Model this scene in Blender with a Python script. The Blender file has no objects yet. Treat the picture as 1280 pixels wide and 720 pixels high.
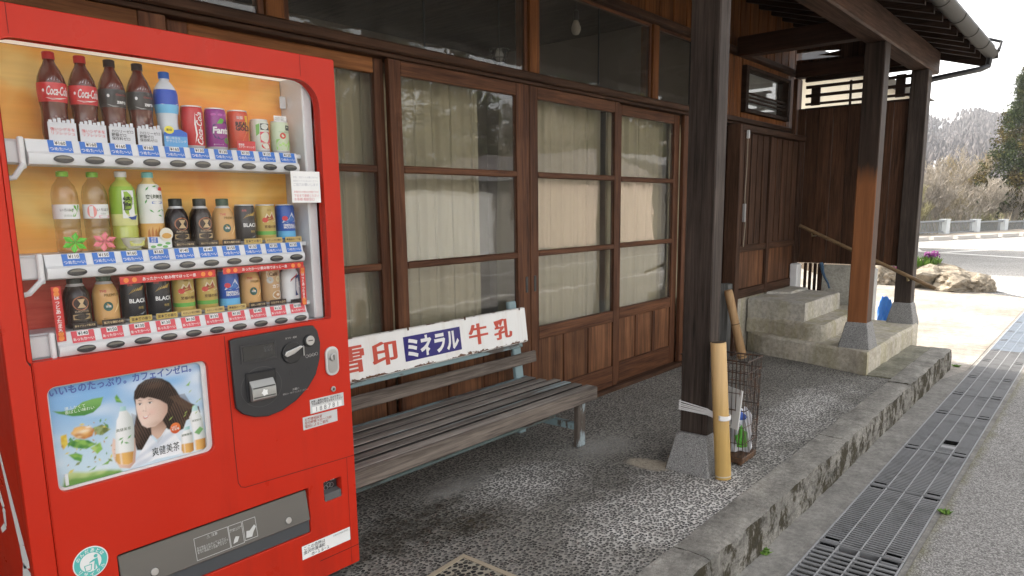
import bpy, math, random
from mathutils import Vector, Matrix
import numpy as np
random.seed(7)
S = bpy.context.scene
COL = S.collection
PI = math.pi
R = math.radians

# ------------------------------------------------------------------ camera, sky, sun, exposure
cam = bpy.data.cameras.new('camera')
camo = bpy.data.objects.new('camera', cam)
COL.objects.link(camo)
S.camera = camo
CAM_H = 1.35
def cam_matrix(yaw, pitch, roll, loc):
    f = Vector((math.cos(pitch)*math.cos(yaw), math.cos(pitch)*math.sin(yaw), -math.sin(pitch)))
    r = f.cross(Vector((0, 0, 1))).normalized()
    d = f.cross(r)
    c, s = math.cos(roll), math.sin(roll)
    rr = c*r + s*d
    dd = -s*r + c*d
    m = Matrix((rr, -dd, -f)).transposed().to_4x4()
    m.translation = loc
    return m
camo.matrix_world = cam_matrix(R(40.318), R(9.6588), R(0.7744), Vector((0, 0, CAM_H)))
cam.sensor_width = 36.0
cam.sensor_fit = 'HORIZONTAL'
cam.lens = 892.828/1280*36
cam.shift_y = (412-360)/1280
cam.clip_start = 0.05
cam.clip_end = 5000

SUN_EL, SUN_AZ = R(40), R(12)          # azimuth from +Y towards +X: the sun stands behind the house
w = bpy.data.worlds.new('World')
S.world = w
w.use_nodes = True
wn = w.node_tree
bg = wn.nodes['Background']
sky = wn.nodes.new('ShaderNodeTexSky')
sky.sky_type = 'NISHITA'
sky.sun_disc = False
sky.sun_elevation = SUN_EL
sky.sun_rotation = SUN_AZ
sky.altitude = 300
sky.air_density = 1.0
sky.dust_density = 3.5
sky.ozone_density = 1.0
hs = wn.nodes.new('ShaderNodeHueSaturation')
hs.inputs['Saturation'].default_value = 0.28
wn.links.new(sky.outputs[0], hs.inputs['Color'])
wm = wn.nodes.new('ShaderNodeMix')
wm.data_type = 'RGBA'; wm.blend_type = 'MULTIPLY'
wm.inputs['Factor'].default_value = 1
wm.inputs['B'].default_value = (1.05, 1.0, .94, 1)
wn.links.new(hs.outputs[0], wm.inputs['A'])
wn.links.new(wm.outputs['Result'], bg.inputs['Color'])
bg.inputs['Strength'].default_value = 0.15
sl = bpy.data.lights.new('sun', 'SUN')
sl.energy = 2.0
sl.angle = R(0.6)
sl.color = (1.0, 0.94, 0.85)
slo = bpy.data.objects.new('sun', sl)
COL.objects.link(slo)
sd = Vector((math.sin(SUN_AZ)*math.cos(SUN_EL), math.cos(SUN_AZ)*math.cos(SUN_EL), math.sin(SUN_EL)))
slo.matrix_world = sd.to_track_quat('Z', 'Y').to_matrix().to_4x4()
S.view_settings.view_transform = 'Standard'
S.view_settings.look = 'None'
S.view_settings.gamma = 1
S.view_settings.exposure = 2.25
S.cycles.max_bounces = 8
S.cycles.transparent_max_bounces = 16
S.cycles.volume_bounces = 1
S.cycles.caustics_reflective = False
S.cycles.caustics_refractive = False
S.cycles.use_denoising = True

# ------------------------------------------------------------------ mesh helpers
ORI = {}
class MB:
    def __init__(s):
        s.v = []; s.f = []
    def add(s, vs, fs):
        n = len(s.v)
        s.v.extend([tuple(p) for p in vs])
        s.f.extend([tuple(i+n for i in q) for q in fs])
        return s
    def box(s, x0, x1, y0, y1, z0, z1, c=0.0, M=None):
        if x0 > x1: x0, x1 = x1, x0
        if y0 > y1: y0, y1 = y1, y0
        if z0 > z1: z0, z1 = z1, z0
        c = min(c, (x1-x0)*.45, (y1-y0)*.45, (z1-z0)*.45)
        if c <= 0:
            vs = [(x, y, z) for z in (z0, z1) for y in (y0, y1) for x in (x0, x1)]
            fs = [(0, 2, 3, 1), (4, 5, 7, 6), (0, 1, 5, 4), (2, 6, 7, 3), (0, 4, 6, 2), (1, 3, 7, 5)]
        else:
            vs = []; idx = {}
            X = (x0, x1); Y = (y0, y1); Z = (z0, z1)
            sg = (1, -1)
            for i in (0, 1):
                for j in (0, 1):
                    for k in (0, 1):
                        for a in range(3):
                            p = [X[i]+sg[i]*c, Y[j]+sg[j]*c, Z[k]+sg[k]*c]
                            p[a] = (X[i], Y[j], Z[k])[a]
                            idx[(i, j, k, a)] = len(vs); vs.append(tuple(p))
            fs = []
            def face(keys):
                q = [idx[k] for k in keys]
                P = [Vector(vs[t]) for t in q]
                n = (P[1]-P[0]).cross(P[2]-P[0])
                cen = sum(P, Vector())/len(P) - Vector(((x0+x1)/2, (y0+y1)/2, (z0+z1)/2))
                fs.append(tuple(q) if n.dot(cen) > 0 else tuple(reversed(q)))
            for i in (0, 1):
                face([(i, 0, 0, 0), (i, 1, 0, 0), (i, 1, 1, 0), (i, 0, 1, 0)])
                face([(0, i, 0, 1), (1, i, 0, 1), (1, i, 1, 1), (0, i, 1, 1)])
                face([(0, 0, i, 2), (1, 0, i, 2), (1, 1, i, 2), (0, 1, i, 2)])
                for j in (0, 1):
                    face([(i, j, 0, 0), (i, j, 1, 0), (i, j, 1, 1), (i, j, 0, 1)])
                    face([(i, 0, j, 0), (i, 1, j, 0), (i, 1, j, 2), (i, 0, j, 2)])
                    face([(0, i, j, 1), (1, i, j, 1), (1, i, j, 2), (0, i, j, 2)])
                    for k in (0, 1):
                        face([(i, j, k, 0), (i, j, k, 1), (i, j, k, 2)])
        if M is not None:
            vs = [tuple(M @ Vector(p)) for p in vs]
        return s.add(vs, fs)
    def tube(s, pts, rad, n=8, cap=True):
        pts = [Vector(p) for p in pts]
        rr = rad if isinstance(rad, (list, tuple)) else [rad]*len(pts)
        vs = []; fs = []
        up = None
        for i, p in enumerate(pts):
            t = (pts[min(i+1, len(pts)-1)] - pts[max(i-1, 0)])
            if t.length < 1e-9: t = Vector((0, 0, 1))
            t.normalize()
            if up is None:
                a = Vector((0, 0, 1)) if abs(t.z) < .9 else Vector((1, 0, 0))
                up = t.cross(a).normalized()
            else:
                up = (up - t*up.dot(t))
                up.normalize()
            b = t.cross(up)
            for k in range(n):
                an = 2*PI*k/n
                vs.append(p + (up*math.cos(an) + b*math.sin(an))*rr[i])
        for i in range(len(pts)-1):
            for k in range(n):
                a = i*n+k; b2 = i*n+(k+1) % n
                fs.append((a, b2, b2+n, a+n))
        if cap:
            fs.append(tuple(reversed(range(n))))
            fs.append(tuple((len(pts)-1)*n+k for k in range(n)))
        return s.add(vs, fs)
    def lathe(s, prof, n=20, c=(0, 0, 0), cap=True):
        vs = []; fs = []
        for r, z in prof:
            for k in range(n):
                a = 2*PI*k/n
                vs.append((c[0]+r*math.cos(a), c[1]+r*math.sin(a), c[2]+z))
        for i in range(len(prof)-1):
            for k in range(n):
                a = i*n+k; b = i*n+(k+1) % n
                fs.append((a, b, b+n, a+n))
        if cap:
            if prof[0][0] > 1e-6: fs.append(tuple(reversed(range(n))))
            if prof[-1][0] > 1e-6: fs.append(tuple((len(prof)-1)*n+k for k in range(n)))
        return s.add(vs, fs)
    def prism(s, poly, z0, z1, f=None):
        """polygon (a,b) swept from z0 to z1; f maps (a,b,h) to a point"""
        f = f or (lambda a, b, h: (a, b, h))
        n = len(poly)
        vs = [f(a, b, z0) for a, b in poly] + [f(a, b, z1) for a, b in poly]
        fs = [tuple(reversed(range(n))), tuple(range(n, 2*n))]
        for i in range(n):
            j = (i+1) % n
            fs.append((i, j, j+n, i+n))
        return s.add(vs, fs)
    def quad(s, a, b, c, d):
        return s.add([a, b, c, d], [(0, 1, 2, 3)])
    def mesh(s, name, off=(0, 0, 0)):
        me = bpy.data.meshes.new(name)
        me.from_pydata([(p[0]-off[0], p[1]-off[1], p[2]-off[2]) for p in s.v], [], s.f)
        me.update()
        return me
    def build(s, name, mat, parent=None, smooth=False, local=False, label=None):
        off = (0, 0, 0)
        if parent is not None and not local:
            off = ORI.get(parent.name, (0, 0, 0))
        me = s.mesh(name, off)
        return link(name, me, mat, parent, smooth, label)
def link(name, me, mat, parent=None, smooth=False, label=None):
    if mat is not None and not me.materials:
        for m in (mat if isinstance(mat, (list, tuple)) else [mat]):
            me.materials.append(m)
    if smooth:
        me.shade_smooth()
        if smooth != 'all':
            me.set_sharp_from_angle(angle=R(35))
    o = bpy.data.objects.new(name, me)
    COL.objects.link(o)
    if parent is not None:
        o.parent = parent
        ORI[o.name] = ORI.get(parent.name, (0, 0, 0))
    else:
        ORI[o.name] = (0, 0, 0)
    if label: o['label'] = label
    return o
def thing(name, label, cat, loc=(0, 0, 0), group=None):
    o = bpy.data.objects.new(name, None)
    o.empty_display_size = .1
    COL.objects.link(o)
    o.location = loc
    ORI[o.name] = tuple(loc)
    return tag(o, label, cat, group)
def tag(o, label=None, cat=None, group=None, kind=None):
    if label: o['label'] = label
    if cat: o['category'] = cat
    if group: o['group'] = group
    if kind: o['kind'] = kind
    return o
def solo(mb, name, mat, label, cat, group=None, smooth=False):
    """a thing that is one mesh: origin at its base"""
    xs = [p[0] for p in mb.v]; ys = [p[1] for p in mb.v]; zs = [p[2] for p in mb.v]
    loc = ((min(xs)+max(xs))/2, (min(ys)+max(ys))/2, min(zs))
    o = link(name, mb.mesh(name, loc), mat, None, smooth)
    o.location = loc
    ORI[o.name] = loc
    return tag(o, label, cat, group)
def structure(mb, name, mat, smooth=False):
    o = mb.build(name, mat, None, smooth)
    o['kind'] = 'structure'
    return o

# ------------------------------------------------------------------ materials
def srgb(r, g, b):
    f = lambda c: (c/255/12.92) if c <= 10 else ((c/255+.055)/1.055)**2.4
    return (f(r), f(g), f(b))
def c4(c): return (c[0], c[1], c[2], 1)
class Mt:
    def __init__(s, name, rough=.6, spec=.4, metal=0):
        s.m = bpy.data.materials.new(name)
        s.m.use_nodes = True
        s.t = s.m.node_tree
        s.b = s.t.nodes['Principled BSDF']
        s.b.inputs['Roughness'].default_value = rough
        s.b.inputs['Specular IOR Level'].default_value = spec
        s.b.inputs['Metallic'].default_value = metal
    def n(s, typ, props=None, **ins):
        nd = s.t.nodes.new('ShaderNode'+typ)
        for k, v in (props or {}).items(): setattr(nd, k, v)
        for k, v in ins.items():
            s.put(nd.inputs[int(k[1:]) if k[0] == '_' and k[1:].isdigit() else k.replace('_', ' ')], v)
        return nd
    def put(s, sock, v):
        if isinstance(v, bpy.types.NodeSocket): s.t.links.new(v, sock)
        elif isinstance(v, bpy.types.Node): s.t.links.new(v.outputs[0], sock)
        else:
            if isinstance(v, tuple) and len(v) == 3 and sock.type == 'RGBA': v = (*v, 1)
            sock.default_value = v
    def coord(s, kind='Object'): return s.n('TexCoord').outputs[kind]
    def map(s, v, scale): return s.n('Mapping', Vector=v, Scale=scale)
    def noise(s, v, scale, detail=4, rough=.55, dist=0):
        return s.n('TexNoise', Vector=v, Scale=scale, Detail=detail, Roughness=rough, Distortion=dist).outputs['Fac']
    def ramp(s, fac, *stops, interp='LINEAR'):
        nd = s.n('ValToRGB', Fac=fac)
        nd.color_ramp.interpolation = interp
        el = nd.color_ramp.elements
        while len(el) < len(stops): el.new(.5)
        for e, (p, c) in zip(el, stops):
            e.position = p
            e.color = (c, c, c, 1) if isinstance(c, (int, float)) else c4(c)
        return nd.outputs[0]
    def mix(s, fac, a, b, typ='MIX'):
        nd = s.n('Mix', {'data_type': 'RGBA', 'blend_type': typ})
        s.put(nd.inputs['Factor'], fac); s.put(nd.inputs['A'], a); s.put(nd.inputs['B'], b)
        return nd.outputs['Result']
    def math(s, op, a, b=0.0, c=None):
        nd = s.n('Math', {'operation': op})
        s.put(nd.inputs[0], a); s.put(nd.inputs[1], b)
        if c is not None: s.put(nd.inputs[2], c)
        return nd.outputs[0]
    def col(s, v): s.put(s.b.inputs['Base Color'], v); return s
    def rough(s, v): s.put(s.b.inputs['Roughness'], v); return s
    def bump(s, h, strength=.3, dist=.01):
        nd = s.n('Bump', Height=h, Strength=strength, Distance=dist)
        s.t.links.new(nd.outputs[0], s.b.inputs['Normal']); return s
MC = {}
def flat(c, rough=.5, spec=.4, metal=0):
    k = (tuple(round(x, 4) for x in c), rough, spec, metal)
    if k not in MC:
        m = Mt('paint_%d' % len(MC), rough, spec, metal)
        v = m.noise(m.coord(), 6, 3)
        m.col(m.mix(m.ramp(v, (.3, .9), (.7, 1.0)), (0, 0, 0), c, 'MIX') if False else m.mix(1.0, c, m.ramp(v, (.3, .9), (.75, 1.0)), 'MULTIPLY'))
        MC[k] = m.m
    return MC[k]
def wood(name, dark, light, axis='z', fine=1.0, rough=.62, bump=.25, var=.25, blotch=.35, spec=.16, worn=None, side_shade=None):
    m = Mt(name, rough, spec)
    oi = m.n('ObjectInfo').outputs['Random']
    off = m.n('VectorMath', {'operation': 'SCALE'}, Vector=(37.0, 91.0, 53.0), Scale=oi).outputs[0]
    co = m.n('VectorMath', {'operation': 'ADD'}, _0=m.coord(), _1=off).outputs[0]
    sc = {'x': (1.4, 28, 28), 'y': (28, 1.4, 28), 'z': (28, 28, 1.4)}[axis]
    v = m.map(co, tuple(q*fine for q in sc))
    g = m.noise(v, 1.0, 7, .62, .5)
    g2 = m.noise(m.map(co, tuple(q*fine*4.2 for q in sc)), 1.0, 3, .6)
    g3 = m.noise(m.map(co, tuple(q*fine*(9 if q > 5 else 3) for q in sc)), 1.0, 2, .6)
    gg = m.math('ADD', m.math('ADD', m.math('MULTIPLY', g, .56), m.math('MULTIPLY', g2, .28)), m.math('MULTIPLY', g3, .16))
    c = m.ramp(gg, (.38, dark), (.62, light))
    bl = m.noise(co, 2.3, 4, .6)
    c = m.mix(blotch, c, m.ramp(bl, (.3, .35), (.7, 1.25)), 'MULTIPLY')
    if worn:
        wc, lo, hi = worn
        wv = m.noise(m.map(co, tuple(q*fine*.35 for q in sc)), 1.0, 8, .7)
        c = m.mix(m.ramp(wv, (lo, 0), (hi, 1)), c, wc)
    if side_shade:                                   # gap shade painted dark onto the upright side faces
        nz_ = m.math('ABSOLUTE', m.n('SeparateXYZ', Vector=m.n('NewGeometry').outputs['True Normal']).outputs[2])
        c = m.mix(m.math('MULTIPLY', m.ramp(nz_, (.2, 1), (.75, 0)), m.ramp(g2, (.25, .7), (.6, 1))), c, side_shade)
    hv = m.n('HueSaturation', Color=c, Value=m.math('ADD', m.math('MULTIPLY', oi, var), 1-var/2))
    m.col(hv.outputs[0])
    m.rough(m.ramp(gg, (.3, rough+.12), (.7, rough-.1)))
    m.bump(gg, bump, .004)
    return m.m

W_DOOR_Z = wood('door_wood_upright', (.040, .016, .009), (.150, .062, .029), 'z', rough=.5, bump=.2)
W_DOOR_X = wood('door_wood_cross', (.040, .016, .009), (.160, .067, .031), 'x', rough=.5, bump=.2)
W_HEAD = wood('door_head_wood', (.09, .032, .010), (.26, .105, .035), 'x', rough=.5, bump=.2)
W_PANEL = wood('door_panel_wood', (.055, .023, .012), (.215, .097, .046), 'z', fine=.6, rough=.5, bump=.2, blotch=.7, var=.45, worn=((.3, .21, .15), .70, .9))
W_ORANGE = wood('upper_board_wood', (.085, .028, .008), (.23, .088, .026), 'z', rough=.6, var=.4)
W_BEAM = wood('beam_wood', (.024, .012, .007), (.088, .043, .024), 'x', rough=.6, worn=((.12, .07, .04), .62, .8))
W_BEAM_Y = wood('cross_beam_wood', (.02, .009, .005), (.06, .026, .014), 'y', rough=.6)
W_POST = wood('post_wood', (.018, .013, .010), (.072, .053, .043), 'z', fine=1.1, rough=.6, bump=.35, worn=((.10, .08, .065), .68, .84))
W_WALL = wood('wall_board_wood', (.026, .012, .006), (.115, .052, .027), 'z', rough=.6, var=.6, worn=((.09, .05, .03), .66, .85))
W_SHUT = wood('shutter_board_wood', (.024, .012, .007), (.09, .045, .027), 'z', rough=.6, var=.35, worn=((.12, .08, .06), .64, .85))
W_DARK = wood('soffit_wood', (.016, .009, .006), (.05, .027, .017), 'y', rough=.7)
W_BENCH = wood('bench_slat_wood', (.095, .082, .072), (.335, .30, .262), 'x', fine=1.2, rough=.8, bump=.7, var=.5, worn=((.30, .37, .38), .60, .68), side_shade=(.018, .015, .013))  # dark slat sides stand in for the shade between slats
W_APRON = wood('bench_apron_wood', (.07, .056, .047), (.225, .188, .158), 'x', fine=1.2, rough=.75, bump=.5, var=.2)
W_LOG = wood('peeled_log_wood', (.33, .19, .09), (.52, .34, .18), 'z', fine=.7, rough=.6, bump=.15)
def spot(m, co, cx, cy, sx, sy, soft=(.55, 1.1), wob=.6, wsc=5):
    """1 inside an irregular patch round (cx, cy), 0 outside"""
    d = m.n('VectorMath', {'operation': 'SUBTRACT'}, _0=co, _1=(cx, cy, 0)).outputs[0]
    d = m.n('VectorMath', {'operation': 'MULTIPLY'}, _0=d, _1=(1/sx, 1/sy, 0)).outputs[0]
    l = m.n('VectorMath', {'operation': 'LENGTH'}, _0=d).outputs['Value']
    nz = m.noise(co, wsc, 6, .65)
    l = m.math('ADD', l, m.math('MULTIPLY', m.math('SUBTRACT', nz, .5), wob*2))
    return m.ramp(l, (soft[0], 1), (soft[1], 0))
def pebble_mat(name, scale, mortar, lo, hi, size=(.30, .42), stains=True, stretch=1.0):
    m = Mt(name, .75, .25)
    co = m.coord()
    cs = m.map(co, (1, stretch, 1))
    jit = m.n('TexNoise', Vector=co, Scale=scale*.6, Detail=2)
    cs = m.mix(.012, cs, jit.outputs['Color'])
    vo = m.n('TexVoronoi', {'voronoi_dimensions': '2D'}, Vector=cs, Scale=scale)
    vd = vo.outputs['Distance']; vc = vo.outputs['Color']
    ed = m.n('TexVoronoi', {'voronoi_dimensions': '2D', 'feature': 'DISTANCE_TO_EDGE'}, Vector=cs, Scale=scale).outputs['Distance']
    szr = m.n('SeparateColor', Color=vc)
    lim = m.math('ADD', m.math('MULTIPLY', szr.outputs[1], .18), .405)
    inside = m.math('SUBTRACT', lim, vd)
    mask = m.math('MULTIPLY', m.ramp(inside, (.0, 0), (.06, 1)), m.ramp(ed, (.03, 0), (.09, 1)))
    peb = m.ramp(szr.outputs[0], (0, lo), (.6, tuple((a+b)/2.6 for a, b in zip(lo, hi))), (1, hi))
    mo = m.mix(m.noise(co, 2.0, 6, .65), tuple(c*.55 for c in mortar), tuple(min(c*1.45, 1) for c in mortar))
    mo = m.mix(m.ramp(m.noise(co, 160, 2), (.3, 0), (.75, .5)), mo, tuple(c*.5 for c in mortar))
    if stains:
        pale = m.math('MAXIMUM', spot(m, co, 2.95, 1.42, .95, .40, (.35, 1.15), wob=.9), spot(m, co, 2.6, 2.12, .45, .25, (.2, 1.1), .9))
        pale = m.math('MAXIMUM', pale, spot(m, co, 4.6, 1.5, 1.2, .25, (.3, 1.2), .9))
        mo = m.mix(pale, mo, (.62, .6, .56))
        dust = m.math('MAXIMUM', spot(m, co, 3.3, 2.15, .34, .2, (.2, 1.0), .8, 7), spot(m, co, 2.35, 2.38, .3, .12, (.2, 1.), .9, 9))
        peb = m.mix(m.math('MULTIPLY', dust, .45), peb, (.5, .49, .46))
    c = m.mix(mask, mo, peb)
    c = m.mix(m.ramp(m.noise(co, 1.6, 7, .7), (.42, 0), (.66, .30)), c, (.07, .06, .048))
    rg = .72
    if stains:
        damp = m.math('MAXIMUM', spot(m, co, 1.83, 2.2, .42, .27, (.35, 1.05), 1.0, 8), spot(m, co, 2.08, 2.05, .26, .13, (.3, 1.05), 1.0, 10))
        damp = m.math('MAXIMUM', damp, spot(m, co, 2.1, 2.28, .24, .08, (.4, 1), .7, 8))
        c = m.mix(m.math('MULTIPLY', m.math('MULTIPLY', damp, m.ramp(m.noise(co, 18, 7, .75), (.34, .35), (.56, 1))), .76), c, (.026, .02, .012))
        moss = m.math('MULTIPLY', spot(m, co, 2.12, 2.05, .2, .18, (.3, 1.1), .8, 12), m.ramp(m.noise(co, 30, 4), (.5, 0), (.7, .6)))
        c = m.mix(moss, c, (.075, .055, .02))
        rg = m.math('SUBTRACT', .75, m.math('MULTIPLY', damp, .25))
        sand = spot(m, co, 3.22, 1.79, .1, .16, (.6, .95), .35, 8)
        c = m.mix(m.math('MULTIPLY', sand, m.ramp(m.noise(co, 45, 4), (.3, .5), (.6, 1))), c, (.46, .40, .31))
    m.col(c); m.rough(rg)
    m.bump(m.math('ADD', m.math('MULTIPLY', mask, 1.0), m.math('MULTIPLY', m.noise(co, 120, 3), .25)), .55, .006)
    return m.m
M_PEB = pebble_mat('pebble_wash', 58, (.32, .305, .265), (.02, .02, .02), (.205, .197, .182), stretch=1.25)
M_BIGPEB = pebble_mat('coarse_pebble_wash', 40, (.4, .37, .29), (.014, .014, .015), (.07, .068, .062), stains=False, stretch=1.3)
M_BIGPEB_RIM = flat((.42, .36, .26), .8, .2)

def concrete(name, a, b, moss=0.0, mosscol=(.05, .04, .018), sc=1.0, yellow=0.0, rough=.85, bump=.4):
    m = Mt(name, rough, .2)
    co = m.coord()
    n1 = m.noise(co, 3.2*sc, 7, .65)
    n2 = m.noise(co, 26*sc, 5, .65)
    n3 = m.noise(co, 190*sc, 2, .5)
    c = m.ramp(n1, (.32, a), (.68, b))
    c = m.mix(.55, c, m.ramp(n2, (.3, .45), (.7, 1.3)), 'MULTIPLY')
    c = m.mix(.4, c, m.ramp(n3, (.3, .5), (.7, 1.3)), 'MULTIPLY')
    if moss > .3:                                # broken arris: the aggregate shows along the street edge
        py = m.n('SeparateXYZ', Vector=co).outputs[1]
        av = m.n('SeparateColor', Color=m.n('TexVoronoi', Vector=co, Scale=95.0).outputs['Color']).outputs[0]
        pz = m.n('SeparateXYZ', Vector=co).outputs[2]
        kz = m.n('MapRange', {'clamp': True}, Value=pz, _1=-.10, _2=-.005, _3=-.3, _4=.0).outputs[0]
        br = m.ramp(m.math('ADD', m.math('ADD', m.n('MapRange', {'clamp': True}, Value=py, _1=1.08, _2=1.13, _3=.22, _4=-.2).outputs[0], kz), m.noise(co, 7, 8, .75)), (.64, 0), (.82, .8))
        c = m.mix(br, c, m.ramp(av, (.1, (.09, .085, .075)), (.55, (.24, .23, .205)), (.9, (.45, .43, .39))))
    if yellow:
        c = m.mix(m.math('MULTIPLY', m.ramp(m.noise(m.map(co, (9, 9, 1.2)), .6, 5, .6), (.45, 0), (.7, 1)), yellow), c, (.3, .27, .1))
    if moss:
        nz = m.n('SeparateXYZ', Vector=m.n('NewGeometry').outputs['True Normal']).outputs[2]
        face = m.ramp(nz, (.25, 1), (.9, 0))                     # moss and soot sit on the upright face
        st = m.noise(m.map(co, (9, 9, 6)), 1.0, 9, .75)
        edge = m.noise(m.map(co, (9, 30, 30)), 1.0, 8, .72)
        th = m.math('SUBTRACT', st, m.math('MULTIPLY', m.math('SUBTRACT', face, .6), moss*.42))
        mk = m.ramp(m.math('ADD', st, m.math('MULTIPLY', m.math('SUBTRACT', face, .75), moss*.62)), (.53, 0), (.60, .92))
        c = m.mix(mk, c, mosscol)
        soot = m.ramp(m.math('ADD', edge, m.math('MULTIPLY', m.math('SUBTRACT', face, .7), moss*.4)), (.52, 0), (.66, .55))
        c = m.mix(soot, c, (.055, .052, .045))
        n2 = m.math('ADD', n2, m.math('MULTIPLY', edge, .6))
    m.col(c)
    m.bump(m.math('ADD', m.math('ADD', n2, n1), m.math('MULTIPLY', n3, .5)), bump, .016 if moss > .3 else .008)
    return m.m
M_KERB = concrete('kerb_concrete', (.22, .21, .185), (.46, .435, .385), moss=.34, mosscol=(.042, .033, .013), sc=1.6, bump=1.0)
M_STRIP = concrete('channel_concrete', (.19, .18, .162), (.31, .295, .265), sc=1.6)
M_STEP = concrete('step_concrete', (.40, .36, .29), (.60, .555, .465), yellow=.5, sc=1.1)
M_STEP2 = concrete('step_render', (.42, .395, .345), (.60, .565, .495), yellow=.35, sc=1.1)
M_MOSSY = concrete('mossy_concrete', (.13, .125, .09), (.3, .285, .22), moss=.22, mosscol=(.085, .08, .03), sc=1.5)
M_YARD = concrete('yard_concrete', (.21, .18, .145), (.37, .345, .31), sc=.4)
M_PADWALL = concrete('low_wall_concrete', (.34, .325, .28), (.5, .48, .42), sc=2)
def granite(name, a, b, sc=170):
    m = Mt(name, .7, .3)
    co = m.coord()
    v = m.n('TexVoronoi', Vector=co, Scale=float(sc)).outputs['Color']
    f = m.n('SeparateColor', Color=v).outputs[0]
    c = m.ramp(f, (0, tuple(x*.35 for x in a)), (.3, a), (.75, b), (1, tuple(min(1, x*1.4) for x in b)))
    c = m.mix(.4, c, m.ramp(m.noise(co, 5, 5), (.3, .55), (.7, 1.2)), 'MULTIPLY')
    m.col(c); m.bump(f, .15, .003)
    return m.m
M_GRAN = granite('granite', (.19, .187, .18), (.27, .265, .255), 330)
def asphalt(name, a, b, sc=150, moss=0):
    m = Mt(name, .85, .25)
    co = m.coord()
    v = m.n('TexVoronoi', {'voronoi_dimensions': '2D'}, Vector=co, Scale=float(sc))
    f = m.n('SeparateColor', Color=v.outputs['Color']).outputs[0]
    c = m.ramp(f, (0, tuple(x*.5 for x in a)), (.5, a), (1, b))
    c = m.mix(.5, c, m.ramp(m.noise(co, .9, 6, .6), (.3, .7), (.7, 1.2)), 'MULTIPLY')
    if moss:
        pos = m.n('SeparateXYZ', Vector=co).outputs[1]
        edge = m.ramp(m.math('ADD', m.math('MULTIPLY', m.math('ADD', pos, -.47), 6.0), m.math('MULTIPLY', m.noise(co, 7, 6, .7), .9)), (.62, 0), (.95, .6))
        c = m.mix(edge, c, (.15, .14, .06))
    m.col(c)
    m.bump(m.math('ADD', f, v.outputs['Distance']), .5, .006)
    return m.m
M_ROAD = asphalt('asphalt', (.25, .24, .222), (.43, .41, .385), 170, moss=1)
M_ROADFAR = asphalt('worn_asphalt', (.3, .29, .27), (.42, .41, .385), 60)
M_ASPHDARK = asphalt('dark_asphalt', (.09, .09, .09), (.17, .17, .17), 60)
M_LINE = flat((.72, .71, .68), .7)

def peel(name, paint, under, lo=.52, hi=.6, sc=14, stretch=(1, 1, 1), rough=.6):
    m = Mt(name, rough, .35)
    co = m.map(m.coord(), stretch)
    n = m.noise(co, sc, 8, .68)
    k = m.ramp(n, (lo, 0), (hi, 1))
    p = m.mix(m.noise(co, 4, 4), tuple(c*.75 for c in paint), paint)
    u = m.mix(m.noise(co, 60, 4), tuple(c*.5 for c in under), tuple(c*1.4 for c in under))
    m.col(m.mix(k, p, u))
    m.bump(m.math('SUBTRACT', 1.0, k), .35, .002)
    return m.m
M_BLUEP = peel('pale_blue_peeling_paint', (.24, .33, .345), (.09, .07, .055), .55, .6, 9, (1, 1, .35))
M_BLUEP_X = peel('pale_blue_peeling_rail', (.22, .31, .325), (.09, .075, .065), .5, .56, 9, (.3, 2, 2))
_m = Mt('chipped_white_enamel', .35, .4)
_co = _m.coord(); _z = _m.n('SeparateXYZ', Vector=_co).outputs[2]
_n = _m.noise(_m.map(_co, (6, 1, 14)), 2.2, 8, .7)
_low = _m.n('MapRange', {'clamp': True}, Value=_z, _1=.553, _2=.60, _3=.39, _4=0.0).outputs[0]
_top = _m.n('MapRange', {'clamp': True}, Value=_z, _1=.735, _2=.752, _3=0.0, _4=.2).outputs[0]
_k = _m.ramp(_m.math('ADD', _m.math('ADD', _n, _low), _top), (.87, 0), (.89, 1))
_st = _m.ramp(_m.noise(_m.map(_co, (18, 1, 2.5)), 1.0, 6, .65), (.5, 0), (.8, .5))
_m.col(_m.mix(_k, _m.mix(_st, (.78, .78, .76), (.56, .5, .42)), _m.mix(_m.noise(_co, 60, 4), (.03, .015, .01), (.2, .08, .03))))
M_SIGN = _m.m
M_SIGNRIM = peel('rusty_white_rim', (.68, .67, .64), (.1, .04, .02), .52, .58, 10, (1, 1, 1))
M_RUST = peel('rusty_wire', (.04, .03, .025), (.10, .05, .028), .45, .6, 30)
M_RUSTY = peel('rusted_tray', (.13, .065, .03), (.05, .03, .02), .45, .6, 25)
M_METAL = flat((.22, .22, .22), .42, .5, .8)
M_GRATE = peel('galvanised_grate', (.21, .21, .21), (.12, .12, .118), .5, .7, 6)
M_GRATEFR = peel('grate_edge_steel', (.31, .31, .31), (.2, .2, .2), .55, .7, 9)
M_GRATEBLUE = peel('bluish_grate', (.24, .28, .33), (.16, .18, .2), .5, .7, 6)
M_BLACKPIPE = flat((.012, .012, .014), .35, .5)
M_GUTTER = flat((.034, .030, .024), .6, .25)
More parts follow.
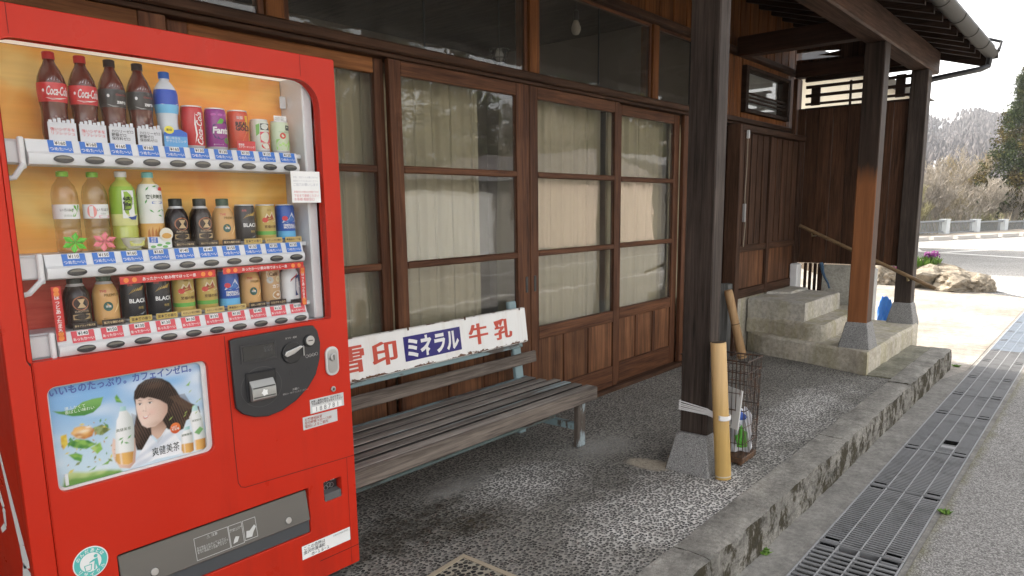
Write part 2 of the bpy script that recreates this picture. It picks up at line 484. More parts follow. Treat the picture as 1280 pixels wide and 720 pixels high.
def glass_mat(name, tint=(.95, .95, .935), fmul=1.0, rough=0.0, dust=0.0):
    m = Mt(name)
    t = m.t
    t.nodes.remove(m.b)
    out = [n for n in t.nodes if n.type == 'OUTPUT_MATERIAL'][0]
    tr = m.n('BsdfTransparent', Color=tint)
    bn = m.n('Bump', Height=m.noise(m.coord(), 3.5, 2, .5), Strength=.06 if name == 'window_glass' else 0.0, Distance=.02)
    gl = m.n('BsdfGlossy', Roughness=rough, Normal=bn)
    bf = m.n('NewGeometry').outputs['Backfacing']
    fr = m.n('Fresnel', IOR=m.math('SUBTRACT', 1.5, m.math('MULTIPLY', bf, 1.5-1/1.5)))
    k = m.math('MINIMUM', m.math('MULTIPLY', fr.outputs[0], fmul), 1.0)
    mx = m.n('MixShader', _0=k, _1=tr, _2=gl)
    if dust:                                    # dust film on the old panes, added to lift their blacks to grey
        df = m.n('BsdfDiffuse', Color=(.5, .48, .44))
        mx = m.n('MixShader', _0=m.math('MULTIPLY', m.ramp(m.noise(m.coord(), 5, 6, .65), (.3, .4), (.75, 1)), dust), _1=mx, _2=df)
    t.links.new(mx.outputs[0], out.inputs[0])
    return m.m
M_GLASS = glass_mat('window_glass', fmul=.85, dust=.05)  # dust film added to lift the black panes to grey
M_DISPGLASS = glass_mat('display_glass', (.98, .98, .98), .2)
M_CURTAIN = Mt('curtain_cloth', .9, .1)
M_CURTAIN.col((.335, .298, .205))
M_CURTAIN = M_CURTAIN.m
M_INT = flat((.24, .2, .16), .9, .1)
M_TILE = flat((.05, .05, .055), .5)
M_RED = Mt('red_enamel', .32, .22)
_c = M_RED.coord()
M_RED.col(M_RED.mix(M_RED.noise(_c, 2.2, 5, .6), (.50, .016, .008), (.60, .022, .010)))
_d = M_RED.noise(M_RED.map(_c, (7, 7, .9)), 1.0, 8, .7)
_z = M_RED.n('MapRange', {'clamp': True}, Value=M_RED.n('SeparateXYZ', Vector=_c).outputs[2], _1=0.0, _2=.5, _3=.22, _4=.0).outputs[0]
_k = M_RED.ramp(M_RED.math('ADD', _d, _z), (.56, 0), (.86, .5))
M_RED.col(M_RED.mix(_k, M_RED.mix(M_RED.noise(_c, 2.2, 5, .6), (.44, .020, .009), (.55, .029, .011)), (.24, .02, .012)))
M_RED.bump(M_RED.noise(_c, 1.6, 3), .12, .01)
M_RED.rough(M_RED.ramp(M_RED.noise(_c, 9, 5), (.3, .26), (.7, .42)))
M_RED = M_RED.m
M_REDDARK = flat((.3, .012, .01), .4)
M_WHITE = flat((.72, .72, .72), .4)
M_WHITEPL = flat((.66, .67, .68), .35, .5)
M_PAPER = flat((.8, .8, .78), .7)
M_BLACK = flat((.014, .014, .015), .4, .5)
M_HOLE = flat((.006, .006, .006), 1.0, 0.0)
M_DGREY = flat((.03, .03, .032), .38, .5)
M_SEAM = flat((.06, .006, .004), .7)
M_INK = flat((.02, .02, .022), .6)
M_STEEL = flat((.5, .5, .5), .28, .5, .9)

# ------------------------------------------------------------------ lettering
TC = {}
def glyphs(s, bold=0.0, shear=0.0, spacing=1.0, lead=1.0):
    k = (s, bold, shear, spacing, lead)
    if k not in TC:
        c = bpy.data.curves.new('letters', 'FONT')
        c.body = s; c.resolution_u = 2; c.offset = bold; c.shear = shear
        c.space_character = spacing; c.space_line = lead
        o = bpy.data.objects.new('letters', c)
        COL.objects.link(o)
        dg = bpy.context.evaluated_depsgraph_get()
        e = o.evaluated_get(dg)
        me = e.to_mesh()
        V = [(v.co.x, v.co.y) for v in me.vertices]
        F = [tuple(p.vertices) for p in me.polygons]
        e.to_mesh_clear()
        bpy.data.objects.remove(o); bpy.data.curves.remove(c)
        xs = [p[0] for p in V] or [0, 1]; ys = [p[1] for p in V] or [0, 1]
        TC[k] = (V, F, min(xs), max(xs), min(ys), max(ys))
    return TC[k]
def letters(mb, s, box, f, bold=0.0, shear=0.0, keep=True, align='C', lead=1.0, rot=False, spacing=1.0):
    """fit the text s into box=(u0,u1,v0,v1); f maps (u,v) to a point"""
    V, F, a, b, c, d = glyphs(s, bold, shear, spacing, lead)
    if not F: return mb
    u0, u1, v0, v1 = box
    W, H = (u1-u0), (v1-v0)
    if rot: W, H = H, W
    sx, sy = W/(b-a), H/(d-c)
    if keep: sx = sy = min(sx, sy)
    ex, ey = (b-a)*sx, (d-c)*sy
    pts = []
    for x, y in V:
        p = (x-a)*sx; q = (y-c)*sy
        if align == 'C': p += (W-ex)/2
        q += (H-ey)/2
        if rot: p, q = W*0 + q, p; p = (u1-u0)-p if rot == 'up' else p
        if rot == 'down': q = (v1-v0)-q
        pts.append(f(u0+p, v0+q))
    fs = [tuple(reversed(t)) for t in F] if False else F
    return mb.add(pts, fs)
def on_front(y):                     # plane facing the street (normal -Y)
    return lambda u, v: (u, y, v)

def curve_plate(loops, depth, bevel=0.0):
    """loops of (a,b): first the outline, then holes; returns MB in (a, b, h), h in 0..depth"""
    c = bpy.data.curves.new('plate', 'CURVE')
    c.dimensions = '2D'; c.fill_mode = 'BOTH'; c.extrude = depth/2-bevel
    c.bevel_depth = bevel; c.bevel_resolution = 1; c.offset = -bevel
    for lp in loops:
        sp = c.splines.new('POLY')
        sp.points.add(len(lp)-1)
        for p, (a, b) in zip(sp.points, lp): p.co = (a, b, 0, 1)
        sp.use_cyclic_u = True
    o = bpy.data.objects.new('plate', c)
    COL.objects.link(o)
    e = o.evaluated_get(bpy.context.evaluated_depsgraph_get())
    me = e.to_mesh()
    mb = MB()
    mb.add([(v.co.x, v.co.y, v.co.z+depth/2) for v in me.vertices], [tuple(p.vertices) for p in me.polygons])
    e.to_mesh_clear()
    bpy.data.objects.remove(o); bpy.data.curves.remove(c)
    return mb
def remap(mb, f):
    mb.v = [f(*p) for p in mb.v]
    return mb
def rrect(x0, x1, y0, y1, r, n=5):
    """rounded rectangle; r one radius or (bl, br, tr, tl)"""
    rs = r if isinstance(r, (tuple, list)) else (r,)*4
    out = []
    for (cx, cy, a0), q in zip(((x0, y0, 180), (x1, y0, 270), (x1, y1, 0), (x0, y1, 90)), rs):
        sx = 1 if cx == x0 else -1; sy = 1 if cy == y0 else -1
        if q <= 0: out.append((cx, cy)); continue
        for k in range(n+1):
            a = R(a0+90*k/n)
            out.append((cx+sx*q+q*math.cos(a), cy+sy*q+q*math.sin(a)))
    return out
def ell(cx, cy, rx, ry, n=24):
    return [(cx+rx*math.cos(2*PI*k/n), cy+ry*math.sin(2*PI*k/n)) for k in range(n)]
# ------------------------------------------------------------------ ground, road, yard
def sheet(name, poly, z, mat, th=0.03):
    """a ground sheet with real thickness, its top at z"""
    return structure(MB().prism(poly, z-th, z), name, mat)
RZ = -0.18
sheet('road', [(-60, -60), (14, -60), (14, .2), (13.6, .545), (-60, .545)], RZ, M_ROAD)
sheet('far_road', [(14, -60), (140, -90), (140, 60), (14, 60)], RZ-.004, M_ROADFAR)
sheet('ground', [(-60, 1.09), (14, 1.09), (14, 60), (-60, 60)], RZ-.012, M_YARD)
sheet('terrain', [(-700, -700), (700, -700), (700, 700), (-700, 700)], -2.6, flat((.16, .14, .09), .95, .1), .2)
structure(MB().box(-8, 14, .5455, .572, -.55, RZ-.004).box(-8, 14, .933, .9575, -.55, RZ-.004), 'drain_wall', M_STRIP)
structure(MB().box(-8, 14, .573, .932, -.6, -.45), 'drain_channel', flat((.012, .011, .010), .9, .1))
sheet('gutter_strip', [(-8, .958), (7.6, .958), (7.75, 1.1), (-8, 1.1)], RZ-.001, M_STRIP)
sheet('yard', [(7.6, .9585), (13.9, .9585), (14.05, 1.2), (14.45, 1.75), (15.3, 1.85), (16.5, 3.0), (18, 9), (7.0, 9), (7.0, 1.09)], RZ, M_YARD)
sheet('asphalt_patch', [(13.85, .545), (13.95, 1.05), (14.46, 1.74), (15.3, 1.84), (14.35, 1.08), (13.7, .2)], RZ+.002, M_ASPHDARK)
sheet('road_marking', [(15.65, 2.0), (14.35, 1.08), (13.7, .1), (12.5, -1.2), (12.36, -1.12), (13.55, .16), (14.2, 1.14), (15.5, 2.06)], RZ+.006, M_LINE, .008)
sheet('road_marking', [(34, 7.2), (29, 5.6), (25.8, 4.75), (24.1, 1.9), (23.0, -1.0), (22.8, -.95), (23.9, 2.0), (25.6, 4.9), (28.9, 5.8), (33.9, 7.4)], RZ+.004, M_LINE, .01)
sheet('road_marking', [(25.5, 4.0), (27.2, 3.2), (29.2, 2.4), (35, .2), (35.05, .4), (29.3, 2.6), (27.3, 3.4), (25.6, 4.2)], RZ+.006, M_LINE, .01)
sheet('road_marking', [(-30, -2.6), (34, -2.6), (34, -2.48), (-30, -2.48)], RZ+.004, M_LINE, .008)
sheet('road_marking', [(-30, -5.7), (34, -5.7), (34, -5.58), (-30, -5.58)], RZ+.004, M_LINE, .008)

# porch floor, inspection cover, kerb
def grid_block(x0, x1, y0, y1, z0, z1, nx, ny, amp, seed=0, edge=0.0, skew=None):
    """a block whose top and sides are broken up by noise"""
    from mathutils import noise
    mb = MB(); vs = []; fs = []
    rows = [(y0, z0)] + [(y0, z0+(z1-z0)*t) for t in (.35, .7)] + [(y0+(y1-y0)*j/ny, z1) for j in range(ny+1)] + [(y1, z0)]
    for i in range(nx+1):
        x = x0+(x1-x0)*i/nx
        for j, (y, z) in enumerate(rows):
            n = noise.noise(Vector((x*6+seed, y*9, z*9)))*amp + noise.noise(Vector((x*21+seed, y*27, z*27)))*amp*.5
            yy, zz = y, z
            if j in (1, 2, 3): yy += n*.9 + (edge*.6 if j == 3 else 0)
            if 3 <= j <= 3+ny: zz += n*.5 - (edge if j == 3 else 0)
            if skew: x_, yy = x+skew(yy), yy
            else: x_ = x
            vs.append((x_, yy, zz))
    m = len(rows)
    for i in range(nx):
        for j in range(m-1):
            fs.append((i*m+j, (i+1)*m+j, (i+1)*m+j+1, i*m+j+1))
    fs.append(tuple(range(m))); fs.append(tuple(reversed([nx*m+j for j in range(m)])))
    return mb.add(vs, fs)
FL = MB().prism([(-6, 1.245), (6.1, 1.245), (6.02, 1.43), (6.4, 2.4), (6.5, 2.80), (-6, 2.80)], -.25, 0)
structure(FL, 'porch_floor', M_PEB)
for k, (a, b) in enumerate(((-6, -1.2), (-1.2, .62), (.62, 2.45), (2.45, 4.27), (4.27, 5.9), (5.9, 7.57))):
    kb = grid_block(a+.003, b-.003, 1.083+.004*random.random(), 1.247, -.24, .004 if k < 5 else .012, int((b-a)*22), 5, .012, k*3.1, .008)
    structure(kb, 'kerb', M_KERB, True)
structure(grid_block(6.02, 7.56, 1.249, 1.445, -.2, .010, 30, 5, .008, 5), 'kerb_landing', M_MOSSY, True)
cov = thing('inspection_cover', 'square pebble-faced cover with a pale mortar rim set in the porch floor', 'cover', (1.6, 1.6, 0))
MB().prism([(1.25, 1.262), (1.853, 1.262), (1.853, 1.835), (1.25, 1.79)], -.04, .006).build('lid', M_BIGPEB, cov)
RIM = [((1.225, 1.79), (1.25, 1.79), (1.853, 1.835), (1.873, 1.857), (1.225, 1.812)), ((1.873, 1.857), (1.853, 1.835), (1.853, 1.262), (1.876, 1.262))]
for rp in RIM:
    MB().prism(list(rp), -.04, .009).build('rim', M_BIGPEB_RIM, cov)

# ------------------------------------------------------------------ the wooden house
YF = 2.785
H = thing('wooden_house', 'old dark brown timber shop house with glazed sliding doors behind a tiled porch roof', 'house', (3.4, YF, 0))
def hb(name, x0, x1, y0, y1, z0, z1, mat, c=.004, parent=None, label=None):
    return MB().box(x0, x1, y0, y1, z0, z1, c).build(name, mat, parent or H, label=label)
# sill, lintel beam, upper ledge
hb('sill', -4.5, 6.15, YF-.03, YF+.12, -.06, .03, W_BEAM)
hb('lintel', -4.5, 8.0, YF-.035, YF+.11, 2.095, 2.142, W_BEAM, .008)
hb('lintel', -4.5, 8.0, YF-.012, YF+.11, 2.073, 2.0945, W_BEAM)
hb('ledge', -4.5, 7.95, YF-.05, YF+.1, 2.675, 2.725, W_BEAM, .006)
# main body walls and room
hb('body_wall', -4.5, -4.35, YF+.125, 9.2, -.2, 3.3, W_WALL)
hb('body_wall', 8.15, 8.3, YF+.06, 9.2, -.2, 3.3, W_WALL)
hb('body_wall', -4.345, 8.145, 9.2, 9.35, -.2, 3.3, W_WALL)
hb('room_floor', -4.345, 8.145, YF+.125, 9.19, -.2, .02, M_INT)
hb('room_ceiling', -4.345, 8.145, YF+.115, 9.19, 3.02, 3.06, W_DARK)
hb('room_partition', -4.345, 8.145, 5.6, 5.7, .021, 3.018, M_INT)
hb('room_partition', 6.2, 6.3, YF+.12, 5.598, .021, 3.018, M_INT)
# sliding doors: (x0, x1, y, left stile, right stile)
def door(x0, x1, y, ls, rs, kerbz=.032):
    d = MB().box(x0, x0+ls, y, y+.034, kerbz, 2.072, .003).build('sliding_door', W_DOOR_Z, H)
    a, b = x0+ls+.001, x1-rs-.001
    B = lambda n, *q, m=W_DOOR_X, c=.003: MB().box(*q, c).build(n, m, d)
    B('stile', x1-rs, x1, y, y+.034, kerbz, 2.072, m=W_DOOR_Z)
    B('rail', a, b, y+.001, y+.033, 2.0, 2.072, m=W_HEAD if x1 < 2.5 else W_DOOR_X)
    B('rail', a, b, y+.001, y+.033, .515, .598)
    B('rail', a, b, y+.001, y+.033, kerbz, .183)
    for z in (1.549, 1.066):
        B('muntin', a, b, y-.002, y+.03, z-.018, z+.018, c=.005)
    for z0, z1 in ((.599, 1.047), (1.085, 1.53), (1.568, 1.999)):
        MB().box(a-.0005, b+.0005, y+.016, y+.020, z0, z1).build('pane', M_GLASS, d)
    n = 3
    w = (b-a)/n
    for k in range(n):
        px0, px1 = a+k*w+(.022 if k else 0), a+(k+1)*w-(.022 if k < n-1 else 0)
        B('panel', px0, px1, y+.012, y+.026, .184, .514, m=W_PANEL, c=.001)
        if k: B('batten', a+k*w-.021, a+k*w+.021, y+.004, y+.028, .184, .514, m=W_DOOR_Z)
    return d
DOORS = [(-.75, .28, YF+.04, .08, .1), (.285, 1.32, YF, .08, .1), (1.34, 2.385, YF+.04, .08, .06), (2.386, 3.467, YF, .076, .118),
         (3.473, 4.496, YF, .08, .064), (4.50, 5.475, YF+.04, .085, .09), (5.478, 6.12, YF, .075, .09)]
DO = [door(*q) for q in DOORS]
for k, xx in ((3, 3.43), (4, 3.512)):
    MB().box(xx-.012, xx+.012, YF-.004, YF+.004, .83, .93, .003).build('finger_pull', M_BLACK, DO[k])
hb('post', 6.125, 6.235, YF-.02, YF+.12, -.05, 2.041, W_DOOR_Z)
# transom: windows over the doors, each two sliding sashes
def sash(x0, x1, y, z0=2.143, z1=2.674):
    s_ = MB().box(x0, x0+.028, y, y+.026, z0, z1, .002).build('transom_window', W_DOOR_Z, H)
    MB().box(x1-.028, x1, y, y+.026, z0, z1, .002).build('stile', W_DOOR_Z, s_)
    MB().box(x0+.0285, x1-.0285, y+.004, y+.025, z0, z0+.007, .001).build('rail', W_DOOR_X, s_)
    MB().box(x0+.0285, x1-.0285, y, y+.025, z1-.022, z1, .002).build('rail', W_DOOR_X, s_)
    xm = (x0+x1)/2
    for q0, q1 in ((x0+.0285, xm-.003), (xm+.003, x1-.0285)):
        MB().box(q0, q1, y+.011, y+.015, z0+.0075, z1-.0225).build('pane', M_GLASS, s_)
    MB().box(xm-.0029, xm+.0029, y+.008, y+.018, z0+.0225, z1-.0225).build('glazing_bar', M_BLACK, s_)
TP = [.33, 1.78, 3.51, 4.975, 6.18]
for xx in TP:
    hb('transom_post', xx-.042, xx+.042, YF-.012, YF+.1, 2.144, 2.673, W_ORANGE)
for a, b in zip(TP[:-1], TP[1:]):
    sash(a+.045, b-.045, YF+.005)
# boards above the ledge, and round the small window
xx = 2.4; k = 0
while xx < 8.0:
    wd = .062+.014*random.random()
    hb('board', xx, xx+wd-.003, YF+.002*(k % 3), YF+.02, 2.726, 3.3, W_ORANGE, .002)
    xx += wd; k += 1
hb('board', -4.5, 2.398, YF, YF+.02, 2.726, 3.3, W_ORANGE, .002)
xx = 6.235
while xx < 6.60:
    hb('board', xx, xx+.07, YF+.01, YF+.03, 2.143, 2.674, W_ORANGE, .002); xx += .073
xx = 7.78
while xx < 8.12:
    hb('board', xx, xx+.07, YF+.01, YF+.03, 2.143, 2.674, W_ORANGE, .002); xx += .073
hb('board', 6.62, 7.77, YF+.012, YF+.03, 2.143, 2.2, W_ORANGE, .002)
hb('board', 6.62, 7.77, YF+.012, YF+.03, 2.615, 2.674, W_ORANGE, .002)
sw = hb('small_window', 6.615, 6.68, YF-.03, YF+.06, 2.2, 2.614, W_DARK, .003)
MB().box(7.69, 7.76, YF-.03, YF+.06, 2.2, 2.614, .003).build('stile', W_DARK, sw)
MB().box(6.681, 7.689, YF-.03, YF+.06, 2.2, 2.235, .003).build('rail', W_DARK, sw)
MB().box(6.681, 7.689, YF-.03, YF+.06, 2.58, 2.614, .003).build('rail', W_DARK, sw)
MB().box(6.681, 7.689, YF+.03, YF+.034, 2.2355, 2.5795).build('pane', M_GLASS, sw)
hb('paper_screen', 6.69, 7.68, YF+.08, YF+.09, 2.2, 2.6, flat((.34, .35, .36), .9, .1), .001)
for z in (2.30, 2.335, 2.37):
    MB().box(6.681, 7.689, YF-.01, YF+.012, z, z+.014, .002).build('bar', W_DARK, sw)
# shutter box: boarded panels standing proud beside the steps
YS = 2.63
hb('shutter_post', 6.12, 6.2, YS-.05, YS+.07, -.02, 2.041, W_SHUT)
hb('shutter_post', 6.905, 6.965, YS-.022, YS+.05, .5, 1.985, W_SHUT)
hb('shutter_post', 7.70, 7.80, YS-.02, YS+.1, .5, 2.041, W_SHUT)
hb('shutter_head', 6.201, 7.80, YS-.045, YF-.036, 1.987, 2.041, W_BEAM)
for a, b in ((6.202, 6.903), (6.967, 7.698)):
    hb('shutter_rail', a, b, YS-.012, YS+.03, .925, .985, W_BEAM)
    hb('shutter_rail', a, b, YS-.016, YS+.03, .50, .585, W_BEAM)
    n = 5; ww = (b-a)/n
    for k in range(n):
        hb('shutter_board', a+k*ww+.002, a+(k+1)*ww-.002, YS+.003*(k % 2), YS+.02, .987, 1.985, W_SHUT, .002)
    for k in range(n):
        hb('shutter_batten', a+k*ww-.008, a+k*ww+.008, YS-.008, YS+.002, .99, 1.98, W_SHUT, .002) if k else None
    m3 = (b-a)/2
    for k in range(2):
        hb('shutter_panel', a+k*m3+.001, a+(k+1)*m3-.001, YS+.008, YS+.022, .586, .924, W_PANEL, .001)
hb('shutter_side', 6.202, 6.22, YS+.031, YF-.001, .02, 1.985, W_SHUT)
hb('foundation', 6.21, 7.98, YS+.012, YF+.1, -.2, .498, M_STEP)
hb('stub_post', 6.03, 6.115, 2.60, 2.69, -.02, .66, wood('grey_stub_wood', (.07, .07, .065), (.2, .2, .19), 'z', rough=.8))
pl = hb('electric_cable', 6.215, 6.235, YS-.085, YS-.06, 1.92, 1.99, M_WHITEPL, .004)
MB().tube([(6.225, YS-.072, 1.92), (6.24, YS-.065, 1.7), (6.21, YS-.07, 1.4), (6.25, YS-.068, 1.2), (6.22, YS-.07, .98)], .004, 6).build('cord', flat((.3, .26, .2), .6), pl)
MB().box(6.20, 6.222, YS-.082, YS-.055, 1.2, 1.36, .004).build('switch_box', flat((.35, .34, .33), .4), pl)
# end wall across the porch
XW = 7.85
ys = 1.662; k = 0
while ys < 2.68:
    wd = .125+.02*random.random()
    hb('end_wall_board', XW-.006*(k % 2), XW+.02, ys, min(ys+wd, 2.70)-.003, .735, 2.325, W_WALL, .003)
    ys += wd; k += 1
hb('end_wall_rail', XW+.021, XW+.07, 1.66, 2.63, .74, .82, W_BEAM_Y)
hb('end_wall_rail', XW+.021, XW+.07, 1.66, 2.63, 2.22, 2.30, W_BEAM_Y)
lat = hb('lattice', XW-.012, XW+.04, 1.652, 2.64, 2.588, 2.63, W_DARK, .003)
for z0, z1 in ((2.522, 2.55), (2.435, 2.464), (2.356, 2.378), (2.306, 2.327)):
    MB().box(XW-.008, XW+.03, 1.652, 2.63, z0, z1, .002).build('lattice_rail', W_DARK, lat)
for y0, y1, z0, z1 in ((2.49, 2.576, 2.35, 2.53), (1.708, 1.79, 2.35, 2.56), (2.188, 2.206, 2.32, 2.56)):
    MB().box(XW-.004, XW+.026, y0, y1, z0, z1, .002).build('lattice_block', W_DARK, lat)
hb('end_beam', XW-.07, XW+.07, 1.663, YF-.06, 2.631, 2.77, W_BEAM_Y, .006)
hb('corner_post', 7.803, 7.95, 2.702, YF-.04, .3, 2.63, W_WALL)
for pg in ([(1.664, 2.772), (2.30, 2.772), (2.30, 2.80), (2.52, 2.84), (2.30, 2.86), (2.30, 3.02), (1.664, 2.83)], [(2.302, 2.772), (2.74, 2.772), (2.74, 2.815), (2.302, 2.80)], [(2.302, 2.862), (2.56, 2.885), (2.74, 2.885), (2.74, 3.16), (2.302, 3.03)]):
    MB().prism(pg, XW-.01, XW+.02, lambda a, b, h: (h, a, b)).build('gable_board', W_WALL, H)
hb('low_wall', XW-.02, XW+.05, 1.86, 2.36, -.19, .72, M_PADWALL, .004)
hb('low_wall', XW-.05, XW+.06, 1.84, 1.859, -.19, .70, flat((.7, .69, .66), .7), .003)
hb('low_wall_post', XW-.04, XW+.04, 2.361, 2.40, .2, .733, W_BEAM_Y)
for yy in (2.42, 2.47, 2.52):
    hb('low_wall_slat', XW-.02, XW+.0, yy, yy+.03, .2, .733, W_DARK)
hb('white_footing', 7.62, 7.75, 2.545, 2.628, .478, .735, M_WHITE, .01)
# porch posts on granite bases
def porch_post(x, y, zb, zt, bz, mat, label=None, split=None, dx=.15):
    p = MB()
    if split:
        pm = p.box(x, x+dx, y, y+.15, zb+bz-.01, zt, .006).build('porch_post', mat, H, label=label)
    else:
        pm = p.box(x, x+dx, y, y+.15, zb+bz-.01, zt, .006).build('porch_post', mat, H, label=label)
    cx, cy = x+dx/2, y+.075
    b = MB(); h0, h1 = .122, .082
    from mathutils import noise as nz_
    lv = [(h0, zb-.05)]+[(h0+(h1-h0)*t, zb+.004+(bz-.004)*t) for t in (0, .2, .4, .6, .8, .95)]+[(h1-.006, zb+bz)]
    vs = []; m8 = 20
    for h, z in lv:
        for k in range(m8):
            sd_, t = divmod(k, 5); t = (-.93, -.5, 0, .5, .93)[t]
            q = ((t, -1), (1, t), (-t, 1), (-1, -t))[sd_]
            n_ = 1+.018*nz_.noise(Vector((cx*9+q[0]*2.5, q[1]*2.5, z*16)))+(.03*min(0, nz_.noise(Vector((q[0]*4+cx, q[1]*4, z*30)))) if abs(t) > .8 else 0)
            vs.append((cx+q[0]*h*n_, cy+q[1]*h*n_, z))
    b.add(vs, [tuple(reversed(range(m8))), tuple((len(lv)-1)*m8+k for k in range(m8))]+[(r*m8+k, r*m8+(k+1) % m8, r*m8+m8+(k+1) % m8, r*m8+m8+k) for r in range(len(lv)-1) for k in range(m8)])
    b.build('stone_base', M_GRAN, pm, True)
    return pm
# the middle post keeps its orange undercoat up to shoulder height
m = Mt('two_tone_post', .55, .16)
co = m.coord()
g = m.noise(m.map(co, (28, 28, 1.4)), 1.0, 7, .62, .5)
dk = m.ramp(g, (.34, (.014, .009, .006)), (.66, (.046, .029, .021)))
og = m.ramp(g, (.3, (.15, .055, .02)), (.7, (.29, .115, .045)))
zz = m.n('SeparateXYZ', Vector=co).outputs[2]
mm = m.n('MapRange', {'clamp': True}, Value=m.math('ADD', zz, m.math('MULTIPLY', m.math('SUBTRACT', g, .5), .35)), _1=1.50, _2=1.66, _3=1.0, _4=0.0)
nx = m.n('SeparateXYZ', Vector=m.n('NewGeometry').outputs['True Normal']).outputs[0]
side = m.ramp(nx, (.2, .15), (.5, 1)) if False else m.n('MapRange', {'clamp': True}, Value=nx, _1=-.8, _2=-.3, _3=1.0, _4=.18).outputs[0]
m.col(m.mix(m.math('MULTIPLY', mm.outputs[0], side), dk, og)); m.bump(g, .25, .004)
W_TWO = m.m
porch_post(3.28, 1.5, 0, 2.566, .20, W_POST, dx=.112)
porch_post(6.2, 1.5, .183, 2.566, .21, W_TWO, 'dark porch post with orange lower half')
porch_post(7.78, 1.5, .183, 2.566, .20, W_POST)
porch_post(-1.5, 1.5, 0, 2.566, .20, W_POST)
hb('porch_beam', -4.5, 8.2, 1.492, 1.66, 2.568, 2.78, W_BEAM, .012)
hb('cross_beam', 6.32, 6.46, 1.661, YF-.052, 2.64, 2.80, W_BEAM_Y, .01)
hb('cross_beam', 3.285, 3.425, 1.661, YF-.052, 2.66, 2.80, W_BEAM_Y, .01)
# roof: rafters, boards, tiles, gutter
zu = lambda y: 2.79+.30*(y-1.575)
xr = -4.3
while xr < 8.3:
    vs = []
    MB().add([(x, y, zu(y)+dz) for x in (xr, xr+.05) for y in (1.16, 4.2) for dz in (0, .065)],
             [(0, 1, 3, 2), (4, 6, 7, 5), (0, 4, 5, 1), (2, 3, 7, 6), (0, 2, 6, 4), (1, 5, 7, 3)]).build('rafter', W_DARK, H)
    xr += .303
def slab(y0, y1, d0, d1, x0=-4.6, x1=8.38):
    return MB().add([(x, y, zu(y)+d) for x in (x0, x1) for y in (y0, y1) for d in (d0, d1)],
                    [(0, 1, 3, 2), (4, 6, 7, 5), (0, 4, 5, 1), (2, 3, 7, 6), (0, 2, 6, 4), (1, 5, 7, 3)])
yb = 1.12
while yb < 2.9:
    slab(yb, yb+.146, .066, .08).build('roof_board', W_BEAM, H); yb += .15
slab(yb, 7.0, .066, .08).build('roof_board', W_BEAM, H)
slab(1.08, 7.0, .082, .16).build('roof_tiles', M_TILE, H)
MB().add([(x, y, z+d) for x in (-4.6, 8.38) for y, z in ((7.001, zu(7)), (11.2, zu(7)-1.26)) for d in (.08, .16)],
         [(0, 1, 3, 2), (4, 6, 7, 5), (0, 4, 5, 1), (2, 3, 7, 6), (0, 2, 6, 4), (1, 5, 7, 3)]).build('roof_tiles', M_TILE, H)
for yy0, yy1 in ((1.12, 4.0),):
    MB().add([(x, y, zu(y)+d) for x in (8.30, 8.34) for y in (yy0, yy1) for d in (-.05, .064)],
             [(0, 1, 3, 2), (4, 6, 7, 5), (0, 4, 5, 1), (2, 3, 7, 6), (0, 2, 6, 4), (1, 5, 7, 3)]).build('bargeboard', W_DARK, H)
MB().add([(8.16, 2.9, 3.3), (8.16, 9.2, 3.3), (8.16, 7.0, 4.4), (8.28, 2.9, 3.3), (8.28, 9.2, 3.3), (8.28, 7.0, 4.4)], [(0, 1, 2), (3, 5, 4), (0, 3, 4, 1), (1, 4, 5, 2), (2, 5, 3, 0)]).build('gable', W_WALL, H)
# half-round gutter in joined lengths
def half_pipe(x0, x1, yc, zc, r, t=.004, n=10):
    mb = MB(); vs = []; fs = []
    for x in (x0, x1):
        for rr in (r, r-t):
            for k in range(n+1):
                a = PI + PI*k/n
                vs.append((x, yc+rr*math.cos(a), zc+rr*math.sin(a)))
    q = n+1
    for k in range(n):
        fs += [(k, k+1, 2*q+k+1, 2*q+k), (q+k, 3*q+k, 3*q+k+1, q+k+1), (k, q+k, q+k+1, k+1), (2*q+k, 2*q+k+1, 3*q+k+1, 3*q+k)]
    fs += [(0, 2*q, 3*q, q), (n, q+n, 3*q+n, 2*q+n)]
    return mb.add(vs, fs)
gx = 8.34; GY = 1.10; GZ = 2.735; first = None
while gx > -4.5:
    g_ = half_pipe(gx-.62, gx, GY, GZ, .058).build('gutter', M_GUTTER, H, True)
    half_pipe(gx-.63, gx-.60, GY, GZ, .063).build('joint', M_GUTTER, g_, True)
    first = first or g_
    gx -= .605
MB().box(8.341, 8.346, GY-.058, GY+.058, GZ-.06, GZ+.004).build('end_cap', M_GUTTER, first)
dp = MB().tube([(8.28, GY, GZ-.05), (8.28, GY+.01, GZ-.13), (8.2, GY+.05, GZ-.16), (7.975, 1.50, 2.50), (7.965, 1.60, 2.44), (7.965, 1.61, .3)], .027, 10).build('downpipe', M_BLACKPIPE, H, True)
MB().tube([(8.3, GY-.06, GZ+.0), (8.36, GY-.07, GZ+.09), (8.36, GY+.03, GZ+.13), (8.34, GY+.06, GZ+.05)], .016, 8).build('gutter_bracket', M_BLACKPIPE, dp, True)

